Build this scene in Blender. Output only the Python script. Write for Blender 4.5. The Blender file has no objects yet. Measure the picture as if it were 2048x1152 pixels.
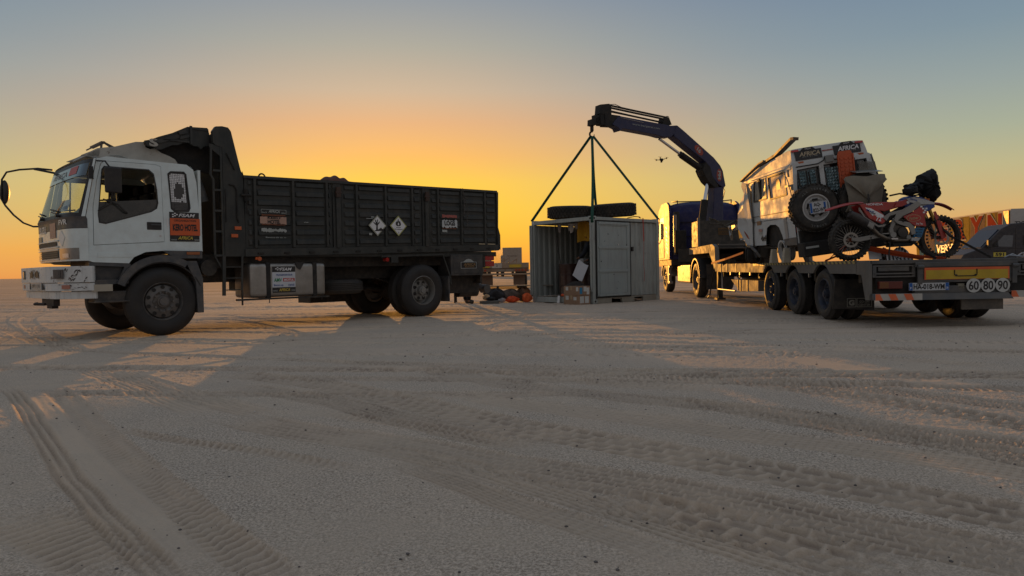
import bpy, bmesh, math, random
import numpy as np
from mathutils import Vector, Matrix
from mathutils.geometry import tessellate_polygon
R_ = math.radians
scene = bpy.context.scene
COL = scene.collection
rnd = random.Random(7)

# ------------------------------------------------------------------ camera
cam_data = bpy.data.cameras.new("camera")
cam_data.sensor_width = 36.0
cam_data.lens = 36.0 * 1420.0 / 2048.0
cam_data.clip_start = 0.05
cam_data.clip_end = 9000.0
cam = bpy.data.objects.new("camera", cam_data)
COL.objects.link(cam)
cam.matrix_world = Matrix.Translation((0, 0, 0.905)) @ Matrix.Rotation(R_(90 - 1.49), 4, 'X') @ Matrix.Rotation(R_(-1.05), 4, 'Z')
scene.camera = cam

# ------------------------------------------------------------------ light
SUN_AZ = 11.5      # degrees left of the view axis
SUN_EL = 3.9
world = bpy.data.worlds.new("World")
scene.world = world
world.use_nodes = True
wn, wl = world.node_tree.nodes, world.node_tree.links
wn.clear()
out = wn.new('ShaderNodeOutputWorld')
bg = wn.new('ShaderNodeBackground')
sky = wn.new('ShaderNodeTexSky')
sky.sky_type = 'NISHITA'
sky.sun_disc = False
sky.sun_elevation = R_(SUN_EL)
sky.sun_rotation = R_(-SUN_AZ)
sky.altitude = 0
sky.air_density = 1.0
sky.dust_density = 3.0
sky.ozone_density = 2.0
bg.inputs['Strength'].default_value = 0.1
# dust hanging in the evening air: a warm halo round the sun and a warm band low on the horizon
def wmath(op, a, b=None, clamp=False):
    n = wn.new('ShaderNodeMath'); n.operation = op; n.use_clamp = clamp
    for i, v in enumerate((a, b)):
        if v is None: continue
        if isinstance(v, (int, float)): n.inputs[i].default_value = v
        else: wl.new(v, n.inputs[i])
    return n.outputs[0]
def wmix(fac, a, b, mode='MIX'):
    n = wn.new('ShaderNodeMix'); n.data_type = 'RGBA'; n.blend_type = mode; n.clamp_factor = True
    for s, v in ((n.inputs[0], fac), (n.inputs[6], a), (n.inputs[7], b)):
        if isinstance(v, (int, float)): s.default_value = v
        elif isinstance(v, tuple): s.default_value = (*v, 1)
        else: wl.new(v, s)
    return n.outputs[2]
tc = wn.new('ShaderNodeTexCoord')
nrm = wn.new('ShaderNodeVectorMath'); nrm.operation = 'NORMALIZE'
wl.new(tc.outputs['Generated'], nrm.inputs[0])
sep = wn.new('ShaderNodeSeparateXYZ'); wl.new(nrm.outputs[0], sep.inputs[0])
SUN_DIR = Vector((-math.sin(R_(SUN_AZ)) * math.cos(R_(SUN_EL)), math.cos(R_(SUN_AZ)) * math.cos(R_(SUN_EL)), math.sin(R_(SUN_EL))))
dot = wn.new('ShaderNodeVectorMath'); dot.operation = 'DOT_PRODUCT'
wl.new(nrm.outputs[0], dot.inputs[0]); dot.inputs[1].default_value = SUN_DIR
cosang = dot.outputs['Value']
ang = wmath('ARCCOSINE', wmath('MINIMUM', wmath('MAXIMUM', cosang, -1.0), 1.0))
el = wmath('MAXIMUM', sep.outputs[2], 0.0)
def gauss(x, s):
    q = wmath('DIVIDE', x, s)
    return wmath('POWER', 2.71828, wmath('MULTIPLY', wmath('MULTIPLY', q, q), -1.0))
def expo(x, s):
    return wmath('POWER', 2.71828, wmath('DIVIDE', x, -s))
def srgb(c):
    return tuple(((v / 255) / 12.92 if v / 255 <= 0.04045 else ((v / 255 + 0.055) / 1.055) ** 2.4) for v in c)
eln = wmath('SQRT', wmath('DIVIDE', wmath('ARCSINE', el), math.pi / 2))
def sky_ramp(stops):
    n = wn.new('ShaderNodeValToRGB'); n.color_ramp.interpolation = 'LINEAR'
    e = n.color_ramp.elements
    while len(e) > 1: e.remove(e[-1])
    for i, (deg, c) in enumerate(stops):
        q = e[0] if i == 0 else e.new(math.sqrt(deg / 90))
        q.position = math.sqrt(deg / 90); q.color = (*srgb(c), 1)
    wl.new(eln, n.inputs[0])
    return n.outputs[0]
toward = sky_ramp([(0, (246, 152, 56)), (1.2, (252, 170, 52)), (3, (255, 192, 44)), (5, (255, 202, 52)), (7, (254, 200, 68)), (9, (248, 184, 94)), (11.6, (228, 175, 124)),
                   (14, (203, 178, 150)), (17.3, (172, 168, 155)), (21, (143, 151, 159)), (30, (132, 140, 154)), (90, (138, 144, 155))])
side = sky_ramp([(0, (226, 150, 84)), (2, (230, 168, 94)), (4.5, (202, 176, 124)), (6.5, (188, 180, 138)), (9, (166, 173, 151)), (12, (148, 161, 158)),
                 (15.7, (126, 146, 158)), (21, (109, 130, 155)), (35, (112, 127, 150)), (90, (138, 144, 155))])
away = sky_ramp([(0, (144, 134, 130)), (5, (151, 142, 138)), (10, (151, 146, 145)), (20, (144, 146, 150)), (45, (138, 145, 155)), (90, (138, 144, 155))])
az = wmath('ARCTAN2', sep.outputs[0], sep.outputs[1])
daz = wmath('ABSOLUTE', wmath('ADD', az, R_(SUN_AZ - 2.5)))
daz = wmath('MINIMUM', daz, wmath('SUBTRACT', 2 * math.pi, daz))
w_sun = gauss(daz, R_(22.5))
mr = wn.new('ShaderNodeMapRange'); mr.interpolation_type = 'SMOOTHSTEP'
mr.inputs['From Min'].default_value = R_(45); mr.inputs['From Max'].default_value = R_(110)
wl.new(daz, mr.inputs['Value'])
grad = wmix(mr.outputs[0], wmix(w_sun, side, toward), away)
dim = wn.new('ShaderNodeVectorMath'); dim.operation = 'SCALE'
wl.new(sky.outputs[0], dim.inputs[0]); dim.inputs['Scale'].default_value = 0.035
core = wn.new('ShaderNodeVectorMath'); core.operation = 'SCALE'
wl.new(grad, core.inputs[0]); core.inputs['Scale'].default_value = 10 * 0.95   # Background strength is 0.1
tot = wn.new('ShaderNodeVectorMath'); tot.operation = 'ADD'
wl.new(core.outputs[0], tot.inputs[0]); wl.new(dim.outputs[0], tot.inputs[1])
wl.new(tot.outputs[0], bg.inputs[0])
wl.new(bg.outputs[0], out.inputs['Surface'])

sun_data = bpy.data.lights.new("sun", 'SUN')
sun_data.energy = 3.2
sun_data.angle = R_(0.5)
sun_data.color = (1.0, 0.43, 0.07)
sun = bpy.data.objects.new("sun", sun_data)
COL.objects.link(sun)
sun.rotation_euler = (-SUN_DIR).to_track_quat('-Z', 'Y').to_euler()
scene.view_settings.view_transform = 'Standard'
scene.view_settings.look = 'None'
scene.view_settings.gamma = 1.0
scene.view_settings.use_curve_mapping = False
scene.view_settings.exposure = 0.08
scene.cycles.max_bounces = 8
scene.cycles.transparent_max_bounces = 12

# ------------------------------------------------------------------ materials
MATS = {}
def mat(name, color, rough=0.6, metal=0.0, var=0.12, scale=4.0, bump=0.0, bscale=60.0, dust=0.0, coat=0.0, spec=0.5,
        dustcol=(0.34, 0.27, 0.2), rust=0.0, streak=0.0, trans=0.0, alpha=1.0, ior=1.45):
    if name in MATS: return MATS[name]
    m = bpy.data.materials.new(name); m.use_nodes = True
    N, L = m.node_tree.nodes, m.node_tree.links
    p = N['Principled BSDF']
    p.inputs['Roughness'].default_value = rough
    p.inputs['Metallic'].default_value = metal
    p.inputs['Specular IOR Level'].default_value = spec
    p.inputs['IOR'].default_value = ior
    if coat: p.inputs['Coat Weight'].default_value = coat; p.inputs['Coat Roughness'].default_value = 0.08
    if trans: p.inputs['Transmission Weight'].default_value = trans
    if alpha < 1: p.inputs['Alpha'].default_value = alpha
    tcn = N.new('ShaderNodeTexCoord')
    col = None
    def noise(sc, det=4, rg=0.6, stretch=None):
        t = N.new('ShaderNodeTexNoise'); t.inputs['Scale'].default_value = sc
        t.inputs['Detail'].default_value = det; t.inputs['Roughness'].default_value = rg
        if stretch:
            mp = N.new('ShaderNodeMapping'); mp.inputs['Scale'].default_value = stretch
            L.new(tcn.outputs['Object'], mp.inputs[0]); L.new(mp.outputs[0], t.inputs['Vector'])
        else: L.new(tcn.outputs['Object'], t.inputs['Vector'])
        return t.outputs['Fac']
    def mapr(s, a, b, c, d):
        r = N.new('ShaderNodeMapRange'); r.inputs[1].default_value = a; r.inputs[2].default_value = b
        r.inputs[3].default_value = c; r.inputs[4].default_value = d; L.new(s, r.inputs[0]); return r.outputs[0]
    def mix(f, a, b):
        x = N.new('ShaderNodeMix'); x.data_type = 'RGBA'; L.new(f, x.inputs[0])
        for s, v in ((x.inputs[6], a), (x.inputs[7], b)):
            if isinstance(v, tuple): s.default_value = (*v[:3], 1)
            else: L.new(v, s)
        return x.outputs[2]
    c0 = tuple(color)
    if var:
        lo = tuple(v * (1 - var) for v in c0); hi = tuple(min(1, v * (1 + var)) for v in c0)
        col = mix(mapr(noise(scale), 0.3, 0.7, 0, 1), lo, hi)
    else: col = c0
    if dust:
        f = mapr(noise(scale * 1.7, 6, 0.65), 0.42, 0.72, 0.15 * dust, dust)
        col = mix(f, col, tuple(dustcol))
        rr = N.new('ShaderNodeMath'); rr.operation = 'ADD'; rr.use_clamp = True
        L.new(f, rr.inputs[0]); rr.inputs[1].default_value = rough * (1 - dust)
        L.new(rr.outputs[0], p.inputs['Roughness'])
    if streak:
        f = mapr(noise(6, 5, 0.6, (2.5, 2.5, 0.25)), 0.5, 0.75, 0, streak)
        col = mix(f, col, (0.10, 0.085, 0.07))
    if rust:
        f = mapr(noise(scale * 3.3, 8, 0.7), 0.60, 0.66, 0, rust)
        col = mix(f, col, (0.09, 0.04, 0.02))
    if isinstance(col, tuple): p.inputs['Base Color'].default_value = (*col, 1)
    else: L.new(col, p.inputs['Base Color'])
    if bump:
        b = N.new('ShaderNodeBump'); b.inputs['Strength'].default_value = min(1, bump); b.inputs['Distance'].default_value = 0.01
        L.new(noise(bscale, 4, 0.6), b.inputs['Height']); L.new(b.outputs[0], p.inputs['Normal'])
    MATS[name] = m
    return m

def glass(name, tint=(0.9, 0.95, 0.95), rough=0.02, dirt=0.1):
    if name in MATS: return MATS[name]
    m = bpy.data.materials.new(name); m.use_nodes = True
    N, L = m.node_tree.nodes, m.node_tree.links
    N.remove(N['Principled BSDF'])
    o = N['Material Output']
    tr = N.new('ShaderNodeBsdfTransparent'); tr.inputs[0].default_value = (*tint, 1)
    gl = N.new('ShaderNodeBsdfGlossy'); gl.inputs['Roughness'].default_value = rough
    fr = N.new('ShaderNodeFresnel'); fr.inputs['IOR'].default_value = 1.5
    mx = N.new('ShaderNodeMixShader'); L.new(fr.outputs[0], mx.inputs[0]); L.new(tr.outputs[0], mx.inputs[1]); L.new(gl.outputs[0], mx.inputs[2])
    df = N.new('ShaderNodeBsdfDiffuse'); df.inputs[0].default_value = (0.45, 0.4, 0.33, 1)
    tcn = N.new('ShaderNodeTexCoord'); t = N.new('ShaderNodeTexNoise'); t.inputs['Scale'].default_value = 3
    L.new(tcn.outputs['Object'], t.inputs['Vector'])
    r = N.new('ShaderNodeMapRange'); r.inputs[1].default_value = 0.3; r.inputs[2].default_value = 0.8; r.inputs[3].default_value = dirt * 0.3; r.inputs[4].default_value = dirt * 1.6
    L.new(t.outputs['Fac'], r.inputs[0])
    m2 = N.new('ShaderNodeMixShader'); L.new(r.outputs[0], m2.inputs[0]); L.new(mx.outputs[0], m2.inputs[1]); L.new(df.outputs[0], m2.inputs[2])
    L.new(m2.outputs[0], o.inputs['Surface'])
    MATS[name] = m
    return m

WHITE = mat('white cab paint', (0.67, 0.755, 0.75), 0.32, var=0.05, dust=0.22, coat=0.3)
WHITE_OLD = mat('chipped white bumper paint', (0.66, 0.68, 0.67), 0.5, var=0.08, dust=0.2, rust=0.85, scale=2.2, streak=0.3)
DARKPAINT = mat('dark green body paint', (0.016, 0.020, 0.019), 0.55, var=0.25, dust=0.10, scale=2.5, rust=0.25, streak=0.25)
DARKRIB = mat('dark green rib paint', (0.022, 0.026, 0.025), 0.5, var=0.25, dust=0.12, scale=3)
GREYPLASTIC = mat('dark blue grey plastic', (0.045, 0.052, 0.06), 0.5, var=0.15, dust=0.3)
BLACK = mat('black plastic', (0.012, 0.012, 0.013), 0.5, var=0.2, dust=0.1)
MATTEBLACK = mat('matte black steel', (0.008, 0.008, 0.008), 0.8, var=0.2, dust=0.10)
CHASSIS = mat('greasy chassis steel', (0.012, 0.011, 0.010), 0.7, var=0.3, dust=0.2, scale=6)
RUBBER = mat('tyre rubber', (0.018, 0.017, 0.017), 0.85, var=0.15, dust=0.35, scale=3, dustcol=(0.10, 0.085, 0.07), bump=0.3, bscale=90)
RUBBERD = mat('dusty tyre rubber', (0.026, 0.024, 0.022), 0.9, var=0.2, dust=0.45, scale=4, dustcol=(0.12, 0.10, 0.08), bump=0.3, bscale=90)
RIMSTEEL = mat('dusty steel rim', (0.10, 0.10, 0.10), 0.6, 0.3, var=0.2, dust=0.35, scale=6)
RIMDARK = mat('dark steel rim', (0.03, 0.032, 0.036), 0.6, 0.2, var=0.2, dust=0.3, scale=6)
RIMBLUE = mat('dark blue rim', (0.02, 0.03, 0.055), 0.55, 0.2, var=0.2, dust=0.2, scale=6)
RIMWHITE = mat('white steel rim', (0.5, 0.5, 0.49), 0.5, 0.1, var=0.1, dust=0.3)
ALU = mat('dull aluminium', (0.30, 0.29, 0.27), 0.42, 0.75, var=0.2, dust=0.35, scale=5)
STEEL = mat('bright steel', (0.55, 0.55, 0.55), 0.3, 0.9, var=0.1)
CHROME = mat('chromed steel', (0.7, 0.7, 0.7), 0.12, 1.0, var=0.0)
ORANGE_R = mat('orange reflector', (0.55, 0.10, 0.015), 0.35, var=0.1, coat=0.3)
RED_R = mat('red lamp lens', (0.35, 0.012, 0.010), 0.25, var=0.1, coat=0.5)
PRINTW = mat('printed white vinyl', (0.74, 0.74, 0.74), 0.45, var=0.04, dust=0.12)
PRINTBLK = mat('printed black vinyl', (0.012, 0.012, 0.013), 0.45, var=0.05, dust=0.08)
PRINTORG = mat('printed orange vinyl', (0.62, 0.10, 0.02), 0.45, var=0.06, dust=0.1)
PRINTRED = mat('printed red vinyl', (0.45, 0.03, 0.025), 0.45, var=0.06, dust=0.1)
PRINTBLU = mat('printed blue vinyl', (0.02, 0.06, 0.25), 0.45, var=0.06)
PRINTGRN = mat('printed green vinyl', (0.02, 0.22, 0.08), 0.45, var=0.06)
PRINTYEL = mat('printed yellow vinyl', (0.62, 0.45, 0.06), 0.45, var=0.06, dust=0.08)
PRINTPINK = mat('faded pink vinyl', (0.45, 0.27, 0.20), 0.55, var=0.1, dust=0.15)
PALE = mat('faded pale vinyl', (0.36, 0.38, 0.36), 0.55, var=0.1, dust=0.1)

# ------------------------------------------------------------------ mesh builder
class MB:
    def __init__(s): s.v = []; s.f = []; s.T = Matrix.Identity(4)
    def add(s, vs, fs):
        b = len(s.v)
        s.v += [tuple(s.T @ Vector(v)) for v in vs]
        s.f += [tuple(i + b for i in f) for f in fs]
        return s
    def box(s, x0, x1, y0, y1, z0, z1):
        if x0 > x1: x0, x1 = x1, x0
        if y0 > y1: y0, y1 = y1, y0
        if z0 > z1: z0, z1 = z1, z0
        return s.add([(x, y, z) for x in (x0, x1) for y in (y0, y1) for z in (z0, z1)],
                     [(0, 1, 3, 2), (4, 6, 7, 5), (0, 4, 5, 1), (2, 3, 7, 6), (0, 2, 6, 4), (1, 5, 7, 3)])
    def hexa(s, p):   # 8 points: bottom 4 ccw, top 4 ccw
        return s.add(p, [(3, 2, 1, 0), (4, 5, 6, 7), (0, 1, 5, 4), (1, 2, 6, 5), (2, 3, 7, 6), (3, 0, 4, 7)])
    def prism(s, pts, a0, a1, axis='y', holes=()):
        """outline in the plane across axis, extruded from a0 to a1"""
        mk = {'y': lambda p, a: (p[0], a, p[1]), 'x': lambda p, a: (a, p[0], p[1]), 'z': lambda p, a: (p[0], p[1], a)}[axis]
        loops = [list(pts)] + [list(h) for h in holes]
        flat = [p for l in loops for p in l]
        tris = tessellate_polygon([[Vector((p[0], p[1], 0)) for p in l] for l in loops])
        n = len(flat)
        vs = [mk(p, a0) for p in flat] + [mk(p, a1) for p in flat]
        fs = [tuple(t) for t in tris] + [tuple(i + n for i in reversed(t)) for t in tris]
        o = 0
        for l in loops:
            k = len(l)
            for i in range(k):
                j = (i + 1) % k
                fs.append((o + i, o + j, o + j + n, o + i + n))
            o += k
        return s.add(vs, fs)
    def cyl(s, p0, p1, r0, r1=None, n=12, caps=True):
        r1 = r0 if r1 is None else r1
        p0, p1 = Vector(p0), Vector(p1); d = (p1 - p0).normalized()
        u = d.orthogonal().normalized(); w = d.cross(u)
        vs = []
        for p, r in ((p0, r0), (p1, r1)):
            for i in range(n):
                a = 2 * math.pi * i / n
                vs.append(p + (u * math.cos(a) + w * math.sin(a)) * r)
        fs = [(i, (i + 1) % n, (i + 1) % n + n, i + n) for i in range(n)]
        if caps: fs += [tuple(reversed(range(n))), tuple(range(n, 2 * n))]
        return s.add(vs, fs)
    def tube(s, pts, r, n=8, caps=True):
        pts = [Vector(p) for p in pts]
        rs = r if isinstance(r, (list, tuple)) else [r] * len(pts)
        vs = []; prev = None
        for i, p in enumerate(pts):
            d = (pts[min(i + 1, len(pts) - 1)] - pts[max(i - 1, 0)]).normalized()
            if prev is None: u = d.orthogonal().normalized()
            else:
                u = prev - d * prev.dot(d)
                u = u.normalized() if u.length > 1e-6 else d.orthogonal().normalized()
            prev = u; w = d.cross(u)
            for k in range(n):
                a = 2 * math.pi * k / n
                vs.append(p + (u * math.cos(a) + w * math.sin(a)) * rs[i])
        fs = []
        for i in range(len(pts) - 1):
            for k in range(n):
                a, b = i * n + k, i * n + (k + 1) % n
                fs.append((a, b, b + n, a + n))
        if caps: fs += [tuple(reversed(range(n))), tuple(range((len(pts) - 1) * n, len(pts) * n))]
        return s.add(vs, fs)
    def strap(s, pts, w, t, side=(0, 1, 0)):
        """flat strap through pts, w wide along side, t thick"""
        sd = Vector(side).normalized(); pts = [Vector(p) for p in pts]; vs = []
        for i, p in enumerate(pts):
            d = (pts[min(i + 1, len(pts) - 1)] - pts[max(i - 1, 0)]).normalized()
            sv = (sd - d * sd.dot(d)).normalized(); nn = d.cross(sv)
            for a, b in ((-1, -1), (1, -1), (1, 1), (-1, 1)): vs.append(p + sv * a * w / 2 + nn * b * t / 2)
        fs = [(3, 2, 1, 0), tuple((len(pts) - 1) * 4 + k for k in range(4))]
        for i in range(len(pts) - 1):
            for k in range(4):
                a, b = i * 4 + k, i * 4 + (k + 1) % 4
                fs.append((a, b, b + 4, a + 4))
        return s.add(vs, fs)
    def lathe(s, prof, c, axis='y', n=40, close=True):
        """prof: [(r, h)] revolved about an axis through c; h runs along the axis"""
        c = Vector(c); vs = []; m = len(prof)
        for i in range(n):
            a = 2 * math.pi * i / n; ca, sa = math.cos(a), math.sin(a)
            for r, h in prof:
                q = {'y': (r * ca, h, r * sa), 'z': (r * ca, r * sa, h), 'x': (h, r * ca, r * sa)}[axis]
                vs.append(c + Vector(q))
        fs = []
        for i in range(n):
            j = (i + 1) % n
            for k in range(m if close else m - 1):
                l = (k + 1) % m
                fs.append((i * m + k, j * m + k, j * m + l, i * m + l))
        return s.add(vs, fs)
    def disc(s, c, r, axis='y', n=24, rin=None):
        c = Vector(c)
        def P(rr, a):
            x, y = rr * math.cos(a), rr * math.sin(a)
            return c + Vector({'y': (x, 0, y), 'z': (x, y, 0), 'x': (0, x, y)}[axis])
        vs = [P(r, 2 * math.pi * i / n) for i in range(n)]
        if rin is None: return s.add(vs, [tuple(range(n))])
        vs += [P(rin, 2 * math.pi * i / n) for i in range(n)]
        return s.add(vs, [(i, (i + 1) % n, (i + 1) % n + n, i + n) for i in range(n)])
    def grid(s, fn, nu, nv):
        """surface fn(u, v), u v in 0..1"""
        vs = [fn(i / nu, j / nv) for j in range(nv + 1) for i in range(nu + 1)]
        fs = [(j * (nu + 1) + i, j * (nu + 1) + i + 1, (j + 1) * (nu + 1) + i + 1, (j + 1) * (nu + 1) + i) for j in range(nv) for i in range(nu)]
        return s.add(vs, fs)
    def build(s, name, m, parent=None, bevel=0.0, smooth=None, loc=None, rot=None, thick=0.0, fix=True, seg=2, stuff=False):
        me = bpy.data.meshes.new(name); me.from_pydata(s.v, [], s.f)
        bm = bmesh.new(); bm.from_mesh(me)
        if thick:
            bmesh.ops.solidify(bm, geom=bm.faces[:], thickness=thick)
        if fix: bmesh.ops.recalc_face_normals(bm, faces=bm.faces)
        if bevel:
            bmesh.ops.remove_doubles(bm, verts=bm.verts, dist=1e-5)
            ed = [e for e in bm.edges if len(e.link_faces) == 2 and e.calc_face_angle(0) > 0.6]
            bmesh.ops.bevel(bm, geom=ed, offset=bevel, segments=seg, affect='EDGES', profile=0.6, clamp_overlap=True)
        if smooth is not None:
            for f in bm.faces: f.smooth = True
            for e in bm.edges:
                if len(e.link_faces) == 2: e.smooth = e.calc_face_angle(0) < R_(smooth)
        bm.to_mesh(me); bm.free()
        me.materials.append(m)
        o = bpy.data.objects.new(name, me); COL.objects.link(o)
        if stuff: o['kind'] = 'stuff'
        if parent is not None: o.parent = parent
        if loc is not None: o.location = loc
        if rot is not None: o.rotation_euler = rot
        return o

def part(name, mesh_obj_from, m=None, parent=None, loc=(0, 0, 0), rot=(0, 0, 0)):
    """another object sharing an existing mesh"""
    o = bpy.data.objects.new(name, mesh_obj_from.data); COL.objects.link(o)
    o.parent = parent; o.location = loc; o.rotation_euler = rot
    return o
def copy_tree(o, parent=None):
    c = o.copy(); COL.objects.link(c); c.parent = parent
    for ch in list(o.children): copy_tree(ch, c)
    return c
def thing(name, label, cat, loc=(0, 0, 0), rotz=0.0, group=None):
    o = bpy.data.objects.new(name, None); COL.objects.link(o)
    o.empty_display_size = 0.3
    o.location = loc; o.rotation_euler = (0, 0, R_(rotz))
    tag(o, label, cat, group); return o
def tag(o, label=None, cat=None, group=None, kind=None):
    if label: o['label'] = label
    if cat: o['category'] = cat
    if group: o['group'] = group
    if kind: o['kind'] = kind
    return o

# ------------------------------------------------------------------ lettering
_TXT = {}
def text_geo(s, bold=0.0, italic=0.0, spacing=1.0):
    key = (s, bold, italic, spacing)
    if key in _TXT: return _TXT[key]
    cu = bpy.data.curves.new('lettering', 'FONT'); cu.body = s; cu.size = 1.0; cu.offset = bold; cu.shear = italic
    cu.space_character = spacing; cu.resolution_u = 3
    ob = bpy.data.objects.new('lettering', cu); COL.objects.link(ob)
    dg = bpy.context.evaluated_depsgraph_get(); dg.update()
    me = ob.evaluated_get(dg).to_mesh()
    vs = [tuple(v.co) for v in me.vertices]; fs = [tuple(p.vertices) for p in me.polygons]
    ob.evaluated_get(dg).to_mesh_clear()
    bpy.data.objects.remove(ob); bpy.data.curves.remove(cu)
    x0 = min(v[0] for v in vs); x1 = max(v[0] for v in vs); y0 = min(v[1] for v in vs); y1 = max(v[1] for v in vs)
    vs = [((v[0] - x0) / (x1 - x0) - 0.5, (v[1] - y0) / (y1 - y0) - 0.5) for v in vs]
    _TXT[key] = (vs, fs); return _TXT[key]
def lettering(s, o, right, up, w, h, m, parent, bold=0.02, italic=0.0, lift=0.003, fn=None, name='lettering', rot=0.0):
    """text w wide and h high centred on o; fn maps (a, b) metres to a point for curved surfaces"""
    vs, fs = text_geo(s, bold, italic)
    mb = MB()
    if fn: pts = [fn(a * w, b * h) for a, b in vs]
    else:
        o, right, up = Vector(o), Vector(right).normalized(), Vector(up).normalized()
        n = right.cross(up)
        pts = [o + right * (a * w) + up * (b * h) + n * lift for a, b in vs]
    mb.add(pts, fs)
    return mb.build(name, m, parent, fix=False)
def plate(name, c, right, up, w, h, t, m, parent, bevel=0.0):
    """thin board centred on c, front face outwards along right x up"""
    c, r, u = Vector(c), Vector(right).normalized(), Vector(up).normalized(); n = r.cross(u)
    p = [c + r * (a * w / 2) + u * (b * h / 2) + n * k for k in (0, t) for a, b in ((-1, -1), (1, -1), (1, 1), (-1, 1))]
    return MB().hexa(p).build(name, m, parent, bevel=bevel)

# ------------------------------------------------------------------ wheels
def make_wheel(parent, c, R, W, rr, style='truck', side=1, name='wheel', tyre=RUBBER, rim=RIMSTEEL, dish=0.09, treadn=0):
    """a tyre whose outer face is at c.y (side=+1 faces +y); hub in the middle"""
    cx, cy, cz = c; s = side
    mb = MB()
    k = rr; sw = R - k
    prof = [(k, 0.03), (k + sw * 0.25, 0.004), (k + sw * 0.5, 0.0), (k + sw * 0.75, 0.012), (R - 0.035, 0.035), (R - 0.006, 0.055)]
    g = W / 5
    tread = []
    for i in range(4):
        a = 0.06 + (W - 0.12) * (i + 0.75) / 4.5
        tread += [(R, a - g * 0.35), (R, a), (R - 0.014, a + 0.003), (R - 0.014, a + 0.013), (R, a + 0.016)]
    back = [(r, W - h) for r, h in reversed(prof)]
    P = [(r, -s * h) for r, h in prof + tread + back]
    mb.lathe(P, (cx, cy, cz), 'y', 56)
    if treadn:
        for i in range(treadn):
            a = 2 * math.pi * i / treadn
            for j, off in ((0, 0.0), (1, 0.5), (2, 0.0), (3, 0.5)):
                aa = a + off * 2 * math.pi / treadn
                y = cy - s * (0.03 + (W - 0.06) * (j + 0.5) / 4)
                T = Matrix.Translation((cx, y, cz)) @ Matrix.Rotation(aa, 4, 'Y')
                mb.T = T; hw = (W - 0.06) / 8.6; hl = math.pi * R / treadn * 0.62
                mb.hexa([(-hl, -hw, R - 0.004), (hl, -hw, R - 0.004), (hl, hw, R - 0.004), (-hl, hw, R - 0.004),
                         (-hl * .9, -hw * .9, R + 0.012), (hl * .9, -hw * .9, R + 0.012), (hl * .9, hw * .9, R + 0.012), (-hl * .9, hw * .9, R + 0.012)])
                mb.T = Matrix.Identity(4)
    o = mb.build(name, tyre, parent, smooth=35)
    rb = MB()
    if style == 'front':      # convex disc with hand holes
        P = [(0.0, 0.02 - 0.0), (k * 0.30, 0.02), (k * 0.34, 0.045), (k * 0.42, 0.055), (k * 0.55, 0.03), (k * 0.86, 0.06), (k * 0.9, 0.10), (k * 0.93, 0.06), (k * 1.0, 0.022), (k * 1.03, 0.03), (k * 1.03, W * 0.5), (0.0, W * 0.5)]
        rb.lathe([(r, -s * h) for r, h in P], (cx, cy, cz), 'y', 48, close=False)
        ro = rb.build('rim', rim, o, smooth=30)
        for i in range(10):
            a = 2 * math.pi * (i + 0.5) / 10
            MB().lathe([(0.0, 0), (0.030, 0), (0.030, -s * 0.004), (0, -s * 0.004)], (cx + k * 0.76 * math.cos(a), cy - s * 0.038, cz + k * 0.76 * math.sin(a)), 'y', 12).build('hand_hole', MATTEBLACK, o)
        nb = MB()
        for i in range(10):
            a = 2 * math.pi * i / 10
            nb.cyl((cx + k * 0.49 * math.cos(a), cy - s * 0.05, cz + k * 0.49 * math.sin(a)), (cx + k * 0.49 * math.cos(a), cy - s * 0.012, cz + k * 0.49 * math.sin(a)), 0.016, n=6)
        nb.cyl((cx, cy - s * 0.05, cz), (cx, cy + s * 0.01, cz), k * 0.25, k * 0.22, n=24)
        nb.build('wheel_nut', rim, o)
    elif style in ('rear', 'trailer'):
        d = dish
        P = [(0.0, d), (k * 0.66, d), (k * 0.72, d + 0.01), (k * 0.80, W * 0.8), (k * 0.95, W * 0.75), (k * 0.93, 0.08), (k * 0.99, 0.02), (k * 1.03, 0.025), (k * 1.04, 0.06)] if style == 'rear' else \
            [(0.0, d + 0.05), (k * 0.6, d + 0.05), (k * 0.75, d), (k * 0.88, d), (k * 0.9, 0.06), (k * 0.98, 0.018), (k * 1.04, 0.025), (k * 1.05, 0.06)]
        rb.lathe([(r, -s * h) for r, h in P], (cx, cy, cz), 'y', 48, close=False)
        rb.build('rim', rim, o, smooth=30)
        hb = MB()
        hb.cyl((cx, cy - s * (d + 0.06), cz), (cx, cy - s * (d - 0.07), cz), k * 0.34, k * 0.30, n=24)
        hb.cyl((cx, cy - s * (d - 0.06), cz), (cx, cy - s * (d - 0.09), cz), k * 0.2, k * 0.18, n=18)
        for i in range(10):
            a = 2 * math.pi * i / 10
            hb.cyl((cx + k * 0.47 * math.cos(a), cy - s * (d + 0.02), cz + k * 0.47 * math.sin(a)), (cx + k * 0.47 * math.cos(a), cy - s * (d - 0.03), cz + k * 0.47 * math.sin(a)), 0.015, n=6)
        hb.build('wheel_hub', rim, o, smooth=30)
        if style == 'rear':
            for i in range(8):
                a = 2 * math.pi * (i + .5) / 8
                MB().lathe([(0.0, 0), (0.036, 0), (0.036, s * 0.004), (0, s * 0.004)], (cx + k * 0.57 * math.cos(a), cy - s * (d - 0.001), cz + k * 0.57 * math.sin(a)), 'y', 12).build('hand_hole', MATTEBLACK, o)
    elif style == 'car':
        P = [(0.0, 0.03), (k * 0.28, 0.03), (k * 0.32, 0.06), (k * 0.5, 0.07), (k * 0.7, 0.035), (k * 0.8, 0.06), (k * 0.9, 0.07), (k * 0.94, 0.02), (k * 1.03, 0.02), (k * 1.04, 0.06)]
        rb.lathe([(r, -s * h) for r, h in P], (cx, cy, cz), 'y', 48, close=False)
        rb.build('rim', rim, o, smooth=30)
        hb = MB()
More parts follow.
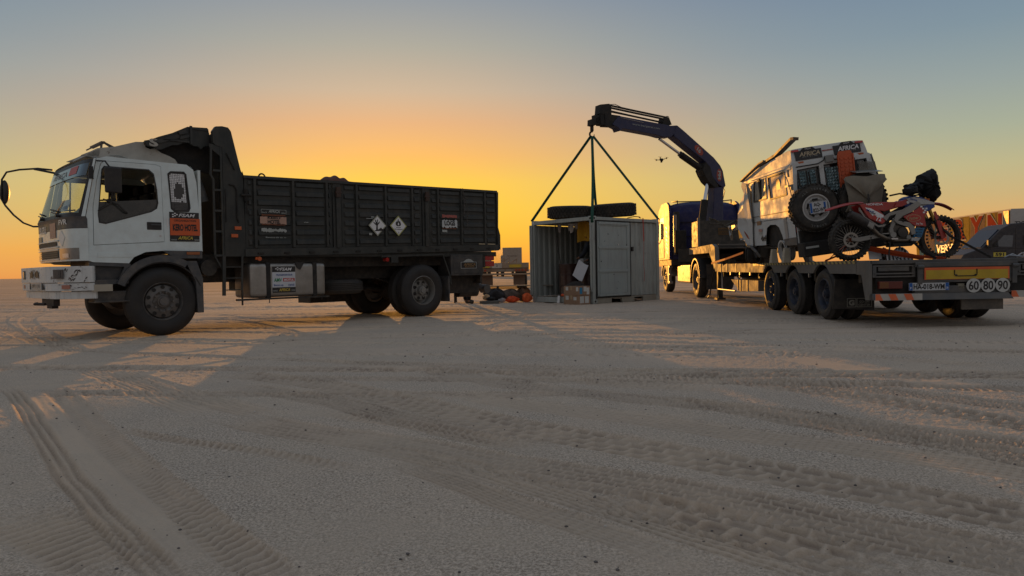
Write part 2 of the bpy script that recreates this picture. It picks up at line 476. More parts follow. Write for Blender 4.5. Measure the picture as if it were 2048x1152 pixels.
        for i in range(5):
            a = 2 * math.pi * (i + 0.25) / 5
            T = Matrix.Translation((cx + k * 0.62 * math.cos(a), cy - s * 0.036, cz + k * 0.62 * math.sin(a))) @ Matrix.Rotation(-a, 4, 'Y')
            hb.T = T
            hb.box(-0.018, 0.018, -0.006, 0.006, -0.045, 0.045)
            hb.T = Matrix.Identity(4)
        hb.build('rim_slot', MATTEBLACK, o)
    return o

# ------------------------------------------------------------------ the ground: one sheet, driven over many times
TRACKS = [
    ('lug', 0.36, [(-2.77, 6.57), (-1.69, 5.86), (-0.80, 4.98), (-0.09, 4.19), (0.56, 3.60), (1.05, 3.15), (1.50, 2.74), (1.79, 2.48), (2.00, 2.22)]),
    ('brick', 0.34, [(-1.87, 4.56), (-1.38, 4.16), (-0.60, 3.68), (-0.07, 3.31), (0.46, 2.97), (0.88, 2.66), (1.27, 2.34), (1.53, 2.12), (1.72, 1.91)]),
    ('rib', 0.22, [(-0.87, 3.70), (-0.44, 3.43), (-0.07, 3.11), (0.32, 2.69), (0.62, 2.37), (0.85, 2.11), (1.04, 1.91)]),
    ('rib', 0.16, [(-0.66, 3.44), (-0.28, 3.05), (0.03, 2.68), (0.36, 2.34), (0.61, 2.06)]),
    ('brick', 0.34, [(-1.13, 7.05), (-0.11, 5.68), (0.61, 5.04), (1.21, 4.61), (1.72, 4.24), (2.08, 3.81), (2.49, 3.46), (2.77, 3.08)]),
    ('rib', 0.32, [(-0.47, 5.25), (0.23, 4.61), (0.80, 4.18), (1.25, 3.76), (1.65, 3.47), (2.17, 3.00), (2.42, 2.69)]),
    ('brick', 0.30, [(0.79, 5.02), (1.35, 4.51), (1.74, 3.97), (2.09, 3.59), (2.33, 3.24), (2.59, 2.87)]),
    ('lad', 0.13, [(-4.34, 6.03), (-3.68, 5.27), (-2.73, 4.08), (-2.12, 3.32), (-1.68, 2.80), (-1.33, 2.42), (-1.07, 2.13), (-0.91, 1.96)]),
    ('edge', 0.17, [(-3.95, 5.99), (-3.30, 5.23), (-2.26, 3.92), (-1.60, 3.13), (-1.12, 2.55), (-0.74, 2.11), (-0.59, 1.92)]),
    ('flat', 0.30, [(-3.92, 5.74), (-2.80, 4.35), (-2.00, 3.40), (-1.47, 2.79), (-1.08, 2.36), (-0.81, 2.05)]),
    ('edge', 0.10, [(-2.46, 4.25), (-1.87, 3.89), (-1.37, 3.64), (-0.93, 3.37), (-0.61, 3.18)]),
    ('flat', 0.30, [(-4.26, 5.54), (-4.19, 5.77), (-3.65, 6.09), (-3.22, 6.72), (-2.75, 7.69), (-1.91, 8.27)]),
    ('flat', 0.34, [(-5.29, 6.89), (-5.16, 7.12), (-4.43, 7.24), (-3.94, 8.00), (-3.37, 9.08), (-3.13, 10.42), (-1.91, 12.02)]),
    ('rib', 0.30, [(-4.59, 7.41), (-3.92, 6.72), (-3.28, 6.05), (-2.60, 5.26), (-1.94, 4.57)]),
    ('rib', 0.26, [(-3.87, 6.88), (-3.10, 6.02), (-2.45, 5.35), (-1.90, 4.82), (-1.48, 4.45)]),
    ('edge', 0.30, [(-2.07, 2.82), (-1.75, 2.58), (-1.36, 2.29), (-1.05, 2.09)]),
    ('rib', 0.28, [(-6.97, 9.09), (-8.46, 12.43), (-9.58, 15.19), (-9.08, 15.06)]),
    ('rib', 0.28, [(-5.68, 8.89), (-7.39, 10.85), (-9.44, 13.19), (-11.29, 15.63), (-12.74, 18.16), (-14.95, 22.94)]),
    ('rib', 0.30, [(-5.23, 8.54), (-6.68, 10.33), (-9.37, 13.77), (-11.16, 16.41), (-13.32, 20.66), (-14.91, 25.37)]),
    ('flat', 0.25, [(-8.13, 11.24), (-7.30, 11.42), (-6.90, 12.62), (-6.10, 14.29), (-4.42, 16.28)]),
    ('rib', 0.30, [(-5.89, 12.95), (-5.76, 14.20), (-4.10, 11.99), (-2.86, 9.98)]),
    ('rib', 0.25, [(-6.90, 16.45), (-4.99, 14.00), (-3.72, 13.03), (-2.81, 12.23)]),
    ('rib', 0.35, [(-11.29, 15.63), (-12.26, 18.02), (-11.49, 18.42), (-8.71, 15.74), (-7.15, 13.24)]),
    ('brick', 0.32, [(0.68, 6.29), (1.38, 6.05), (2.19, 5.41), (2.69, 4.92), (3.13, 4.34), (3.44, 3.82)]),
    ('lug', 0.30, [(1.67, 5.60), (2.31, 4.86), (2.56, 4.40), (2.80, 3.88), (2.99, 3.32)]),
    ('flat', 0.40, [(0.13, 12.68), (1.69, 10.69), (2.42, 8.08), (2.92, 6.15), (3.42, 4.75)]),
    ('rib', 0.30, [(-0.77, 8.63), (0.45, 8.71), (2.02, 7.64), (3.29, 6.92), (4.31, 5.97)]),
    ('rib', 0.30, [(-0.96, 9.28), (-0.50, 10.72), (0.04, 12.70), (0.37, 14.83), (0.19, 17.54)]),
    ('edge', 0.20, [(-1.42, 4.68), (-0.82, 4.32), (-0.22, 3.88), (0.18, 3.53)]),
    ('brick', 0.30, [(-2.42, 5.82), (-1.78, 5.39), (-1.12, 4.83), (-0.50, 4.15), (-0.08, 3.75), (0.30, 3.52)]),
    ('rib', 0.25, [(-2.30, 7.62), (-1.07, 6.68), (-0.12, 6.24), (0.86, 5.45), (1.71, 5.13)]),
    ('lug', 0.30, [(0.13, 2.76), (0.51, 2.68), (0.80, 2.40), (1.07, 2.11), (1.24, 1.90)]),
]
def catmull(P, n=14):
    P = np.array(P, float); P = np.vstack([2 * P[0] - P[1], P, 2 * P[-1] - P[-2]]); o = []
    for i in range(1, len(P) - 2):
        for t in np.linspace(0, 1, n, endpoint=False):
            o.append(0.5 * ((2 * P[i]) + (-P[i - 1] + P[i + 1]) * t + (2 * P[i - 1] - 5 * P[i] + 4 * P[i + 1] - P[i + 2]) * t * t + (-P[i - 1] + 3 * P[i] - 3 * P[i + 1] + P[i + 2]) * t ** 3))
    o.append(P[-2]); return np.array(o)
def vnoise(x, y, seed):
    """smooth value noise, about one bump per unit"""
    rs = np.random.RandomState(seed); tab = rs.rand(256, 256)
    xi = np.floor(x).astype(int); yi = np.floor(y).astype(int); fx = x - xi; fy = y - yi
    fx = fx * fx * (3 - 2 * fx); fy = fy * fy * (3 - 2 * fy)
    a = tab[xi % 256, yi % 256]; b = tab[(xi + 1) % 256, yi % 256]; c = tab[xi % 256, (yi + 1) % 256]; d = tab[(xi + 1) % 256, (yi + 1) % 256]
    return (a * (1 - fx) + b * fx) * (1 - fy) + (c * (1 - fx) + d * fx) * fy - 0.5
def sstep(a, b, x):
    t = np.clip((x - a) / (b - a), 0, 1); return t * t * (3 - 2 * t)
def make_ground():
    ys = [1.55]
    while ys[-1] < 42: ys.append(ys[-1] + 0.0050 * (ys[-1] / 2) ** 1.45)
    ys = np.array(ys); nx = 1240
    s = np.linspace(-1, 1, nx); s = 0.90 * s
    X = s[None, :] * (ys[:, None] * 1.0 + 0.4); Y = np.repeat(ys[:, None], nx, 1)
    Z = 0.004 * vnoise(X * 1.3, Y * 1.3, 1) + 0.003 * vnoise(X * 4.1, Y * 4.1, 2)
    grav = np.ones_like(X); press_shade = np.zeros_like(X)
    ripple = 0.5 + vnoise(X * 0.7 + 9, Y * 0.7, 5)
    rough = 0.003 * vnoise(X * 17, Y * 17, 3) + 0.0045 * vnoise(X * 41 + Y * 7, Y * 41, 4) + 0.004 * vnoise(X * 88, Y * 88 + X * 9, 7) * (Y < 9)
    wind = 0.004 * vnoise(X * 5 + 3 * vnoise(X * 2, Y * 2, 8), Y * 22, 6) * np.clip(ripple, 0, 1)
    Z += rough + wind
    tr = list(TRACKS)
    r = random.Random(4)
    for i in range(34):      # fainter, older tracks sweeping the same way
        y0 = r.uniform(7.5, 34); x0 = -y0 * 0.8 - 2; L = y0 * 2.4 + 4; k = r.uniform(-0.02, 0.02); a = r.uniform(-0.32, 0.06) - (0.1 if y0 < 8 else 0)
        P = []
        for j in range(7):
            t = j / 6 * L; P.append((x0 + t * math.cos(a), y0 + t * math.sin(a) + k * t * t * 0.15))
        tr.append((r.choice(['rib', 'flatf', 'brick', 'rib', 'flatf']), r.uniform(0.18, 0.4), P))
    for i in range(20):      # and a fan of narrower ones across the middle
        y0 = r.uniform(5.5, 14); x0 = -y0 * r.uniform(-.1, .8); L = r.uniform(4, 9); a = r.uniform(-0.5, -0.08); k = r.uniform(-.03, .05)
        tr.insert(0, (r.choice(['rib', 'brick', 'edge', 'rib', 'flatf']), r.uniform(.14, .3), [(x0 + j / 5 * L * math.cos(a), y0 + j / 5 * L * math.sin(a) + k * (j / 5 * L) ** 2 * .3) for j in range(6)]))
    for kind, w, P in tr:
        C = catmull(P)
        seg = C[1:] - C[:-1]; ln = np.maximum(np.hypot(seg[:, 0], seg[:, 1]), 1e-6); cum = np.concatenate([[0], np.cumsum(ln)])
        best = np.full(X.shape, 9.0); S = np.zeros_like(X); D = np.zeros_like(X)
        for i in range(len(seg)):
            m = w * 1.2 + 0.05
            lo = np.minimum(C[i], C[i + 1]) - m; hi = np.maximum(C[i], C[i + 1]) + m
            j0, j1 = np.searchsorted(ys, lo[1]), np.searchsorted(ys, hi[1])
            if j0 >= j1: continue
            yy = ys[j0:j1]
            sc0 = min(lo[0] / (yy * 1.0 + 0.4)); sc1 = max(hi[0] / (yy * 1.0 + 0.4))
            i0 = int(np.clip((sc0 / 0.90 + 1) / 2 * (nx - 1) - 1, 0, nx)); i1 = int(np.clip((sc1 / 0.90 + 1) / 2 * (nx - 1) + 2, 0, nx))
            if i0 >= i1: continue
            sl = (slice(j0, j1), slice(i0, i1))
            dx = X[sl] - C[i, 0]; dy = Y[sl] - C[i, 1]; ux, uy = seg[i] / ln[i]
            t = dx * ux + dy * uy; tcl = np.clip(t, 0, ln[i]); d = -dx * uy + dy * ux
            dist = np.hypot(dx - tcl * ux, dy - tcl * uy)
            up = dist < best[sl]
            best[sl] = np.where(up, dist, best[sl]); S[sl] = np.where(up, cum[i] + tcl, S[sl]); D[sl] = np.where(up, d, D[sl])
        q = best < w * 1.2
        if not q.any(): continue
        s_, d_ = S[q], D[q]; hw = w / 2; u = d_ / hw
        wob = 0.012 * vnoise(s_ * 3, s_ * 0 + 3, 11) ; u = u + wob / hw
        ins = 1 - sstep(0.86, 1.08, np.abs(u))
        berm = np.exp(-((np.abs(u) - 1.18) / 0.16) ** 2)
        efd = sstep(0, 0.5, s_) * sstep(0, 0.5, cum[-1] - s_); ins = ins * efd; berm = berm * efd
        fade = 0.55 + 0.9 * np.clip(vnoise(s_ * 0.6, s_ * 0 + w * 50, 12) + 0.5, 0, 1)
        amp = 1.0; flat = 0.6; dep = -0.005
        sft = 0.026 * vnoise(s_ * 9, u * 3, 21); u = u + 0.10 * vnoise(s_ * 13, u * 4 + 50, 22)
        if kind == 'brick':
            pitch = 0.062; row = np.floor((u + 1) * 3); off = (row % 2) * 0.5
            a = ((s_ + sft) / pitch + off + u * 0.25) % 1; b = ((u + 1) * 3) % 1
            g = np.minimum(sstep(0.0, 0.2, a) * (1 - sstep(0.8, 1.0, a)), sstep(0.0, 0.2, b) * (1 - sstep(0.8, 1.0, b)))
            pat = -0.011 * g; amp = fade
        elif kind == 'lug':
            pitch = 0.115; row = np.floor((u + 1) * 2); a = ((s_ + sft) / pitch + row * 0.5 + np.abs(u) * 0.3) % 1; b = ((u + 1) * 2) % 1
            g = np.minimum(sstep(0.0, 0.25, a) * (1 - sstep(0.75, 1.0, a)), sstep(0.0, 0.2, b) * (1 - sstep(0.8, 1.0, b)))
            pat = -0.018 * g; amp = fade; dep = -0.006
        elif kind == 'edge':
            a = ((s_ + sft) / 0.055 + u * 0.5) % 1
            pat = -0.018 * (0.5 - 0.5 * np.cos(2 * np.pi * a)) * sstep(-1, -0.6, u); amp = fade
        elif kind == 'lad':
            a = (s_ / 0.05 + u * 0.3) % 1
            pat = -0.012 * (0.5 - 0.5 * np.cos(2 * np.pi * a)) + 0.009 * np.cos(2 * np.pi * (u + 1) * 1.5); dep = -0.005
        elif kind == 'rib':
            pat = -0.016 * (0.5 + 0.5 * np.cos(2 * np.pi * (u + 1) * 3.5)) ** 3 * (0.8 + 0.35 * np.cos(2 * np.pi * s_ / 0.045)); dep = -0.006; amp = fade
        else:
            pat = 0.0012 * np.cos(2 * np.pi * (u + 1) * 2.5); dep = -0.008 if kind == 'flat' else -0.002
            flat = 0.85 if kind == 'flat' else 0.5
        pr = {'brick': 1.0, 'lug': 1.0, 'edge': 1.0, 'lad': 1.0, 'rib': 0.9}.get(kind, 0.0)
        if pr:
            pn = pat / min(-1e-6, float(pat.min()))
            pq = press_shade[q]; press_shade[q] = pq * (1 - ins) + ins * pr * np.clip(pn, 0, 1) * np.clip(fade, 0.4, 1.2) * np.clip(0.75 + 1.1 * vnoise(s_ * 5 + 7, u * 2 + 3, 31), 0.15, 1)
        if kind == 'flatf': berm = berm * 0.4
        z = Z[q]; z0 = rough[q] + wind[q]
        z = z - z0 * ins * flat + ins * (dep + pat * amp) + 0.006 * berm * (0.6 + vnoise(s_ * 12, u * 2, 14))
        Z[q] = z; gq = grav[q]; grav[q] = np.minimum(gq, 1 - ins * (0.9 if kind != 'flatf' else 0.35))
    edge = np.minimum.reduce([sstep(0, 0.03, 1 - np.abs(s / 0.90))[None, :] * np.ones_like(X), sstep(42, 38, Y)])
    Z *= edge
    ny = len(ys); n = nx * ny
    co = np.stack([X, Y, Z], -1).reshape(-1, 3)
    # surrounding desert, sharing the rim of the fine sheet
    FAR = 5000.0
    extra = np.array([(-FAR, -FAR, 0), (FAR, -FAR, 0), (FAR, FAR, 0), (-FAR, FAR, 0)])
    co = np.vstack([co, extra])
    j, i = np.meshgrid(np.arange(ny - 1), np.arange(nx - 1), indexing='ij')
    a = (j * nx + i).ravel()
    q = np.stack([a, a + 1, a + 1 + nx, a + nx], 1)
    A, Bc, Cc, Dc = 0, nx - 1, n - 1, n - nx
    me = bpy.data.meshes.new('ground')
    me.vertices.add(len(co)); me.vertices.foreach_set('co', co.ravel())
    big = [(n, n + 1, Bc, A), (n + 1, n + 2, Cc, Bc), (n + 2, n + 3, Dc, Cc), (n + 3, n, A, Dc)]
    allq = np.vstack([q, np.array(big)])
    me.loops.add(allq.size); me.loops.foreach_set('vertex_index', allq.ravel())
    me.polygons.add(len(allq)); me.polygons.foreach_set('loop_start', np.arange(0, allq.size, 4)); me.polygons.foreach_set('loop_total', np.full(len(allq), 4))
    me.polygons.foreach_set('use_smooth', np.ones(len(allq), bool))
    me.update(calc_edges=True)
    ap = me.attributes.new('pressed_shade', 'FLOAT', 'POINT'); ap.data.foreach_set('value', np.concatenate([press_shade.ravel(), np.zeros(4)]))
    at = me.attributes.new('gravel', 'FLOAT', 'POINT')
    at.data.foreach_set('value', np.concatenate([grav.ravel(), np.ones(4)]))
    o = bpy.data.objects.new('ground', me); COL.objects.link(o)
    tag(o, kind='structure')
    m = bpy.data.materials.new('desert sand and gravel'); m.use_nodes = True
    N, L = m.node_tree.nodes, m.node_tree.links; p = N['Principled BSDF']
    p.inputs['Roughness'].default_value = 0.95; p.inputs['Specular IOR Level'].default_value = 0.15
    g = N.new('ShaderNodeNewGeometry')
    def noise(sc, det=3, stretch=None, rg=0.6):
        t = N.new('ShaderNodeTexNoise'); t.inputs['Scale'].default_value = sc; t.inputs['Detail'].default_value = det; t.inputs['Roughness'].default_value = rg
        if stretch:
            mp = N.new('ShaderNodeMapping'); mp.inputs['Scale'].default_value = stretch; mp.inputs['Rotation'].default_value = (0, 0, R_(8))
            L.new(g.outputs['Position'], mp.inputs[0]); L.new(mp.outputs[0], t.inputs['Vector'])
        else: L.new(g.outputs['Position'], t.inputs['Vector'])
        return t.outputs['Fac']
    def mapr(s, a, b, c=0.0, d=1.0):
        r = N.new('ShaderNodeMapRange'); r.inputs[1].default_value = a; r.inputs[2].default_value = b; r.inputs[3].default_value = c; r.inputs[4].default_value = d
        L.new(s, r.inputs[0]); return r.outputs[0]
    def mix(f, a, b):
        x = N.new('ShaderNodeMix'); x.data_type = 'RGBA'; L.new(f, x.inputs[0])
        for s_, v in ((x.inputs[6], a), (x.inputs[7], b)):
            if isinstance(v, tuple): s_.default_value = (*v, 1)
            else: L.new(v, s_)
        return x.outputs[2]
    at = N.new('ShaderNodeAttribute'); at.attribute_name = 'gravel'
    sand = mix(mapr(noise(1.1, 4), 0.35, 0.65), (0.65, 0.515, 0.385), (0.56, 0.455, 0.350))
    sand = mix(mapr(noise(0.5, 5, (0.35, 2.2, 1)), 0.45, 0.7, 0, 0.5), sand, (0.59, 0.49, 0.37))
    stones = mix(mapr(noise(85, 3, None, 0.85), 0.40, 0.62), (0.12, 0.10, 0.08), (0.90, 0.77, 0.63))
    patch = mapr(noise(0.9, 4), 0.35, 0.62, 0.35, 1.0)
    gm = N.new('ShaderNodeMath'); gm.operation = 'MULTIPLY'; L.new(at.outputs['Fac'], gm.inputs[0]); L.new(patch, gm.inputs[1])
    gm2 = N.new('ShaderNodeMath'); gm2.operation = 'MULTIPLY'; L.new(gm.outputs[0], gm2.inputs[0]); gm2.inputs[1].default_value = 0.62
    col = mix(gm2.outputs[0], sand, stones)
    # far out the plain is streaked with redder, wind swept sand
    ln = N.new('ShaderNodeVectorMath'); ln.operation = 'LENGTH'; L.new(g.outputs['Position'], ln.inputs[0])
    far_f = mapr(ln.outputs['Value'], 12, 45)
    streak = mix(mapr(noise(1.0, 5, (0.05, 0.55, 1)), 0.38, 0.62), (0.36, 0.235, 0.155), (0.66, 0.475, 0.335))
    col = mix(far_f, col, streak)
    ap = N.new('ShaderNodeAttribute'); ap.attribute_name = 'pressed_shade'      # brown tread soil, its recesses darkened in colour to stand in for shade
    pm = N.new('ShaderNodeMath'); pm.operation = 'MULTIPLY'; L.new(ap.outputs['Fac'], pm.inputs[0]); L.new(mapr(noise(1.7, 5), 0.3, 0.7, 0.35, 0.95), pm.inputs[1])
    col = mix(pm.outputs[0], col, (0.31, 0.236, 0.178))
    vo = N.new('ShaderNodeTexVoronoi'); vo.inputs['Scale'].default_value = 16; L.new(g.outputs['Position'], vo.inputs['Vector'])
    peb = mapr(vo.outputs['Distance'], 0.05, 0.10, 1, 0)
    wn2 = N.new('ShaderNodeMath'); wn2.operation = 'MULTIPLY'; L.new(peb, wn2.inputs[0]); L.new(mapr(noise(7, 2), 0.56, 0.62), wn2.inputs[1])
    col = mix(wn2.outputs[0], col, (0.10, 0.085, 0.08))
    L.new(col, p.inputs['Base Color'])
    b1 = N.new('ShaderNodeBump'); b1.inputs['Distance'].default_value = 0.010; b1.inputs['Strength'].default_value = 0.9
    L.new(noise(75, 4, None, 0.75), b1.inputs['Height'])
    b2 = N.new('ShaderNodeBump'); b2.inputs['Distance'].default_value = 0.02; b2.inputs['Strength'].default_value = 0.5
    L.new(noise(9.0, 5, (0.5, 2.2, 1)), b2.inputs['Height']); L.new(b1.outputs[0], b2.inputs['Normal'])
    L.new(b2.outputs[0], p.inputs['Normal'])
    me.materials.append(m)
    return o
make_ground()

# loose stones lying on the sand near the camera
def stones():
    q = random.Random(77); mb = MB(); mb2 = MB()
    ico = [(0, 0, 1), (.89, 0, .45), (.28, .85, .45), (-.72, .53, .45), (-.72, -.53, .45), (.28, -.85, .45), (.72, .53, -.3), (-.28, .85, -.3), (-.89, 0, -.3), (-.28, -.85, -.3), (.72, -.53, -.3)]
    fc = [(0, 1, 2), (0, 2, 3), (0, 3, 4), (0, 4, 5), (0, 5, 1), (1, 6, 2), (2, 7, 3), (3, 8, 4), (4, 9, 5), (5, 10, 1), (6, 7, 2), (7, 8, 3), (8, 9, 4), (9, 10, 5), (10, 6, 1)]
    for i in range(1500):
        y = 1.7 + 9 * q.random() ** 1.6; x = q.uniform(-.85, .85) * (y + .3); r = q.choice((.0015, .002, .002, .003, .003, .006)) * q.uniform(.7, 1.3) * (.7 + y * .11)
        a = q.uniform(0, 6.3); e = q.uniform(.6, 1.2)
        (mb if q.random() < .75 else mb2).add([(x + r * (p[0] * math.cos(a) - p[1] * math.sin(a)) * q.uniform(.8, 1.2), y + r * e * (p[0] * math.sin(a) + p[1] * math.cos(a)), r * .35 + r * .7 * p[2] - .001) for p in ico], fc)
    tag(mb.build('dark_gravel', mat('dark stones', (.13, .115, .105), .9, var=.5, scale=3), smooth=30), kind='stuff')
    tag(mb2.build('pale_gravel', mat('pale stones', (.55, .50, .44), .9, var=.4, scale=3), smooth=30), kind='stuff')
stones()

# low dunes on the horizon
def dunes():
    mb = MB()
    def f(u, v):
        a = R_(-60 + 120 * u); r = 1500 + 400 * v
        h = 0.9 + 3.2 * max(0, math.sin(u * 9 + 1.2)) * (0.6 + 0.4 * math.sin(u * 31)) + 1.0 * math.sin(u * 57)
        return (math.sin(a) * r, math.cos(a) * r, max(-1.0, h) * math.sin(math.pi * v) - 0.5)
    mb.grid(f, 240, 6)
    o = mb.build('dunes', MATS['desert sand and gravel'] if 'desert sand and gravel' in MATS else bpy.data.materials['desert sand and gravel'], smooth=60)
    tag(o, kind='structure')
dunes()

# ================================================================== the tipper lorry on the left
# own frame: x towards its cab, y towards the camera side (0 = outer face of the near wheels), z up
truck = thing('tipper_lorry', 'white cabbed dark green tipper lorry parked on the left with its cab to the left', 'lorry', (-1.756, 14.227, 0), -135.2)
CABW = -2.28        # far side of the cab
def lerp(a, b, t): return a + (b - a) * t
def side_x(z):      # front edge of the cab side at height z
    if z < 1.75: return 5.93
    return lerp(5.95, 5.79, (z - 1.75) / 0.85)
def front_pt(y, z, off=0.0):
    """the crowned cab front: y from -0.03 to CABW"""
    yc = (-0.03 + CABW) / 2; hw = (-0.03 - CABW) / 2; u = (y - yc) / hw
    bulge = lerp(0.23, 0.11, min(1, max(0, (z - 1.75) / 0.85))) if z > 1.75 else 0.23 - 0.03 * max(0, (1.4 - z))
    x = side_x(z) + bulge * (0.8 * (1 - abs(u) ** 9) + 0.2 * (1 - u * u)) + off
    return (x, y, z)
# side walls: near side with the holes of the rear window and of the door
wall_out = [(5.93, 1.14), (5.88, 1.12), (5.41, 1.10), (5.34, 1.19), (5.18, 1.265), (4.9, 1.29), (4.34, 1.28), (4.385, 2.0), (4.405, 2.36), (4.45, 2.55), (4.55, 2.62), (5.2, 2.63), (5.66, 2.64), (5.79, 2.60), (5.95, 1.76), (5.93, 1.6)]
door = [(5.865, 1.36), (4.905, 1.42), (4.925, 2.56), (5.0, 2.585), (5.70, 2.575), (5.745, 2.53), (5.80, 2.3), (5.86, 1.9)]
rwin = [(4.835, 2.46), (4.79, 2.50), (4.59, 2.51), (4.555, 2.47), (4.505, 1.95), (4.53, 1.89), (4.75, 1.88), (4.80, 1.93)]
dwin = [(5.735, 2.45), (5.70, 2.50), (5.1, 2.50), (5.03, 2.44), (4.99, 2.2), (4.98, 2.0), (5.0, 1.92), (5.08, 1.865), (5.70, 1.665), (5.79, 1.68), (5.80, 1.80)]
glaz = [(5.725, 2.44), (5.69, 2.49), (5.11, 2.49), (5.04, 2.43), (5.005, 2.2), (5.0, 2.06), (5.79, 1.985)]
lowpan = [(5.0, 2.055), (4.99, 2.0), (5.01, 1.93), (5.085, 1.875), (5.70, 1.675), (5.78, 1.69), (5.795, 1.80), (5.79, 1.98)]
lower_trim = [(5.93, 1.275), (5.93, 1.14), (5.88, 1.12), (5.41, 1.10), (5.34, 1.19), (5.18, 1.265), (4.9, 1.29), (4.34, 1.28), (4.36, 1.40), (4.905, 1.41)]
mb = MB()
for y0, y1 in ((-0.035, -0.08), (CABW + 0.045, CABW)):
    mb.prism(wall_out, y0, y1, 'y', holes=[door, rwin])
# roof, back wall
def roof(u, v):
    y = lerp(-0.04, CABW + 0.01, v); a = math.sin(math.pi * v) ** 0.5
    x = lerp(5.79 + 0.11 * (0.8 * (1 - abs(2 * v - 1) ** 7) + 0.2 * (1 - (2 * v - 1) ** 2)), 4.42, u)
    z = 2.61 + 0.045 * a * math.sin(math.pi * min(1, u * 1.0 + 0.12)) ** 0.4 if 0 < v < 1 else 2.60
    if u > 0.95: z = 2.52
    return (x, y, z)
mb.grid(roof, 20, 24)
mb.box(4.34, 4.38, CABW, -0.04, 1.28, 2.55)
cab = mb.build('cab', WHITE, truck, smooth=30)
# front panel below the windscreen
mb = MB()
mb.grid(lambda u, v: front_pt(lerp(-0.03, CABW, .5 - .5 * math.cos(math.pi * u)), lerp(1.14, 1.60, v)), 48, 8)
fp = mb.build('front_panel', WHITE, cab, smooth=40, thick=0.01)
mb = MB()
mb.grid(lambda u, v: front_pt(lerp(-0.03, CABW, .5 - .5 * math.cos(math.pi * u)), lerp(1.605, 1.77, v), 0.004), 48, 4)
mb.build('cowl_band', GREYPLASTIC, cab, smooth=40, thick=0.01)
# windscreen with its black surround
mb = MB()
mb.grid(lambda u, v: front_pt(lerp(-0.075, CABW + 0.045, .5 - .5 * math.cos(math.pi * u)), lerp(1.80, 2.55, v), 0.0), 40, 8)
mb.build('windscreen', glass('windscreen glass', (0.86, 0.92, 0.88), 0.02, 0.10), cab, smooth=60)
mb = MB()
for k in (0, 1):
    y0, y1 = ((-0.03, -0.10), (CABW + 0.07, CABW))[k]
    mb.grid(lambda u, v: front_pt(lerp(y0, y1, u), lerp(1.77, 2.58, v), 0.006), 3, 10)
mb.grid(lambda u, v: front_pt(lerp(-0.03, CABW, u), lerp(2.54, 2.60, v), 0.006), 32, 1)
mb.grid(lambda u, v: front_pt(lerp(-0.03, CABW, u), lerp(1.765, 1.82, v), 0.008), 32, 1)
mb.build('windscreen_seal', BLACK, cab, smooth=60)
mb = MB()
mb.grid(lambda u, v: front_pt(lerp(-0.03, -0.06, u), lerp(1.765, 2.60, v), 0.012), 2, 10)
mb.build('pillar_trim', WHITE, cab, smooth=60)
mb = MB()
mb.grid(lambda u, v: front_pt(lerp(-0.12, CABW + 0.09, u), lerp(2.36, 2.54, v), 0.009), 32, 2)
mb.build('sun_band', mat('dark tinted film', (0.03, 0.05, 0.065), 0.15, var=0.0, coat=0.5), cab, smooth=60)
mb = MB()
mb.grid(lambda u, v: front_pt(lerp(-0.42, -0.80, u), lerp(2.41, 2.53, v), 0.013), 6, 1)
mb.build('banner_sticker', PRINTRED, cab, smooth=60)
lettering('AFRICA', None, None, None, 0.85, 0.085, PALE, cab, fn=lambda a, b: front_pt(-1.35 + a, 2.46 + b, 0.014), name='banner_lettering')
mb = MB(); mb.grid(lambda u, v: front_pt(lerp(-0.35, -0.78, u), lerp(1.87, 2.03, v), -0.012), 4, 1)
mb.build('paper_notice', PRINTW, cab)
mb = MB(); mb.grid(lambda u, v: front_pt(lerp(-0.40, -0.58, u), lerp(1.89, 1.94, v), -0.007), 4, 1)
mb.build('notice_print', PRINTBLU, cab)
# emblem lettering and stickers of the front
lettering('ISUZU', None, None, None, 0.46, 0.105, mat('silver lettering', (0.62, 0.63, 0.63), 0.4, 0.0, var=0), cab, bold=0.03, fn=lambda a, b: front_pt(-1.52 + a, 1.63 + b, 0.022), name='maker_lettering')
lettering('FVR', None, None, None, 0.30, 0.075, mat('silver lettering', (0, 0, 0)), cab, bold=0.03, fn=lambda a, b: front_pt(-0.42 + a, 1.70 + b, 0.022), name='model_lettering')
for nm, y0, y1, z0, z1, m_ in (('red_sticker', -0.74, -1.05, 1.49, 1.71, PRINTPINK), ('sand_sticker', -1.62, -1.9, 1.43, 1.54, mat('sand coloured vinyl', (0.42, 0.36, 0.24), 0.5, var=0.1))):
    mb = MB(); mb.grid(lambda u, v: front_pt(lerp(y0, y1, u), lerp(z0, z1, v), 0.021), 6, 2); mb.build(nm, m_, cab, smooth=60)
mb = MB()
P = [front_pt(-0.50, 1.59, .016), front_pt(-0.62, 1.48, .02), front_pt(-0.48, 1.35, .016), front_pt(-0.36, 1.48, .016)]
mb.add(P, [(0, 1, 2, 3)]); mb.build('diamond_sticker', mat('pale white vinyl', (0.72, 0.73, 0.72), 0.4, var=0.04), cab)
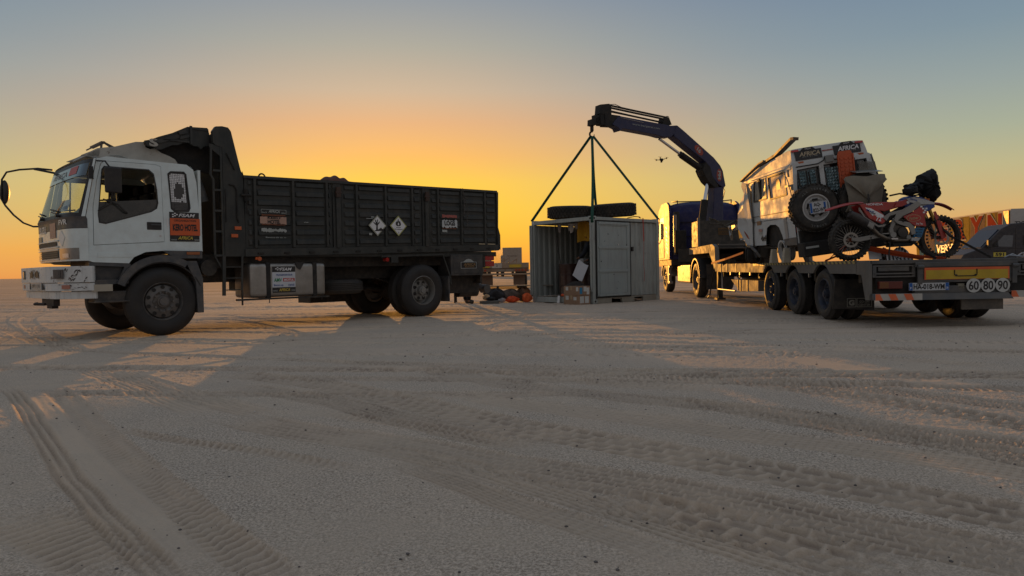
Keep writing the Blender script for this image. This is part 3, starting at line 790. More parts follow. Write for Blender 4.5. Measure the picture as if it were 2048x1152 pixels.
# grille: two slots with slats
GR = mat('dark grille', (0.02, 0.02, 0.02), 0.6, var=0.1, dust=0.1)
mb = MB(); mb.grid(lambda u, v: front_pt(lerp(-0.72, -1.95, u), lerp(1.37, 1.43, v), 0.018), 16, 2); mb.build('upper_grille', GR, cab, smooth=50)
mb = MB(); mb.grid(lambda u, v: front_pt(lerp(-0.66, -1.72, u), lerp(1.19, 1.30, v), 0.017), 16, 2); g_ = mb.build('lower_grille', GR, cab, smooth=50)
for z in (1.215, 1.245, 1.275):
    MB().grid(lambda u, v: front_pt(lerp(-0.66, -1.72, u), lerp(z - 0.006, z + 0.006, v), 0.026), 16, 1).build('grille_slat', GREYPLASTIC, g_)
mb = MB()
for z0, z1 in ((1.435, 1.455), (1.345, 1.365), (1.308, 1.325), (1.17, 1.185)):
    mb.grid(lambda u, v: front_pt(lerp(-0.62, -2.0, u), lerp(z0, z1, v), 0.03 if v < 0.6 else 0.016), 16, 2)
mb.build('grille_frame', WHITE, cab, smooth=50)
# headlights
for y0, y1 in ((-0.10, -0.60), (-2.11, -1.70)):
    mb = MB(); mb.grid(lambda u, v: front_pt(lerp(y0, y1, u), lerp(1.165, 1.325, v), 0.018), 10, 3)
    h_ = mb.build('headlight', mat('headlight glass', (0.16, 0.15, 0.13), 0.12, var=0.15, coat=1.0, scale=12), cab, smooth=60)
    mb = MB(); mb.grid(lambda u, v: front_pt(lerp(y0 - (.16 if y0 > -1 else -.1), y0 - (.36 if y0 > -1 else -.2), u), lerp(1.19, 1.25, v), 0.024), 6, 2)
    mb.build('reflector', mat('headlight reflector', (0.6, 0.62, 0.65), 0.15, 0.6, var=0.1), h_)
# doors (both sides), glazing, handle
for y0, y1, near in ((-0.028, -0.07, True), (CABW + 0.038, CABW - 0.006, False)):
    d_in = [(x + (0.006 if x < 5.4 else -0.006), z + (0.006 if z < 2 else -0.006)) for x, z in door]
    dr = MB().prism(d_in, y0, y1, 'y', holes=[dwin]).build('door', WHITE, truck)
    s = 1 if near else -1
    MB().prism(lowpan, y0 - 0.008 * s, y1, 'y').build('door_lower_pane', mat('dark door panel', (0.02, 0.025, 0.025), 0.25, var=0.1, coat=0.4, dust=0.12), dr)
    if not near:
        MB().prism(glaz, y0 + 0.012, y0 + 0.016, 'y').build('door_window', glass('cab side glass', (0.92, 0.93, 0.9), 0.02, 0.08), dr)
    mb = MB(); mb.cyl((5.62, y0 - s * 0.03, 2.49), (5.64, y0 - s * 0.03, 1.99), 0.012, n=6); mb.cyl((5.56, y0 - s * 0.03, 2.03), (5.79, y0 - s * 0.03, 2.0), 0.012, n=6)
    mb.build('quarter_light_bar', BLACK, dr)
    mb = MB()
    oo, ii = [(x, z) for x, z in dwin], [((x - 5.39) * 0.965 + 5.39, (z - 2.1) * 0.955 + 2.1) for x, z in dwin]
    mb.prism(oo, y0 + 0.003 * s, y0 - 0.02 * s, 'y', holes=[ii]); mb.build('window_seal', BLACK, dr)
    if near:
        h_ = MB().box(4.945, 5.15, y0 - 0.005, y0 + 0.010, 1.60, 1.715).build('door_handle', BLACK, dr, bevel=0.012)
        MB().box(4.96, 5.10, y0 + 0.010, y0 + 0.022, 1.665, 1.685).build('handle_lever', GREYPLASTIC, h_, bevel=0.004)
        MB().cyl((4.965, y0 - 0.002, 1.51), (4.965, y0 + 0.008, 1.51), 0.014, n=12).build('door_lock', STEEL, dr)
        mb = MB(); mb.box(5.35, 5.82, y0 - 0.002, y0 + 0.004, 1.19, 1.252); o_ = mb.build('side_moulding', WHITE, cab, bevel=0.003)
        MB().box(5.84, 5.90, y0, y0 + 0.006, 2.30, 2.48).build('vent_slot', BLACK, cab)
MB().prism([(5.93, 1.275), (5.93, 1.14), (5.88, 1.12), (5.41, 1.10), (5.34, 1.19), (5.18, 1.265), (4.9, 1.29), (4.34, 1.28), (4.36, 1.415), (4.90, 1.405), (5.87, 1.345)], -0.03, -0.04, 'y').build('lower_side_panel', WHITE, cab)
# rear side window: dark pane, chipped stone print, louvre
w_ = MB().prism(rwin, -0.045, -0.055, 'y').build('rear_side_window', mat('dark side glass', (0.012, 0.014, 0.016), 0.15, var=0.0, coat=0.6), cab)
mb = MB(); mb.prism([(x, z) for x, z in rwin], -0.030, -0.05, 'y', holes=[[((x - 4.665) * 0.86 + 4.665, (z - 2.2) * 0.92 + 2.2) for x, z in rwin]]); mb.build('window_seal', BLACK, w_)
r2 = random.Random(5); mb = MB()
for i in range(9):
    for j in range(17):
        x = lerp(4.585, 4.785, i / 8); z = lerp(2.045, 2.455, j / 16); x -= (2.25 - z) * 0.05
        cx_, cz_ = (x - 4.675) / 0.075, (z - 2.20) / 0.125
        if cx_ * cx_ + cz_ * cz_ < 1.0 + r2.uniform(-0.25, 0.15) and z < 2.35: continue
        if r2.random() < 0.04: continue
        a, b = 0.0125 * r2.uniform(0.78, 1.0), 0.0125 * r2.uniform(0.78, 1.0)
        mb.add([(x - a, -0.040, z - b * r2.uniform(.8, 1)), (x + a, -0.040, z - b * r2.uniform(.7, 1)), (x + a * r2.uniform(.8, 1), -0.040, z + b), (x - a * r2.uniform(.8, 1), -0.040, z + b)], [(0, 1, 2, 3)])
mb.build('cracked_wall_print', PRINTW, w_)
mb = MB()
for k in range(5): mb.box(4.55, 4.74, -0.044, -0.034, 1.915 + k * 0.022, 1.923 + k * 0.022)
mb.build('window_louvre', GREYPLASTIC, w_)
MB().prism(rwin, CABW + .02, CABW + .012, 'y').build('rear_side_window', MATS['dark side glass'], cab)
MB().box(4.39, 4.9, CABW + .1, CABW + .05, 1.3, 2.5).build('added_dark_sheet', MATTEBLACK, cab)  # added black sheet, keeps the sky from showing through the cab
# black, orange and black sticker under it
st = MB().box(4.385, 4.825, -0.028, -0.034, 1.43, 1.88).build('organiser_sticker', PRINTBLK, cab)
MB().box(4.375, 4.822, -0.0275, -0.022, 1.525, 1.785).build('orange_band', PRINTORG, st)
R_N, UPV = (-1, 0, 0), (0, 0, 1)
lettering('FSAM', (4.57, -0.022, 1.832), R_N, UPV, 0.25, 0.052, PRINTW, st, bold=0.02, italic=0.3)
lettering('ORGANISATION', (4.60, -0.020, 1.752), R_N, UPV, 0.33, 0.034, PRINTBLK, st, lift=0.001, bold=0.01)
lettering('KERO HOTEL', (4.598, -0.020, 1.645), R_N, UPV, 0.37, 0.105, PRINTBLK, st, lift=0.001, bold=0.045)
lettering('AFRICA', (4.60, -0.022, 1.485), R_N, UPV, 0.22, 0.05, PRINTYEL, st, bold=0.02, italic=0.25)
lettering('RACE', (4.77, -0.022, 1.455), R_N, UPV, 0.075, 0.022, PALE, st)
lettering('2024', (4.43, -0.022, 1.455), R_N, UPV, 0.075, 0.022, PALE, st)
mb = MB()
for k, (dx, dz) in enumerate(((0, .018), (.03, 0), (.06, .018), (.03, .036), (.0, -.015))):
    mb.box(4.79 - dx, 4.765 - dx, -0.020, -0.019, 1.815 + dz, 1.832 + dz)
mb.build('checker_mark', PRINTW, st)
MB().box(4.845, 4.865, -0.03, -0.034, 1.66, 1.78).build('small_sticker', PRINTW, cab)
# interior
mb = MB()
mb.box(4.45, 4.85, CABW + .12, -0.12, 1.35, 1.6); mb.box(4.40, 5.85, CABW + .05, -0.09, 1.28, 1.34)
mb.build('cab_floor', MATTEBLACK, cab)
for y in (-0.55, -1.2, -1.75):
    mb = MB(); mb.box(4.85, 5.3, y - .22, y + .22, 1.55, 1.72); mb.box(4.66, 4.82, y - .22, y + .22, 1.7, 2.25); mb.box(4.67, 4.78, y - .12, y + .12, 2.27, 2.42)
    mb.build('cab_seat', mat('dark seat cloth', (0.02, 0.02, 0.022), 0.9, var=0.1), cab, bevel=0.04)
mb = MB(); mb.grid(lambda u, v: (lerp(5.45, front_pt(lerp(-.1, CABW + .07, v), 1.78)[0] - .03, u), lerp(-.1, CABW + .07, v), 1.80 + 0.06 * math.sin(math.pi * u)), 8, 16)
mb.box(5.40, 5.5, CABW + .08, -0.1, 1.4, 1.82); mb.build('dashboard', mat('grey dashboard', (0.05, 0.05, 0.05), 0.7), cab)
mb = MB()
c_ = Vector((5.35, -0.62, 1.92)); T_ = Matrix.Rotation(R_(-50), 3, 'Y')
mb.tube([c_ + T_ @ Vector((0.21 * math.cos(a), 0.21 * math.sin(a), 0)) for a in [2 * math.pi * i / 28 for i in range(29)]], 0.016, 8)
mb.tube([c_ + T_ @ Vector((-.2, 0, 0)), c_ + T_ @ Vector((.2, 0, 0))], 0.014, 6); mb.tube([c_, c_ + T_ @ Vector((0, 0, -0.3))], 0.025, 8)
mb.build('steering_wheel', BLACK, cab)
# things on the dashboard
for nm, lb, col, y0, y1, hh, sd in (('green_cloth', 'bright green crumpled cloth on the lorry dashboard behind the windscreen', (0.16, 0.42, 0.05), -0.25, -0.80, 0.18, 3), ('blue_bag', 'pale blue plastic bag on the lorry dashboard beside the green cloth', (0.22, 0.42, 0.5), -0.85, -1.45, 0.13, 8)):
    q = random.Random(sd); mb = MB(); hmap = {}
    mb.grid(lambda u, v: (lerp(5.55, 5.86, v), lerp(y0, y1, u), 1.85 + hh * math.sin(math.pi * v) ** 0.6 * math.sin(math.pi * u) ** 0.5 * (0.75 + 0.4 * q.random())), 10, 8)
    o_ = mb.build(nm, mat(nm + ' fabric', col, 0.8, var=0.25, scale=12), None, smooth=80, loc=(-1.756, 14.227, 0), rot=(0, 0, R_(-135.2)))
    tag(o_, lb, 'cloth' if 'cloth' in nm else 'bag')
# wipers
for y in (-0.55, -1.45):
    mb = MB(); P = [front_pt(y, 1.80, 0.03), front_pt(y - 0.02, 1.83, 0.05), front_pt(y - 0.45, 1.88, 0.03)]
    mb.tube(P, 0.010, 6); mb.tube([front_pt(y - 0.1, 1.87, 0.02), front_pt(y - 0.33, 1.90, 0.02), front_pt(y - 0.6, 1.93, 0.02)], 0.012, 6)
    mb.tube([front_pt(y, 1.80, 0.0), front_pt(y, 1.80, 0.06)], 0.022, 8)
    mb.build('wiper', BLACK, cab)
# mirrors: far one on its long looped arm, near one against the door window
fy = CABW + 0.06
arm = [(5.86, fy, 2.67), (6.05, fy - 0.10, 2.69), (6.28, fy - 0.22, 2.665), (6.44, fy - 0.30, 2.62), (6.50, fy - 0.33, 2.50), (6.52, fy - 0.34, 2.2), (6.47, fy - 0.30, 2.08), (6.38, fy - 0.22, 1.93), (6.27, fy - 0.12, 1.80), (6.15, fy - 0.05, 1.74), (6.0, fy + 0.06, 1.74)]
mirr = MB().tube(arm, 0.015, 8).tube([(5.80, fy + .1, 2.60), (6.1, fy - 0.12, 2.68)], 0.018, 6).build('mirror_arm', BLACK, truck, smooth=60)
mb = MB(); mb.lathe([(0.0, -0.03), (0.10, -0.028), (0.125, 0.0), (0.10, 0.028), (0, 0.03)], (0, 0, 0), 'x', 24, close=False)
mh = mb.build('mirror_head', BLACK, mirr, smooth=50, loc=(6.47, fy - 0.33, 2.30), rot=(0, 0, R_(18)))
mh.scale = (1, 1.0, 1.55)
g_ = MB().disc((-0.032, 0, 0), 0.095, 'x', 24).build('mirror_glass', CHROME, mh)
mb = MB(); mb.box(5.52, 5.74, 0.10, 0.16, 2.10, 2.47)
m2 = mb.build('near_mirror', BLACK, truck, bevel=0.05, seg=4)
MB().tube([(5.80, 0.0, 2.56), (5.72, 0.10, 2.55), (5.66, 0.13, 2.45)], 0.012, 6).tube([(5.64, 0.13, 2.12), (5.66, 0.10, 1.95), (5.80, 0.0, 1.85)], 0.012, 6).build('mirror_bracket', BLACK, m2)
MB().tube([(5.73, -0.02, 2.02), (5.55, 0.03, 1.95), (5.45, 0.02, 1.85), (5.42, -0.02, 1.83)], 0.014, 6).build('window_rod', BLACK, cab)
# roof air deflector remains: pierced white painted boards and a bent bracket
rb = [(5.93, 2.66), (5.80, 2.73), (5.72, 2.78), (5.48, 2.83), (5.2, 2.93), (5.10, 2.94), (5.06, 2.86), (5.0, 2.84), (4.93, 2.86), (4.84, 2.80), (4.72, 2.76), (4.64, 2.72), (4.60, 2.66), (4.70, 2.64), (4.9, 2.65), (5.1, 2.655), (5.3, 2.665), (5.42, 2.70), (5.55, 2.70), (5.62, 2.655), (5.8, 2.65)]
OLDW = mat('weathered white board', (0.42, 0.40, 0.35), 0.7, var=0.2, rust=0.7, dust=0.25, scale=3)
bb = MB().prism(rb, -0.25, -0.29, 'y').build('roof_board', OLDW, truck)
bb2 = MB().prism([(x, z) for x, z in rb], -1.05, -1.09, 'y').build('roof_board', OLDW, truck)
MB().hexa([(5.86, -1.05, 2.66), (5.86, -0.25, 2.66), (5.70, -0.25, 2.66), (5.70, -1.05, 2.66), (5.84, -1.05, 2.69), (5.84, -0.25, 2.69), (5.68, -0.25, 2.78), (5.68, -1.05, 2.78)]).build('deflector_front', OLDW, truck)
mb = MB()
for a, b in (((5.82, 2.76), (5.60, 2.90)), ((5.60, 2.90), (5.47, 2.84)), ((5.62, 2.90), (5.64, 2.70)), ((5.60, 2.905), (5.44, 2.80))):
    mb.strap([(a[0], -0.4, a[1]), (b[0], -0.4, b[1])], 0.05, 0.02)
mb.strap([(5.60, -0.4, 2.90), (5.60, -1.0, 2.90)], 0.05, 0.03, (1, 0, 0))
mb.build('deflector_bracket', mat('rusty grey steel', (0.16, 0.13, 0.11), 0.7, var=0.3, rust=0.8), truck)
# the carved dark boards of the headboard canopy over the cab
can = [(5.10, 2.95), (5.02, 2.97), (4.9, 3.03), (4.75, 3.09), (4.70, 3.11), (4.47, 3.235), (4.16, 3.255), (4.14, 3.21), (4.14, 2.97), (4.22, 2.955), (4.27, 2.905), (4.31, 2.945), (4.38, 2.945), (4.43, 2.965), (4.47, 2.985), (4.55, 2.97), (4.62, 2.935), (4.70, 2.925), (4.78, 2.885), (4.86, 2.84), (4.93, 2.835), (4.98, 2.87), (5.06, 2.87), (5.08, 2.90)]
hb = MB().prism(can, -0.16, -0.20, 'y').build('headboard_canopy', DARKPAINT, truck)
MB().prism(can, -2.12, -2.16, 'y').build('canopy_side', DARKPAINT, hb)
MB().prism([(4.06, 2.55), (4.62, 2.66), (4.92, 2.70), (5.04, 2.90), (4.72, 3.06), (4.40, 3.20), (4.06, 3.22)], -.34, -.38, 'y').build('canopy_backing', MATTEBLACK, hb)
MB().hexa([(5.08, -2.12, 2.93), (5.08, -.2, 2.93), (4.15, -.2, 3.22), (4.15, -2.12, 3.22), (5.08, -2.12, 2.95), (5.08, -.2, 2.95), (4.15, -.2, 3.25), (4.15, -2.12, 3.25)]).build('canopy_roof', DARKPAINT, hb)
mb = MB()
mb.prism([(4.98, 2.955), (4.62, 3.10), (4.60, 3.05), (4.70, 3.0), (4.9, 2.93)], -0.14, -0.16, 'y'); mb.prism([(4.60, 3.02), (4.45, 3.07), (4.45, 3.11), (4.58, 3.07)], -0.135, -0.16, 'y')
mb.box(4.405, 4.44, -0.16, -0.13, 2.96, 3.25); mb.box(4.15, 4.41, -0.16, -0.145, 3.205, 3.235); mb.box(4.85, 4.45, -0.16, -0.14, 2.985, 3.005)
mb.prism([(4.48, 3.13), (4.60, 3.09), (4.62, 3.14), (4.52, 3.18)], -0.13, -0.16, 'y')
mb.build('canopy_carving', DARKRIB, hb)
lettering('S', (4.98, -0.155, 2.93), R_N, UPV, 0.13, 0.12, OLDW, hb, bold=0.05, lift=0.012, name='painted_scroll')
# headboard: tall side cheek with ladder, sloped down to the bed
cheek = [(4.135, 3.19), (4.08, 3.27), (3.98, 3.285), (3.885, 3.275), (3.84, 3.22), (3.80, 3.05), (3.70, 2.62), (3.66, 2.50), (3.645, 1.20), (3.99, 1.20), (3.99, 2.95), (4.09, 2.97), (4.13, 3.0)]
for y0, y1 in ((-0.02, -0.10), (-2.22, -2.30)):
    ch = MB().prism(cheek, y0, y1, 'y').build('headboard_cheek', DARKPAINT, truck)
    if y0 > -1:
        mb = MB(); mb.strap([(3.96, y0 + 0.006, 2.28), (3.96, y0 + 0.006, 1.75)], 0.015, 0.012, (1, 0, 0))
        mb.tube([(3.90, y0 + 0.012, 2.36), (3.82, y0 + 0.012, 2.35), (3.78, y0 + 0.012, 2.28), (3.78, y0 + 0.012, 1.82), (3.755, y0 + 0.012, 1.75)], 0.012, 6)
        mb.tube([(3.93, y0 + 0.012, 2.86), (3.80, y0 + 0.012, 2.60)], 0.010, 6)
        mb.build('grab_rail', MATTEBLACK, ch)
        for z, x in ((1.66, 3.77), (1.535, 3.83)):
            MB().box(x - 0.055, x + 0.055, y0, y0 + 0.018, z - 0.028, z + 0.028).build('orange_reflector', ORANGE_R, ch, bevel=0.006)
MB().box(3.99, 4.03, -2.25, -0.1, 1.2, 3.2).build('headboard_wall', MATTEBLACK, truck)
MB().box(3.62, 3.66, -2.22, -0.1, 1.2, 2.5).build('bed_front_wall', DARKPAINT, truck)
# ladder beside the headboard
mb = MB(); mb.strap([(4.16, -0.04, 2.97), (4.18, -0.04, 2.5), (4.14, -0.04, 2.42), (4.145, -0.04, 1.21)], 0.03, 0.03); mb.strap([(4.01, -0.04, 2.97), (4.01, -0.04, 1.21)], 0.03, 0.03)
mb.prism([(4.19, 2.99), (4.19, 2.93), (3.99, 2.78), (3.99, 2.96)], -0.03, -0.045, 'y')
for z in (2.57, 2.26, 1.93, 1.60, 1.215): mb.box(4.01, 4.145, -0.06, -0.02, z - 0.016, z + 0.016)
lad = mb.build('ladder', DARKRIB, truck)
mb = MB(); mb.strap([(4.02, 0.0, 1.21), (4.035, 0.0, 0.57)], 0.03, 0.05, (0, 1, 0)); mb.strap([(3.72, 0.0, 1.21), (3.74, 0.0, 0.66)], 0.02, 0.03)
for z in (1.03, 0.85, 0.66): mb.box(3.73, 4.03, -0.01, 0.005, z - 0.008, z + 0.008)
mb.strap([(4.15, -0.03, 1.2), (4.03, -0.03, 0.98)], 0.02, 0.02)
mb.build('lower_steps', DARKRIB, truck)
# air intake pipe behind the cab
MB().tube([(4.33, -0.35, 2.45), (4.30, -0.30, 2.40), (4.26, -0.28, 2.25), (4.22, -0.28, 2.08)], [0.05, 0.075, 0.085, 0.09], 16).build('intake_snorkel', GREYPLASTIC, truck, smooth=50)
MB().cyl((4.22, -0.5, 1.02), (4.22, -0.1, 1.02), 0.13, n=24).build('air_reservoir', CHASSIS, truck, smooth=40)
# bumper: chipped white steel, wrapped round the corner
def bump(profile, nm, m_=WHITE_OLD):
    plan = [(5.90, 0.0), (6.06, -0.07), (6.22, -0.26), (6.32, -0.46), (6.345, -0.60), (6.36, -1.1), (6.36, -1.60), (6.355, -1.95), (6.345, -2.22), (6.22, -2.30), (5.90, -2.31)]
    mb = MB(); z0, z1, off = profile
    vs, fs = [], []
    pts = []
    for i, (x, y) in enumerate(plan):
        k = off; yc = -1.1
        pts.append((x + k, y + (k if y > -1.1 else -k) * (1 if abs(y + 1.1) > 0.9 else 0)))
    n = len(pts)
    inner = [(x - 0.05, y + (-0.05 if y > -1.1 else 0.05) * (1 if abs(y + 1.1) > 0.9 else 0)) for x, y in pts]
    for (x, y) in pts: vs += [(x, y, z0), (x, y, z1)]
    for (x, y) in inner: vs += [(x, y, z0), (x, y, z1)]
    for i in range(n - 1):
        a, b = 2 * i, 2 * i + 2; c, d = 2 * n + a, 2 * n + b
        fs += [(a, b, b + 1, a + 1), (c, c + 1, d + 1, d), (a + 1, b + 1, d + 1, c + 1), (a, c, d, b)]
    fs += [(0, 1, 2 * n + 1, 2 * n), (2 * n - 2, 4 * n - 2, 4 * n - 1, 2 * n - 1)]
    mb.add(vs, fs)
    return mb.build(nm, m_, truck, bevel=0.006)
b1 = bump((0.835, 1.065, 0.0), 'bumper')
b2 = bump((0.715, 0.825, -0.01), 'lower_bumper')
b3 = bump((0.60, 0.705, -0.05), 'bumper_skirt')
MB().box(5.90, 5.64, -0.02, -0.06, 0.70, 0.80).build('bumper_extension', mat('dusty cream paint', (0.42, 0.38, 0.30), 0.6, var=0.1, dust=0.3, rust=0.3), b2)
def bump_pt(t, z, off=0.004):   # t metres along from the near end
    plan = [(5.90, 0.0), (6.06, -0.07), (6.22, -0.26), (6.32, -0.46), (6.345, -0.60), (6.36, -1.1)]
    for a, b in zip(plan, plan[1:]):
        L_ = math.dist(a, b)
        if t <= L_:
            k = t / L_; n_ = Vector((-(b[1] - a[1]), b[0] - a[0])).normalized()
            n_ = n_ if n_.y > -0.2 else -n_
            return (lerp(a[0], b[0], k) + abs(n_.x) * off, lerp(a[1], b[1], k) + abs(n_.y) * off, z)
        t -= L_
    return (6.44, -0.4, z)
for far in (0, 1):
    def bp(t, z, off):
        return bump_pt(t, z, off) if not far else (6.345 + off, -2.3 + t * .85, z)
    mb = MB(); mb.grid(lambda u, v: bp(lerp(.38, .54, u), lerp(.89, 1.02, v), .02), 3, 2)
    f_ = mb.build('fog_lamp_frame', mat('rusty lamp frame', (0.12, 0.10, 0.09), 0.6, rust=0.8, var=0.2), b1, thick=.02)
    mb = MB(); mb.grid(lambda u, v: bp(lerp(.41, .51, u), lerp(.905, 1.005, v), .03), 3, 2)
    mb.build('fog_lamp', mat('old lamp glass', (0.30, 0.28, 0.18), 0.2, coat=0.8) if far else mat('dark lamp glass', (0.03, 0.03, 0.03), 0.2, coat=0.8), f_, thick=.015)
    mb = MB(); mb.grid(lambda u, v: bp(lerp(.30, .42, u), lerp(.745, .80, v), .005), 3, 2)
    mb.build('marker_lamp', mat('faded pink lens', (0.40, 0.17, 0.12), 0.4), b2, thick=.01)
np_ = MB().box(6.35, 6.362, -0.82, -1.46, 0.735, 0.83).build('number_plate', mat('dirty number plate', (0.40, 0.41, 0.40), 0.5, dust=0.2), b2)
lettering('1297 | 1 | 16', (6.364, -1.14, 0.782), (0, 1, 0), UPV, 0.5, 0.06, PRINTBLK, np_, bold=0.02)
mb = MB()
for y in (-0.74, -1.55): mb.add([(6.354, y - 0.06, 0.735), (6.354, y + 0.05, 0.735), (6.354, y + 0.0, 0.83), (6.354, y - 0.03, 0.83)], [(0, 1, 2, 3)])
mb.build('bracket_hole', MATTEBLACK, b2)
# black angry eyes sticker and the scratch art on the bumper
for s in (1, -1):
    E = [(0.03, 0.0), (0.10, 0.045), (0.20, 0.065), (0.23, 0.03), (0.30, 0.045), (0.27, -0.0), (0.29, -0.065), (0.22, -0.035), (0.14, -0.05), (0.08, -0.035)]
    pts = [(6.366, -1.22 + s * a, 0.955 + b) for a, b in E]
    mb = MB(); tr = tessellate_polygon([[Vector((p[1], p[2], 0)) for p in pts]]); mb.add(pts, [tuple(t) for t in tr]); mb.build('eye_sticker', PRINTBLK, b1)
    mb = MB()
    for k in (0.0, 0.04): mb.strap([(6.37, -1.22 + s * (0.02 + k), 1.03), (6.37, -1.22 + s * (0.045 + k), 0.97), (6.37, -1.22 + s * (0.03 + k), 0.89)], 0.010, 0.002)
    mb.build('eye_lash', PRINTBLK, b1)
q = random.Random(12)
mb = MB()
for cx_, cz_, n_, sp in ((0.20, 0.99, 9, 0.045), (0.25, 0.93, 9, 0.05), (0.30, 0.88, 6, 0.04), (0.10, 0.86, 3, 0.03), (0.36, 1.0, 3, 0.03)):
    for i in range(n_):
        t0, z0 = cx_ + q.uniform(-sp, sp), cz_ + q.uniform(-sp, sp) * 0.7; a = q.uniform(0.3, 1.1); l = q.uniform(0.015, 0.07); w = q.uniform(0.003, 0.012)
        t1, z1 = t0 - l * math.cos(a), z0 + l * math.sin(a)
        mb.add([bump_pt(t0, z0 - w * .3), bump_pt((t0 + t1) / 2, (z0 + z1) / 2 - w), bump_pt(t1, z1), bump_pt((t0 + t1) / 2, (z0 + z1) / 2 + w)], [(0, 1, 2, 3)])
mb.build('chipped_paint', mat('bare rusted metal', (0.035, 0.02, 0.016), 0.7, var=0.3), b1)
mb = MB()
for i in range(12):
    t0 = q.uniform(0.02, 0.5); z0 = q.uniform(0.73, 0.81); l = q.uniform(0.02, 0.08); w = q.uniform(0.002, 0.007); a = q.uniform(-0.4, 0.8)
    z1 = min(0.82, max(0.72, z0 + l * math.sin(a))); z0 = z0
    mb.add([bump_pt(t0, z0, -.003), bump_pt(t0 + l / 2, (z0 + z1) / 2 - w, -.003), bump_pt(t0 + l, z1, -.003), bump_pt(t0 + l / 2, (z0 + z1) / 2 + w, -.003)], [(0, 1, 2, 3)])
mb.build('chipped_paint', MATS['bare rusted metal'], b2)
# entry step, mudguard arch, flap
MB().box(5.88, 5.40, -0.10, -0.45, 0.80, 1.14).build('step_well', mat('dark step recess', (0.02, 0.024, 0.03), 0.5, dust=0.2), truck)
MB().prism([(5.93, 1.12), (5.40, 1.10), (5.35, 1.02), (5.50, 0.80), (5.93, 0.80)], -0.035, -0.07, 'y', holes=[[(5.86, 1.07), (5.47, 1.05), (5.55, 0.86), (5.86, 0.86)]]).build('step_frame', GREYPLASTIC, truck)
MB().box(5.84, 5.45, -0.03, -0.25, 0.845, 0.865).build('entry_step', GREYPLASTIC, truck)
MB().box(5.86, 5.40, -0.08, -0.4, 0.53, 0.70).box(5.88, 5.34, -0.02, -0.35, 0.535, 0.56).build('lower_entry_step', mat('dusty black steel', (0.025, 0.025, 0.026), 0.7, dust=0.35), truck, bevel=0.01)
def arch(y0, y1, r0, r1, a0, a1, cx=4.95, cz=0.52, ex=1.0):
    o_ = [(cx + r1 * ex * math.cos(R_(a)), cz + r1 * math.sin(R_(a))) for a in np.linspace(a0, a1, 20)]
    i_ = [(cx + r0 * ex * math.cos(R_(a)), cz + r0 * math.sin(R_(a))) for a in np.linspace(a1, a0, 20)]
    return MB().prism(o_ + i_, y0, y1, 'y')
arch(0.02, -0.04, 0.60, 0.70, 24, 122).build('wheel_arch', GREYPLASTIC, truck)
arch(0.0, -0.35, 0.58, 0.60, 24, 158).build('mudguard', BLACK, truck)
MB().prism([(4.75, 1.17), (4.36, 1.17), (4.36, 1.285), (4.95, 1.285)], 0.0, -0.05, 'y').build('arch_trim', GREYPLASTIC, truck)
MB().box(4.40, 4.60, 0.0, 0.015, 1.225, 1.27).build('side_marker', mat('dusty amber lens', (0.32, 0.09, 0.02), 0.4, dust=0.2), truck, bevel=0.008)
MB().prism([(4.62, 1.13), (4.45, 1.13), (4.36, 0.85), (4.36, 0.32), (4.45, 0.32), (4.47, 0.82), (4.52, 0.92)], 0.0, -0.30, 'y').build('mudflap', GREYPLASTIC, truck)
# wheels
fw = make_wheel(truck, (4.95, 0.0, 0.52), 0.52, 0.28, 0.285, 'front', 1, tyre=RUBBER, rim=RIMSTEEL)
make_wheel(truck, (4.95, -2.28, 0.52), 0.52, 0.28, 0.285, 'front', -1, tyre=RUBBER, rim=RIMSTEEL)
for y, s in ((0.0, 1), (-0.32, 1), (-2.28, -1), (-1.96, -1)):
    make_wheel(truck, (0.0, y, 0.52), 0.52, 0.27, 0.285, 'rear', s, tyre=RUBBER, rim=mat('pale dusty rim', (0.20, 0.20, 0.19), 0.55, 0.2, dust=0.3), dish=0.12)
# chassis, axles, springs
mb = MB()
for y in (-0.75, -1.55): mb.box(-1.9, 5.9, y - 0.04, y + 0.04, 0.78, 1.05)
for x in (-1.6, -0.8, 0.8, 2.0, 3.2, 4.3, 5.6): mb.box(x - .05, x + .05, -1.55, -0.75, 0.8, 1.0)
mb.box(4.5, 5.8, -1.6, -0.7, 0.62, 1.25); mb.box(-1.9, 4.3, -1.9, -0.35, 1.02, 1.24); mb.box(0.65, 1.55, -2.25, -1.75, 0.30, 1.1); mb.box(-0.75, -1.9, -2.2, -1.7, 0.30, 1.2); mb.box(-0.76, -1.75, -1.9, -0.3, 0.42, 0.82); mb.box(2.0, 3.4, -1.3, -1.0, 0.62, 0.85)  # far-side and under-tail boxes are added to block the low sun
mb.build('chassis_with_blockers', CHASSIS, truck)
mb = MB(); mb.cyl((0, -2.0, .52), (0, -0.3, .52), 0.08, n=12); mb.lathe([(0.0, -.2), (.2, -.15), (.24, 0), (.2, .15), (0, .2)], (0, -1.15, .52), 'y', 16, close=False); mb.cyl((4.95, -2.0, .5), (4.95, -0.3, .5), 0.06, n=10)
mb.tube([(0.1, -1.15, .52), (2.2, -1.15, .75)], 0.05, 10)
mb.build('axles', CHASSIS, truck)
mb = MB()
for y in (-0.62, -1.66):
    for x in (0.0, 4.95):
        for k in range(5): mb.strap([(x - .75 + .08 * k, y, .78 - .02 * k), (x, y, .62 - .025 * k), (x + .75 - .08 * k, y, .78 - .02 * k)], 0.08, 0.016)
mb.build('leaf_springs', CHASSIS, truck)
MB().box(6.28, 6.20, -0.5, -1.2, .50, .60).box(6.28, 6.2, -.6, -.9, .46, .5).tube([(6.36, -0.62, .53), (6.44, -.85, .53), (6.36, -1.1, .53)], 0.02, 8).build('tow_hitch', mat('rusty dark steel', (0.03, 0.022, 0.018), 0.7, rust=0.5), truck)
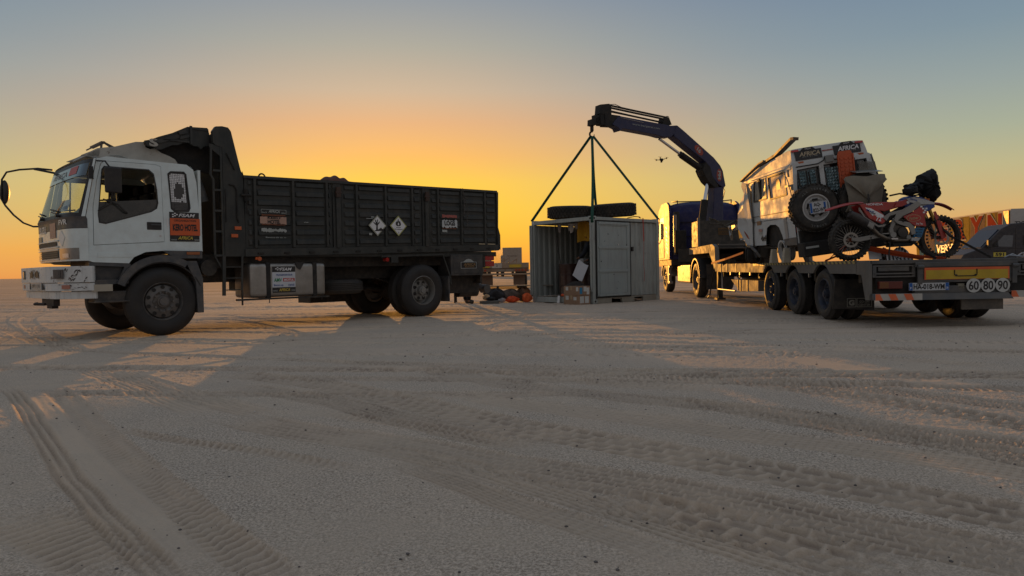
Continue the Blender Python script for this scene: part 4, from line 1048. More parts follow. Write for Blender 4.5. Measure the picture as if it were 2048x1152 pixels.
MB().lathe([(0, -.25), (.22, -.2), (.24, 0), (.22, .2), (0, .25)], (5.3, -1.0, .62), 'y', 20, close=False).build('engine_sump', CHASSIS, truck, smooth=40)
# fuel tank with straps and sponsor sticker
tk = MB().box(3.60, 2.20, 0.0, -0.62, 0.51, 1.085).build('fuel_tank', ALU, truck, bevel=0.07, seg=4, smooth=40)
for x in (3.28, 2.42): MB().box(x - .045, x + .045, 0.012, -0.63, 0.495, 1.10).build('tank_strap', MATTEBLACK, tk, bevel=0.03)
MB().prism([(2.80, 1.10), (2.62, 1.10), (2.66, 1.03), (2.70, 0.97), (2.76, 1.0)], 0.012, 0.002, 'y').build('dark_rag', BLACK, tk)
sk = MB().box(3.215, 2.795, 0.0005, 0.007, 0.585, 1.03).build('sponsor_sticker', mat('white sponsor vinyl', (0.55, 0.58, 0.62), 0.5, var=0.06, dust=0.1), tk)
MB().box(3.215, 2.795, 0.0075, 0.009, 0.935, 1.03).build('black_band', PRINTBLK, sk)
MB().box(3.215, 2.795, 0.0075, 0.009, 0.585, 0.675).build('black_band', PRINTBLK, sk)
for s_, x, z, w, h, m_, it in (('FSAM', 2.97, 0.982, 0.22, 0.055, PRINTW, .3), ('TRANSPORTEUR', 3.0, 0.885, 0.3, 0.03, PRINTBLU, 0), ('AMV', 3.115, 0.80, 0.14, 0.062, PRINTGRN, 0), ('Boost.up', 3.105, 0.71, 0.17, 0.04, PRINTBLU, 0), ('DIVE', 2.87, 0.71, 0.11, 0.038, PRINTBLU, 0), ('AFRICA', 3.0, 0.632, 0.2, 0.05, PRINTYEL, .25), ('RACE', 3.165, 0.62, 0.07, 0.022, PALE, 0), ('2024', 2.84, 0.62, 0.07, 0.022, PALE, 0)):
    lettering(s_, (x, 0.008, z), R_N, UPV, w, h, m_, sk, italic=it)
MB().box(3.02, 2.81, 0.0075, 0.009, 0.772, 0.83).build('red_box', PRINTRED, sk)
lettering('MOTUL', (2.915, 0.0085, 0.80), R_N, UPV, 0.18, 0.04, PRINTW, sk, bold=0.03, italic=.15)
mb = MB()
for k, (dx, dz) in enumerate(((0, .018), (.03, 0), (.06, .018), (.03, .036))): mb.box(3.16 - dx, 3.135 - dx, 0.0095, 0.0105, 0.965 + dz, 0.98 + dz)
mb.build('checker_mark', PRINTW, sk)
MB().box(3.83, 2.15, 0.02, -0.04, 0.475, 0.505).box(3.74, 3.72, .0, -.03, .40, .72).box(3.28, 3.27, .01, 0, .42, .5).box(2.30, 2.29, .01, 0, .43, .5).build('side_guard_bar', CHASSIS, truck)
MB().box(3.62, 2.1, -0.2, -0.6, 1.09, 1.20).build('tank_bracket', CHASSIS, truck)
# spare wheel slung flat under the bed
o_ = make_wheel(truck, (0, 0, 0), 0.50, 0.27, 0.285, 'rear', 1, name='spare_wheel', tyre=RUBBERD)
o_.location = (1.66, -0.58, 0.52); o_.rotation_euler = (R_(-90), 0, 0)
o_.location = (1.66, -0.56, 0.51)
# rear mudguard frame, mudflap, tool box, tail lamps, rear crossbar
mb = MB(); mb.strap([(1.0, -0.02, 1.20), (-0.50, -0.02, 1.24), (-0.69, -0.02, 0.78), (-0.71, -0.02, 0.62)], 0.03, 0.035); mb.box(0.78, 0.62, 0.0, -0.05, 1.08, 1.22)
mb.build('rear_guard_frame', DARKRIB, truck)
MB().box(-0.66, -0.63, 0.0, -0.62, 0.27, 0.8).build('rear_mudflap', GREYPLASTIC, truck)
MB().box(-0.66, -0.63, -1.66, -2.28, 0.27, 0.8).build('rear_mudflap', GREYPLASTIC, truck)
tb = MB().box(-0.72, -1.62, -0.02, -0.45, 0.80, 1.24).build('tool_box', mat('dark grey tool box', (0.035, 0.036, 0.038), 0.55, dust=0.2, var=0.2), truck, bevel=0.01)
MB().box(-0.80, -1.55, -0.012, -0.03, 0.84, 1.18).build('tool_box_door', mat('dark grey tool box', (0, 0, 0)), tb, bevel=0.008)
fr = MB().box(-0.98, -1.42, -0.010, -0.004, 0.945, 1.085).prism([(-1.05, 1.085), (-1.35, 1.085), (-1.27, 1.135), (-1.20, 1.15), (-1.13, 1.135)], -0.010, -0.004, 'y').build('rally_plate', PALE, tb)
MB().box(-0.992, -1.408, -0.0045, -0.002, 0.955, 1.075).build('plate_field', PRINTBLK, fr)
lettering('AFRICA', (-1.22, -0.0025, 1.03), R_N, UPV, 0.34, 0.06, mat('bronze print', (0.28, 0.16, 0.06), 0.5), fr, bold=0.02, italic=.2)
lettering('ECO RACE', (-1.22, -0.0025, 0.98), R_N, UPV, 0.26, 0.03, mat('bronze print', (0, 0, 0)), fr)
for z in (1.175, 1.045): MB().box(-1.72, -1.99, -0.05, -0.28, z - 0.06, z + 0.055).build('tail_lamp', RED_R, truck, bevel=0.012)
MB().box(-1.66, -1.72, -0.05, -0.3, 0.96, 1.24).box(-1.6, -1.66, -2.2, -0.1, .62, .8).box(-1.0, -1.66, -0.8, -.7, .5, .62).box(-.8, -1.7, -1.6, -1.5, .4, .56).build('rear_crossmember', CHASSIS, truck)
# hydraulic tail leg reaching down to the ground behind
MB().tube([(-1.35, -0.55, 0.86), (-1.95, -0.62, 0.60)], 0.085, 14).tube([(-1.95, -0.62, 0.60), (-2.22, -0.65, 0.49)], 0.055, 12).build('tow_arm', mat('worn blue grey steel', (0.05, 0.06, 0.075), 0.5, 0.3, dust=0.2), truck, smooth=40)
MB().cyl((-2.24, -0.56, 0.48), (-2.24, -0.74, 0.48), 0.10, n=20).build('coupling_eye', RIMSTEEL, truck)
MB().cyl((-1.2, -.4, .42), (-1.75, -.4, .42), 0.09, n=14).box(-0.75, -1.8, -.5, -.4, .50, .54).build('under_run_bar', CHASSIS, truck)
# bed: panels between posts, with pressed horizontal ribs
def zb(x): return lerp(1.345, 1.215, (x + 2.12) / 5.5)
def zt(x): return lerp(2.628, 2.512, (x + 2.064) / 5.74)
posts = [3.645, 1.93, -0.09, -2.06]
bed = MB().box(3.62, -2.05, -2.27, -0.05, 1.20, 1.30).build('bed_floor', DARKPAINT, truck)
for (ya, yb, s) in ((-0.03, -0.075, 1), (-2.25, -2.205, -1)):
    for k in range(3):
        xa, xb = posts[k] - 0.10, posts[k + 1] + 0.10
        if k == 0: xa = 3.64
        if k == 2: xb = -2.05
        P = [(xa, zb(xa) + 0.12), (xb, zb(xb) + 0.12), (xb, zt(xb)), (xa, zt(xa))]
        pn = MB().prism(P, ya, yb, 'y').build('side_panel', DARKPAINT, truck)
        vr = {0: [3.475, 2.79, 2.14], 1: [1.52, 0.88, 0.25], 2: [-0.40, -1.03, -1.70]}[k] if s > 0 else []
        for x in vr:
            MB().hexa([(x + .03, ya, zb(x) + .10), (x - .03, ya, zb(x) + .10), (x - .02, ya + .035 * s, zb(x) + .13), (x + .02, ya + .035 * s, zb(x) + .13), (x + .03, ya, zt(x)), (x - .03, ya, zt(x)), (x - .02, ya + .035 * s, zt(x) - .01), (x + .02, ya + .035 * s, zt(x) - .01)]).build('upright_rib', DARKRIB, pn)
        if s > 0:
            xs = [xa] + [v for v in vr] + [xb]
            for i in range(len(xs) - 1):
                x0, x1 = xs[i] - 0.045, xs[i + 1] + 0.045
                for r_ in range(7):
                    t = (r_ + 0.62) / 7.15
                    z0 = lerp(zb(x0) + .12, zt(x0), t); z1 = lerp(zb(x1) + .12, zt(x1), t)
                    h = 0.052
                    MB().hexa([(x0, ya, z0 - h), (x1, ya, z1 - h), (x1, ya - .002, z1 + h), (x0, ya - .002, z0 + h),
                               (x0 - .02, ya + .028, z0 - h + .012), (x1 + .02, ya + .028, z1 - h + .012), (x1 + .02, ya + .020, z1 + h - .03), (x0 - .02, ya + .020, z0 + h - .03)]).build('pressed_rib', DARKPAINT, pn)
    mb = MB()
    mb.hexa([(3.66, ya + .03 * s, zb(3.66) - .01), (-2.10, ya + .03 * s, zb(-2.1) - .01), (-2.10, yb, zb(-2.1) - .01), (3.66, yb, zb(3.66) - .01), (3.66, ya + .03 * s, zb(3.66) + .115), (-2.10, ya + .03 * s, zb(-2.1) + .115), (-2.10, yb, zb(-2.1) + .115), (3.66, yb, zb(3.66) + .115)])
    br = mb.build('bottom_rail', DARKRIB, truck)
    mb = MB(); mb.hexa([(3.66, ya + .04 * s, zt(3.66) - .03), (-2.06, ya + .04 * s, zt(-2.06) - .03), (-2.06, yb, zt(-2.06) - .03), (3.66, yb, zt(3.66) - .03), (3.66, ya + .04 * s, zt(3.66) + .015), (-2.06, ya + .04 * s, zt(-2.06) + .015), (-2.06, yb, zt(-2.06) + .015), (3.66, yb, zt(3.66) + .015)])
    mb.build('top_rail', DARKRIB, truck)
    for x in posts[1:3]:
        mb = MB(); mb.box(x - .085, x + .085, ya + .018 * s, yb - .02 * s, zb(x) - .02, zt(x) + .005); mb.box(x - .035, x + .035, ya + .018 * s, ya + .05 * s, zb(x) + .1, zt(x) - .25)
        po = mb.build('bed_post', DARKRIB, truck, bevel=0.01)
        if s > 0: MB().box(x - .045, x + .045, ya + .05, ya + .085, zt(x) - .28, zt(x) - .10).cyl((x - .06, ya + .07, zt(x) - .2), (x + .06, ya + .07, zt(x) - .2), .02, n=8).build('latch', mat('rusty latch', (0.06, 0.035, 0.025), 0.7, rust=0.6), po)
mb = MB(); mb.box(-2.05, -2.10, -2.25, -0.03, 1.33, 2.61); mb.prism([(-2.06, 1.35), (-2.14, 1.35), (-2.14, 1.67), (-2.08, 1.84), (-2.10, 2.615), (-2.04, 2.615)], 0.0, -0.07, 'y')
tg = mb.build('tailgate', DARKPAINT, truck)
mb = MB()
for x0, x1 in ((-1.50, -1.72), (-1.76, -1.98)): mb.box(x0, x1, -0.005, 0.002, 1.462, 1.474)
mb.build('pale_scuff', mat('bare pale wood', (0.75, 0.6, 0.38), 0.6, var=0.1), br)
q = random.Random(3)
for i in range(12):
    x = 3.4 - i * 0.47; MB().box(x - .05, x + .05, 0.0, .018, zb(x) + .02, zb(x) + .05).build('hinge', MATTEBLACK, truck)
MB().tube([(3.30 + .06 * math.cos(a), -.1, 2.52 + .07 * math.sin(a)) for a in np.linspace(0, math.pi, 8)], 0.014, 6).tube([(3.70, -.03, 2.52), (3.67, -.03, 2.58), (3.65, -.03, 2.50)], .012, 6).build('lifting_ring', MATTEBLACK, truck)
MB().box(3.60, 3.66, -0.02, 0.02, 2.10, 2.30).cyl((3.55, .02, 2.2), (3.72, .02, 2.2), .02, n=8).cyl((3.63, .02, 2.3), (3.63, .02, 1.9), .012, n=6).build('side_latch', MATTEBLACK, truck)
# hazard diamonds
def diamond(cx, cz, frame_m, nm):
    w = 0.205
    d = MB().prism([(cx - w, cz), (cx, cz + w), (cx + w, cz), (cx, cz - w)], 0.0, 0.022, 'y').build('hazard_diamond', mat('diamond edge', (0.05, 0.05, 0.045), 0.5), truck)
    f = MB().prism([(cx - w * .97, cz), (cx, cz + w * .97), (cx + w * .97, cz), (cx, cz - w * .97)], 0.0225, 0.0235, 'y').build('diamond_border', frame_m, d)
    MB().prism([(cx - w * .84, cz), (cx, cz + w * .84), (cx + w * .84, cz), (cx, cz - w * .84)], 0.024, 0.025, 'y').build('diamond_field', PRINTW, f)
    return d
YG = mat('yellow green edge', (0.36, 0.36, 0.10), 0.5, dust=0.2)
d1 = diamond(1.097, 1.782, mat('pale grey edge', (0.34, 0.34, 0.26), 0.5), 'env'); d2 = diamond(0.615, 1.79, YG, 'fire')
mb = MB(); y = 0.027
def flat(pts, m_, par, nm, y=0.0265):
    tr = tessellate_polygon([[Vector((p[0], p[1], 0)) for p in pts]])
    mb = MB(); mb.add([(p[0], y, p[1]) for p in pts], [tuple(t) for t in tr]); return mb.build(nm, m_, par)
# dead tree and fish ; flame over a bar  (x runs to the left in the picture)
tree_ = [(1.135, 1.69), (1.125, 1.78), (1.185, 1.83), (1.19, 1.855), (1.135, 1.82), (1.155, 1.89), (1.135, 1.89), (1.12, 1.84), (1.10, 1.90), (1.085, 1.89), (1.10, 1.82), (1.05, 1.865), (1.045, 1.845), (1.092, 1.785), (1.095, 1.69)]
flat(tree_, PRINTBLK, d1, 'tree_symbol')
flat([(1.16, 1.69), (1.08, 1.71), (1.02, 1.745), (0.985, 1.715), (0.965, 1.73), (0.97, 1.685), (1.16, 1.675)], PRINTBLK, d1, 'ground_symbol')
fl = lambda P: [(0.617 + (x - 0.617) * 1.35, 1.785 + (z - 1.785) * 1.15) for x, z in P]
flat(fl([(0.66, 1.80), (0.665, 1.84), (0.645, 1.87), (0.64, 1.85), (0.62, 1.91), (0.605, 1.86), (0.59, 1.875), (0.575, 1.83), (0.575, 1.80), (0.60, 1.785), (0.64, 1.785)]), PRINTBLK, d2, 'flame_symbol')
flat(fl([(0.62, 1.80), (0.63, 1.82), (0.615, 1.85), (0.605, 1.82), (0.608, 1.80)]), PRINTW, d2, 'flame_heart', 0.0272)
MB().box(0.56, 0.67, 0.0262, 0.0268, 1.755, 1.765).build('symbol_bar', PRINTBLK, d2)
lettering('INFLAMMABLE', (0.615, 0.0262, 1.725), R_N, UPV, 0.19, 0.018, PRINTBLK, d2, lift=0.001)
lettering('3', (0.615, 0.0262, 1.66), R_N, UPV, 0.02, 0.03, PRINTBLK, d2, lift=0.001)
for x0, x1, z0, z1 in ((1.33, 1.16, 1.905, 1.915), (1.22, 1.15, 1.93, 1.95), (1.27, 1.21, 1.60, 1.64)): MB().box(x0, x1, 0.0, 0.004, z0, z1).build('old_sticker_scrap', PALE, truck)
# torn stickers on the side, draped over the ribs
def torn(x0, x1, z0, z1, m_, nm, parent, seed, y=0.004, n=14, jag=0.012, bot=True):
    q = random.Random(seed); top = [(lerp(x0, x1, i / n), z1 + q.uniform(-jag, jag)) for i in range(n + 1)]
    low = [(lerp(x1, x0, i / n), z0 + (q.uniform(-jag, jag) if bot else 0)) for i in range(n + 1)]
    return MB().prism(top + low, y, y - 0.003, 'y').build(nm, m_, parent)
s1 = torn(3.38, 2.93, 1.915, 1.99, PRINTBLK, 'torn_sticker', truck, 1, jag=0.002)
MB().box(3.38, 2.93, .0045, .006, 1.983, 1.988).box(3.38, 3.374, .0045, .006, 1.92, 1.988).box(2.936, 2.93, .0045, .006, 1.92, 1.988).build('sticker_outline', PALE, s1)
lettering('AFRICA', (3.15, 0.005, 1.957), R_N, UPV, 0.20, 0.05, PALE, s1, italic=.25, bold=.02)
lettering('RACE', (3.32, 0.005, 1.935), R_N, UPV, 0.08, 0.022, PALE, s1); lettering('2024', (2.985, 0.005, 1.935), R_N, UPV, 0.075, 0.022, PALE, s1)
torn(3.37, 2.95, 1.88, 1.905, mat('dull rust red vinyl', (0.16, 0.05, 0.02), 0.6, var=0.2), 'torn_sticker', truck, 2, jag=0.003)
s2 = torn(3.40, 2.93, 1.745, 1.865, PRINTPINK, 'torn_sticker', truck, 3, jag=0.008)
lettering('KERO', (3.155, 0.005, 1.85), R_N, UPV, 0.23, 0.045, PRINTBLK, s2, bold=.04); lettering('HOTEL', (3.155, 0.005, 1.78), R_N, UPV, 0.23, 0.075, PRINTBLK, s2, bold=.04)
torn(3.37, 2.95, 1.725, 1.742, mat('dull rust red vinyl', (0, 0, 0)), 'torn_sticker', truck, 4, jag=0.003)
torn(3.38, 2.93, 1.615, 1.665, PALE, 'torn_sticker', truck, 5, jag=0.014, n=26)
lettering('Benzine 05 22 11', (3.13, 0.005, 1.52), R_N, UPV, 0.36, 0.02, PALE, truck, name='side_lettering')
s3 = torn(-0.495, -0.89, 2.0, 2.055, mat('torn red vinyl', (0.36, 0.10, 0.08), 0.55, var=0.2), 'torn_sticker', truck, 6, jag=0.01)
s4 = torn(-0.49, -0.895, 1.80, 1.955, mat('torn pale grey vinyl', (0.5, 0.52, 0.52), 0.55, var=0.1), 'torn_sticker', truck, 7, jag=0.022)
lettering('LOGS', (-0.69, 0.005, 1.885), R_N, UPV, 0.29, 0.10, PRINTBLK, s4, bold=.04, italic=-.1)
torn(-0.49, -0.62, 1.70, 1.745, PALE, 'torn_sticker', truck, 8, jag=0.01); torn(-0.49, -0.87, 1.77, 1.785, mat('dull rust red vinyl', (0, 0, 0)), 'torn_sticker', truck, 9, jag=0.004)
torn(2.60, 2.52, 1.79, 1.80, PALE, 'torn_sticker', truck, 10, jag=0.003)
MB().lathe([(0, 0), (.035, 0), (.035, .02), (0, .02)], (3.43, 0.0, 1.16), 'y', 10).box(3.49, 3.41, .0, -.03, 1.145, 1.19).build('side_reflector', ORANGE_R, truck)
MB().cyl((0.87, 0.0, 1.14), (0.87, -.1, 1.14), .04, n=12).build('side_reflector', RED_R, truck)

# brown lump of tarpaulin on the load and a chain hung over the side
q = random.Random(9)
mb = MB(); mb.grid(lambda u, v: (lerp(2.02, 1.46, u), lerp(-0.75, -0.04, v), 2.53 + 0.20 * math.sin(math.pi * u) ** 0.45 * math.sin(math.pi * v) ** 0.4 * (1.05 - 0.55 * u) + 0.02 * math.sin(u * 21 + v * 9) * math.sin(math.pi * u)), 22, 12)
tp = mb.build('tarpaulin', mat('reddish brown tarpaulin', (0.10, 0.035, 0.018), 0.7, var=0.3, scale=8), smooth=80, loc=(-1.756, 14.227, 0), rot=(0, 0, R_(-135.2)))
tag(tp, 'reddish brown tarpaulin bundled on top of the dark lorry side', 'tarpaulin')
mb = MB()
def links(P, step=0.035, r=0.006):
    P = [Vector(p) for p in P]; k = 0
    for a, b in zip(P, P[1:]):
        n = max(1, int((b - a).length / step)); d = (b - a).normalized(); s1 = Vector((1, 0, 0)); s1 = (s1 - d * s1.dot(d)).normalized(); s2 = d.cross(s1)
        for i in range(n):
            c = a.lerp(b, (i + .5) / n); e = s1 if k % 2 else s2; k += 1
            mb.tube([c + d * (step * .62 * math.cos(t)) + e * (0.012 * math.sin(t)) for t in [2 * math.pi * j / 8 for j in range(9)]], r * .7, 4, caps=False)
links([(-1.04, -.06, 2.62), (-1.03, .045, 2.61), (-1.06, .05, 2.3), (-1.05, .05, 2.03)])
links([(-1.05, .05, 2.53), (-1.15, .05, 2.2), (-1.13, .05, 1.8), (-1.12, .055, 1.78)])
o_ = mb.build('chain', mat('dull chain steel', (0.10, 0.09, 0.08), 0.5, 0.5, var=0.2), loc=(-1.756, 14.227, 0), rot=(0, 0, R_(-135.2)))
tag(o_, 'dull steel chain hanging over the lorry side near its tail', 'chain')

# ================================================================== the open storage container under the crane
KO, KR = (2.044, 17.858, 0), 41.35
CONT = mat('pale grey green container paint', (0.33, 0.36, 0.34), 0.5, var=0.08, dust=0.15, rust=0.25, streak=0.4, scale=1.6)
CONTD = mat('grey door paint', (0.30, 0.345, 0.34), 0.45, var=0.08, dust=0.15, streak=0.25, scale=1.5)
CX, CY, CH = 2.72, 2.23, 2.22
cont = thing('storage_container', 'short pale grey shipping container standing open on the sand under the crane slings', 'container', KO, KR)
def corrug(x0, x1, z0, z1, y, d, pitch, flip=1, axis='x'):
    """trapezoid corrugated sheet along x at depth y, waves of depth d"""
    xs = []; x = x0
    while x < x1 - 1e-6:
        for k, (a, b) in enumerate(((0, 0), (.32, 0), (.5, 1), (.82, 1))):
            if x + a * pitch < x1: xs.append((x + a * pitch, y + flip * d * b))
        x += pitch
    xs.append((x1, y))
    mb = MB(); vs = []; fs = []
    for (a, b) in xs:
        for z in (z0, z1): vs.append((a, b, z) if axis == 'x' else (b, a, z))
    for i in range(len(xs) - 1): fs.append((2 * i, 2 * i + 2, 2 * i + 3, 2 * i + 1))
    mb.add(vs, fs); return mb
corrug(0.10, CX - 0.1, 0.16, 2.10, 0.045, 0.035, 0.21).build('front_wall', CONT, cont, thick=0.004)
corrug(0.10, CX - 0.1, 0.16, 2.10, CY - 0.045, 0.035, 0.21, -1).build('back_wall', CONT, cont, thick=0.004)
corrug(0.10, CY - 0.1, 0.16, 2.10, CX - 0.045, 0.035, 0.21, -1, 'y').build('end_wall', CONT, cont, thick=0.004)
corrug(0.06, CX - 0.06, 0.06, CY - 0.06, 2.165, 0.02, 0.21, -1, 'y')
MB().box(0.05, CX - .05, 0.05, CY - .05, 2.15, 2.17).build('container_roof', CONT, cont)
MB().box(0.05, CX - .05, 0.05, CY - .05, 0.12, 0.155).build('plywood_floor', mat('dusty plywood', (0.16, 0.12, 0.08), 0.8, var=0.3), cont)
for (x, y) in ((0, 0), (CX, 0), (0, CY), (CX, CY)):
    sx, sy = (1 if x == 0 else -1), (1 if y == 0 else -1)
    p_ = MB().box(x, x + sx * 0.10, y, y + sy * 0.10, 0.11, 2.11).build('corner_post', CONT, cont, bevel=0.008)
    for z in (0, CH - 0.115):
        c_ = MB().box(x - sx * .003, x + sx * 0.15, y - sy * .003, y + sy * 0.14, z, z + 0.115).build('corner_casting', CONT, p_, bevel=0.01)
        mb = MB(); zz = z + 0.0575; yy = y + sy * 0.07; xx = x + sx * .075
        mb.cyl((x - sx * .006, yy, zz), (x + sx * .003, yy, zz), .028, n=12); mb.build('casting_hole', mat('bright worn steel', (0.5, 0.5, 0.5), 0.4, 0.5) if z == 0 or (x, y) != (0, 0) else MATTEBLACK, c_)
        MB().cyl((xx, y - sy * .006, zz), (xx, y + sy * .003, zz), .028, n=12).build('casting_hole', MATS['bright worn steel'] if x > 0 else MATTEBLACK, c_)
for y in (0.0, CY):
    sy = 1 if y == 0 else -1
    MB().box(.15, CX - .15, y, y + sy * .06, CH - .10, CH - .02).build('top_rail', CONT, cont, bevel=.006)
    MB().box(.15, .70, y, y + sy * .06, .0, .15).box(1.12, 1.62, y, y + sy * .06, 0, .15).box(2.0, CX - .15, y, y + sy * .06, 0, .15).box(.70, 1.12, y, y + sy * .06, .115, .15).box(1.62, 2.0, y, y + sy * .06, .115, .15).build('bottom_rail', mat('dusty container base', (0.26, 0.25, 0.21), 0.7, dust=0.4, rust=.3), cont)
mb = MB(); mb.box(0, .06, .14, CY - .14, CH - .11, CH - .015); mb.build('door_header', CONT, cont, bevel=.006)
MB().box(CX, CX - .06, .14, CY - .14, CH - .11, CH - .015).build('end_header', CONT, cont)
MB().box(0, .06, .14, CY - .14, .01, .15).build('door_sill', CONT, cont, bevel=.005)
MB().box(CX, CX - .06, .14, CY - .14, .01, .15).build('end_sill', CONT, cont)
# hinge tubes on the near post
mb = MB()
for a, b in ((.35, .75), (.78, 1.2), (1.24, 1.62), (1.66, 2.0)): mb.cyl((-.02, .035, a), (-.02, .035, b), .022, n=10)
for z in (.33, .76, 1.22, 1.64, 2.0): mb.box(-.05, .02, .01, .06, z - .015, z + .015)
mb.build('door_hinge', CONT, cont)
# personnel door in the right wall: frame, ribs, panels, lock
dx0, dx1 = .10, 1.47
MB().prism([(dx0, .14), (dx1, .14), (dx1, 2.115), (dx0, 2.115)], -.005, -.02, 'y', holes=[[(dx0 + .04, .17), (dx1 - .03, .17), (dx1 - .03, 2.09), (dx0 + .04, 2.09)]]).build('door_frame', MATTEBLACK, cont)
dd = MB().box(dx0 + .05, dx1 - .04, .01, -.03, .18, 2.08).build('side_door', CONTD, cont, bevel=.006)
for z0, z1 in ((.245, .80), (.86, 1.40), (1.46, 2.0)):
    mb = MB(); mb.prism([(dx0 + .12, z0), (dx1 - .16, z0), (dx1 - .16, z1), (dx0 + .12, z1)], -.030, -.045, 'y', holes=[[(dx0 + .135, z0 + .015), (dx1 - .175, z0 + .015), (dx1 - .175, z1 - .015), (dx0 + .135, z1 - .015)]])
    mb.build('door_panel', CONTD, dd)
for z in (.83, 1.43, 2.04, .21): MB().box(dx0 + .08, dx1 - .12, -.028, -.05, z - .03, z + .03).build('door_rib', CONTD, dd, bevel=.008)
lk = MB().box(dx1 + .03, dx1 + .09, .0, -.05, 1.33, 1.45).build('lock_box', BLACK, cont, bevel=.006)
q = random.Random(5)
mb = MB()
for i in range(9): x, z = q.uniform(.25, 1.35), q.uniform(.35, 1.9); mb.cyl((x, -.031, z), (x, -.036, z), q.uniform(.008, .016), n=8)
mb.build('door_rivet', MATTEBLACK, dd, stuff=True)
MB().cyl((.95, -.031, 1.50), (.95, -.038, 1.50), .022, n=10).build('door_eye', STEEL, dd)
# far leaf of the double door swung right back against the far wall
mb = MB(); mb.box(-.04, .0, CY + .01, CY + .05, .2, 2.1); mb.T = Matrix.Translation((0, CY, 0)) @ Matrix.Rotation(R_(8), 4, 'Z'); mb.box(-.02, .9, .04, .07, .15, 2.08)
mb.build('open_door_leaf', CONT, cont)
MB().cyl((-.03, CY - .03, .2), (-.03, CY - .03, 2.1), .018, n=8).build('locking_bar', CONT, cont)

# two big tyres lying on its roof
def lying_tyre(loc, R, W, tilt, label, seed):
    t = thing('tyre', label, 'tyre', loc, 0, 'tyres lying on the container roof')
    t.rotation_euler = tilt
    o = make_wheel(t, (0, 0, 0), R, W, R * .56, 'none', 1, name='tyre_carcass', tyre=mat('black off road tyre', (0.014, 0.013, 0.012), .85, var=.2, dust=.15, scale=4), treadn=40)
    o.rotation_euler = (R_(-90), 0, 0); o.location = (0, 0, 0)
    return t
KM = Matrix.Translation(KO) @ Matrix.Rotation(R_(KR), 4, 'Z')
lying_tyre(KM @ Vector((0.62, 1.35, 2.24)), .62, .35, (R_(3), R_(-1), .4), 'left of the two black off road tyres lying flat on the container roof', 1)
lying_tyre(KM @ Vector((1.42, .53, 2.26)), .62, .37, (R_(-2), R_(-4), 1.4), 'right of the two black off road tyres on the container roof, propped on the other', 2)
# slings and hook
HOOK = Vector((2.27, 19.57, 4.54))
SLING = mat('green webbing', (0.010, 0.065, 0.042), 0.8, var=.2, scale=20)
corners = [((0, CY, CH), 'green webbing sling from the crane hook to the left corner of the container', -.12), ((CX, 0, CH), 'green webbing sling from the crane hook to the right corner of the container', .02), ((0, 0, CH), 'green webbing sling hanging from the crane hook to the near corner of the container', .04), ((CX, CY, CH), 'green webbing sling from the crane hook to the hidden far corner of the container', -.06)]
for c_, lb, sag in corners:
    w = KM @ Vector(c_) + Vector((0, 0, -.01)); top = HOOK + Vector((w.x - HOOK.x, w.y - HOOK.y, 0)).normalized() * .03 + Vector((0, 0, -.02))
    P = []
    for i in range(17):
        t = i / 16; p_ = top.lerp(w, t); p_.z -= abs(sag) * math.sin(math.pi * t) * .6; p_.x += sag * math.sin(math.pi * t) * .5; P.append(p_)
    mb = MB(); mb.strap(P, .075, .008, (0.75, .3, 0))
    if c_[0] == 0 and c_[1] == 0: mb.strap([w + Vector((0, -.01, .02)), w + Vector((-.01, -.03, -.1)), w + Vector((0, 0, -.16))], .07, .01, (1, 0, 0))
    o_ = mb.build('lifting_sling', SLING); tag(o_, lb, 'sling', 'slings lifting the container')
# red strap hanging down the right wall
P = [KM @ Vector(p_) for p_ in ((2.02, .1, 2.235), (2.02, -.008, 2.225), (2.02, -.012, 2.1), (2.04, -.012, 1.6), (2.02, -.012, 1.0), (2.05, -.012, .7), (2.03, -.012, .52))]
tag(MB().strap(P[:4], .04, .004, (.75, .66, 0)).tube(P[3:], .006, 5).build('red_strap', mat('faded red strap', (0.42, 0.06, 0.04), .7)), 'thin faded red strap hanging down the right wall of the container', 'strap')
P = [KM @ Vector(p_) for p_ in ((1.75, .3, 2.24), (1.80, .1, 2.27), (1.95, .06, 2.26), (2.02, .1, 2.24))]
mb = MB(); mb.strap(P, .05, .02); mb.build('strap_bundle', mat('rust red strap', (0.2, 0.05, 0.03), .8)); tag(bpy.data.objects['strap_bundle'], 'small rust red bundle of strap on the container roof right of the tyres', 'strap')

# drums
DRUM = mat('dark red brown drum', (0.035, 0.012, 0.010), .35, var=.3, dust=.12, coat=.3)
def drum(x, y, z, label, m_=DRUM):
    t = thing('oil_drum', label, 'drum', KM @ Vector((x, y, z)), 0, 'oil drums in the container')
    prof = [(0, .0), (.28, .0), (.29, .015), (.283, .03), (.283, .28), (.293, .29), (.283, .30), (.283, .57), (.293, .58), (.283, .59), (.283, .85), (.29, .865), (.28, .88), (.275, .865), (0, .865)]
    MB().lathe(prof, (0, 0, 0), 'z', 28, close=False).build('drum_shell', m_, t, smooth=40)
    MB().cyl((.16, 0, .865), (.16, 0, .885), .035, n=12).build('bung', STEEL, t)
    return t
DZ = .155
drum(.62, 1.42, DZ, 'dark red oil drum nearest the left wall inside the container'); drum(.75, .82, DZ, 'dark red oil drum in front of the person in the container')
drum(1.25, 1.55, DZ, 'dark red oil drum at the back left inside the container'); drum(1.35, .95, DZ, 'dark red oil drum at the back middle inside the container')
tag(MB().box(-.13, .13, -.1, .1, 0, .12).build('pale_box', mat('pale grey plastic', (.4, .42, .42), .5), loc=KM @ Vector((.78, .95, DZ + .89)), rot=(0, 0, R_(20)), bevel=.01), 'small pale grey box standing on the oil drums', 'box')
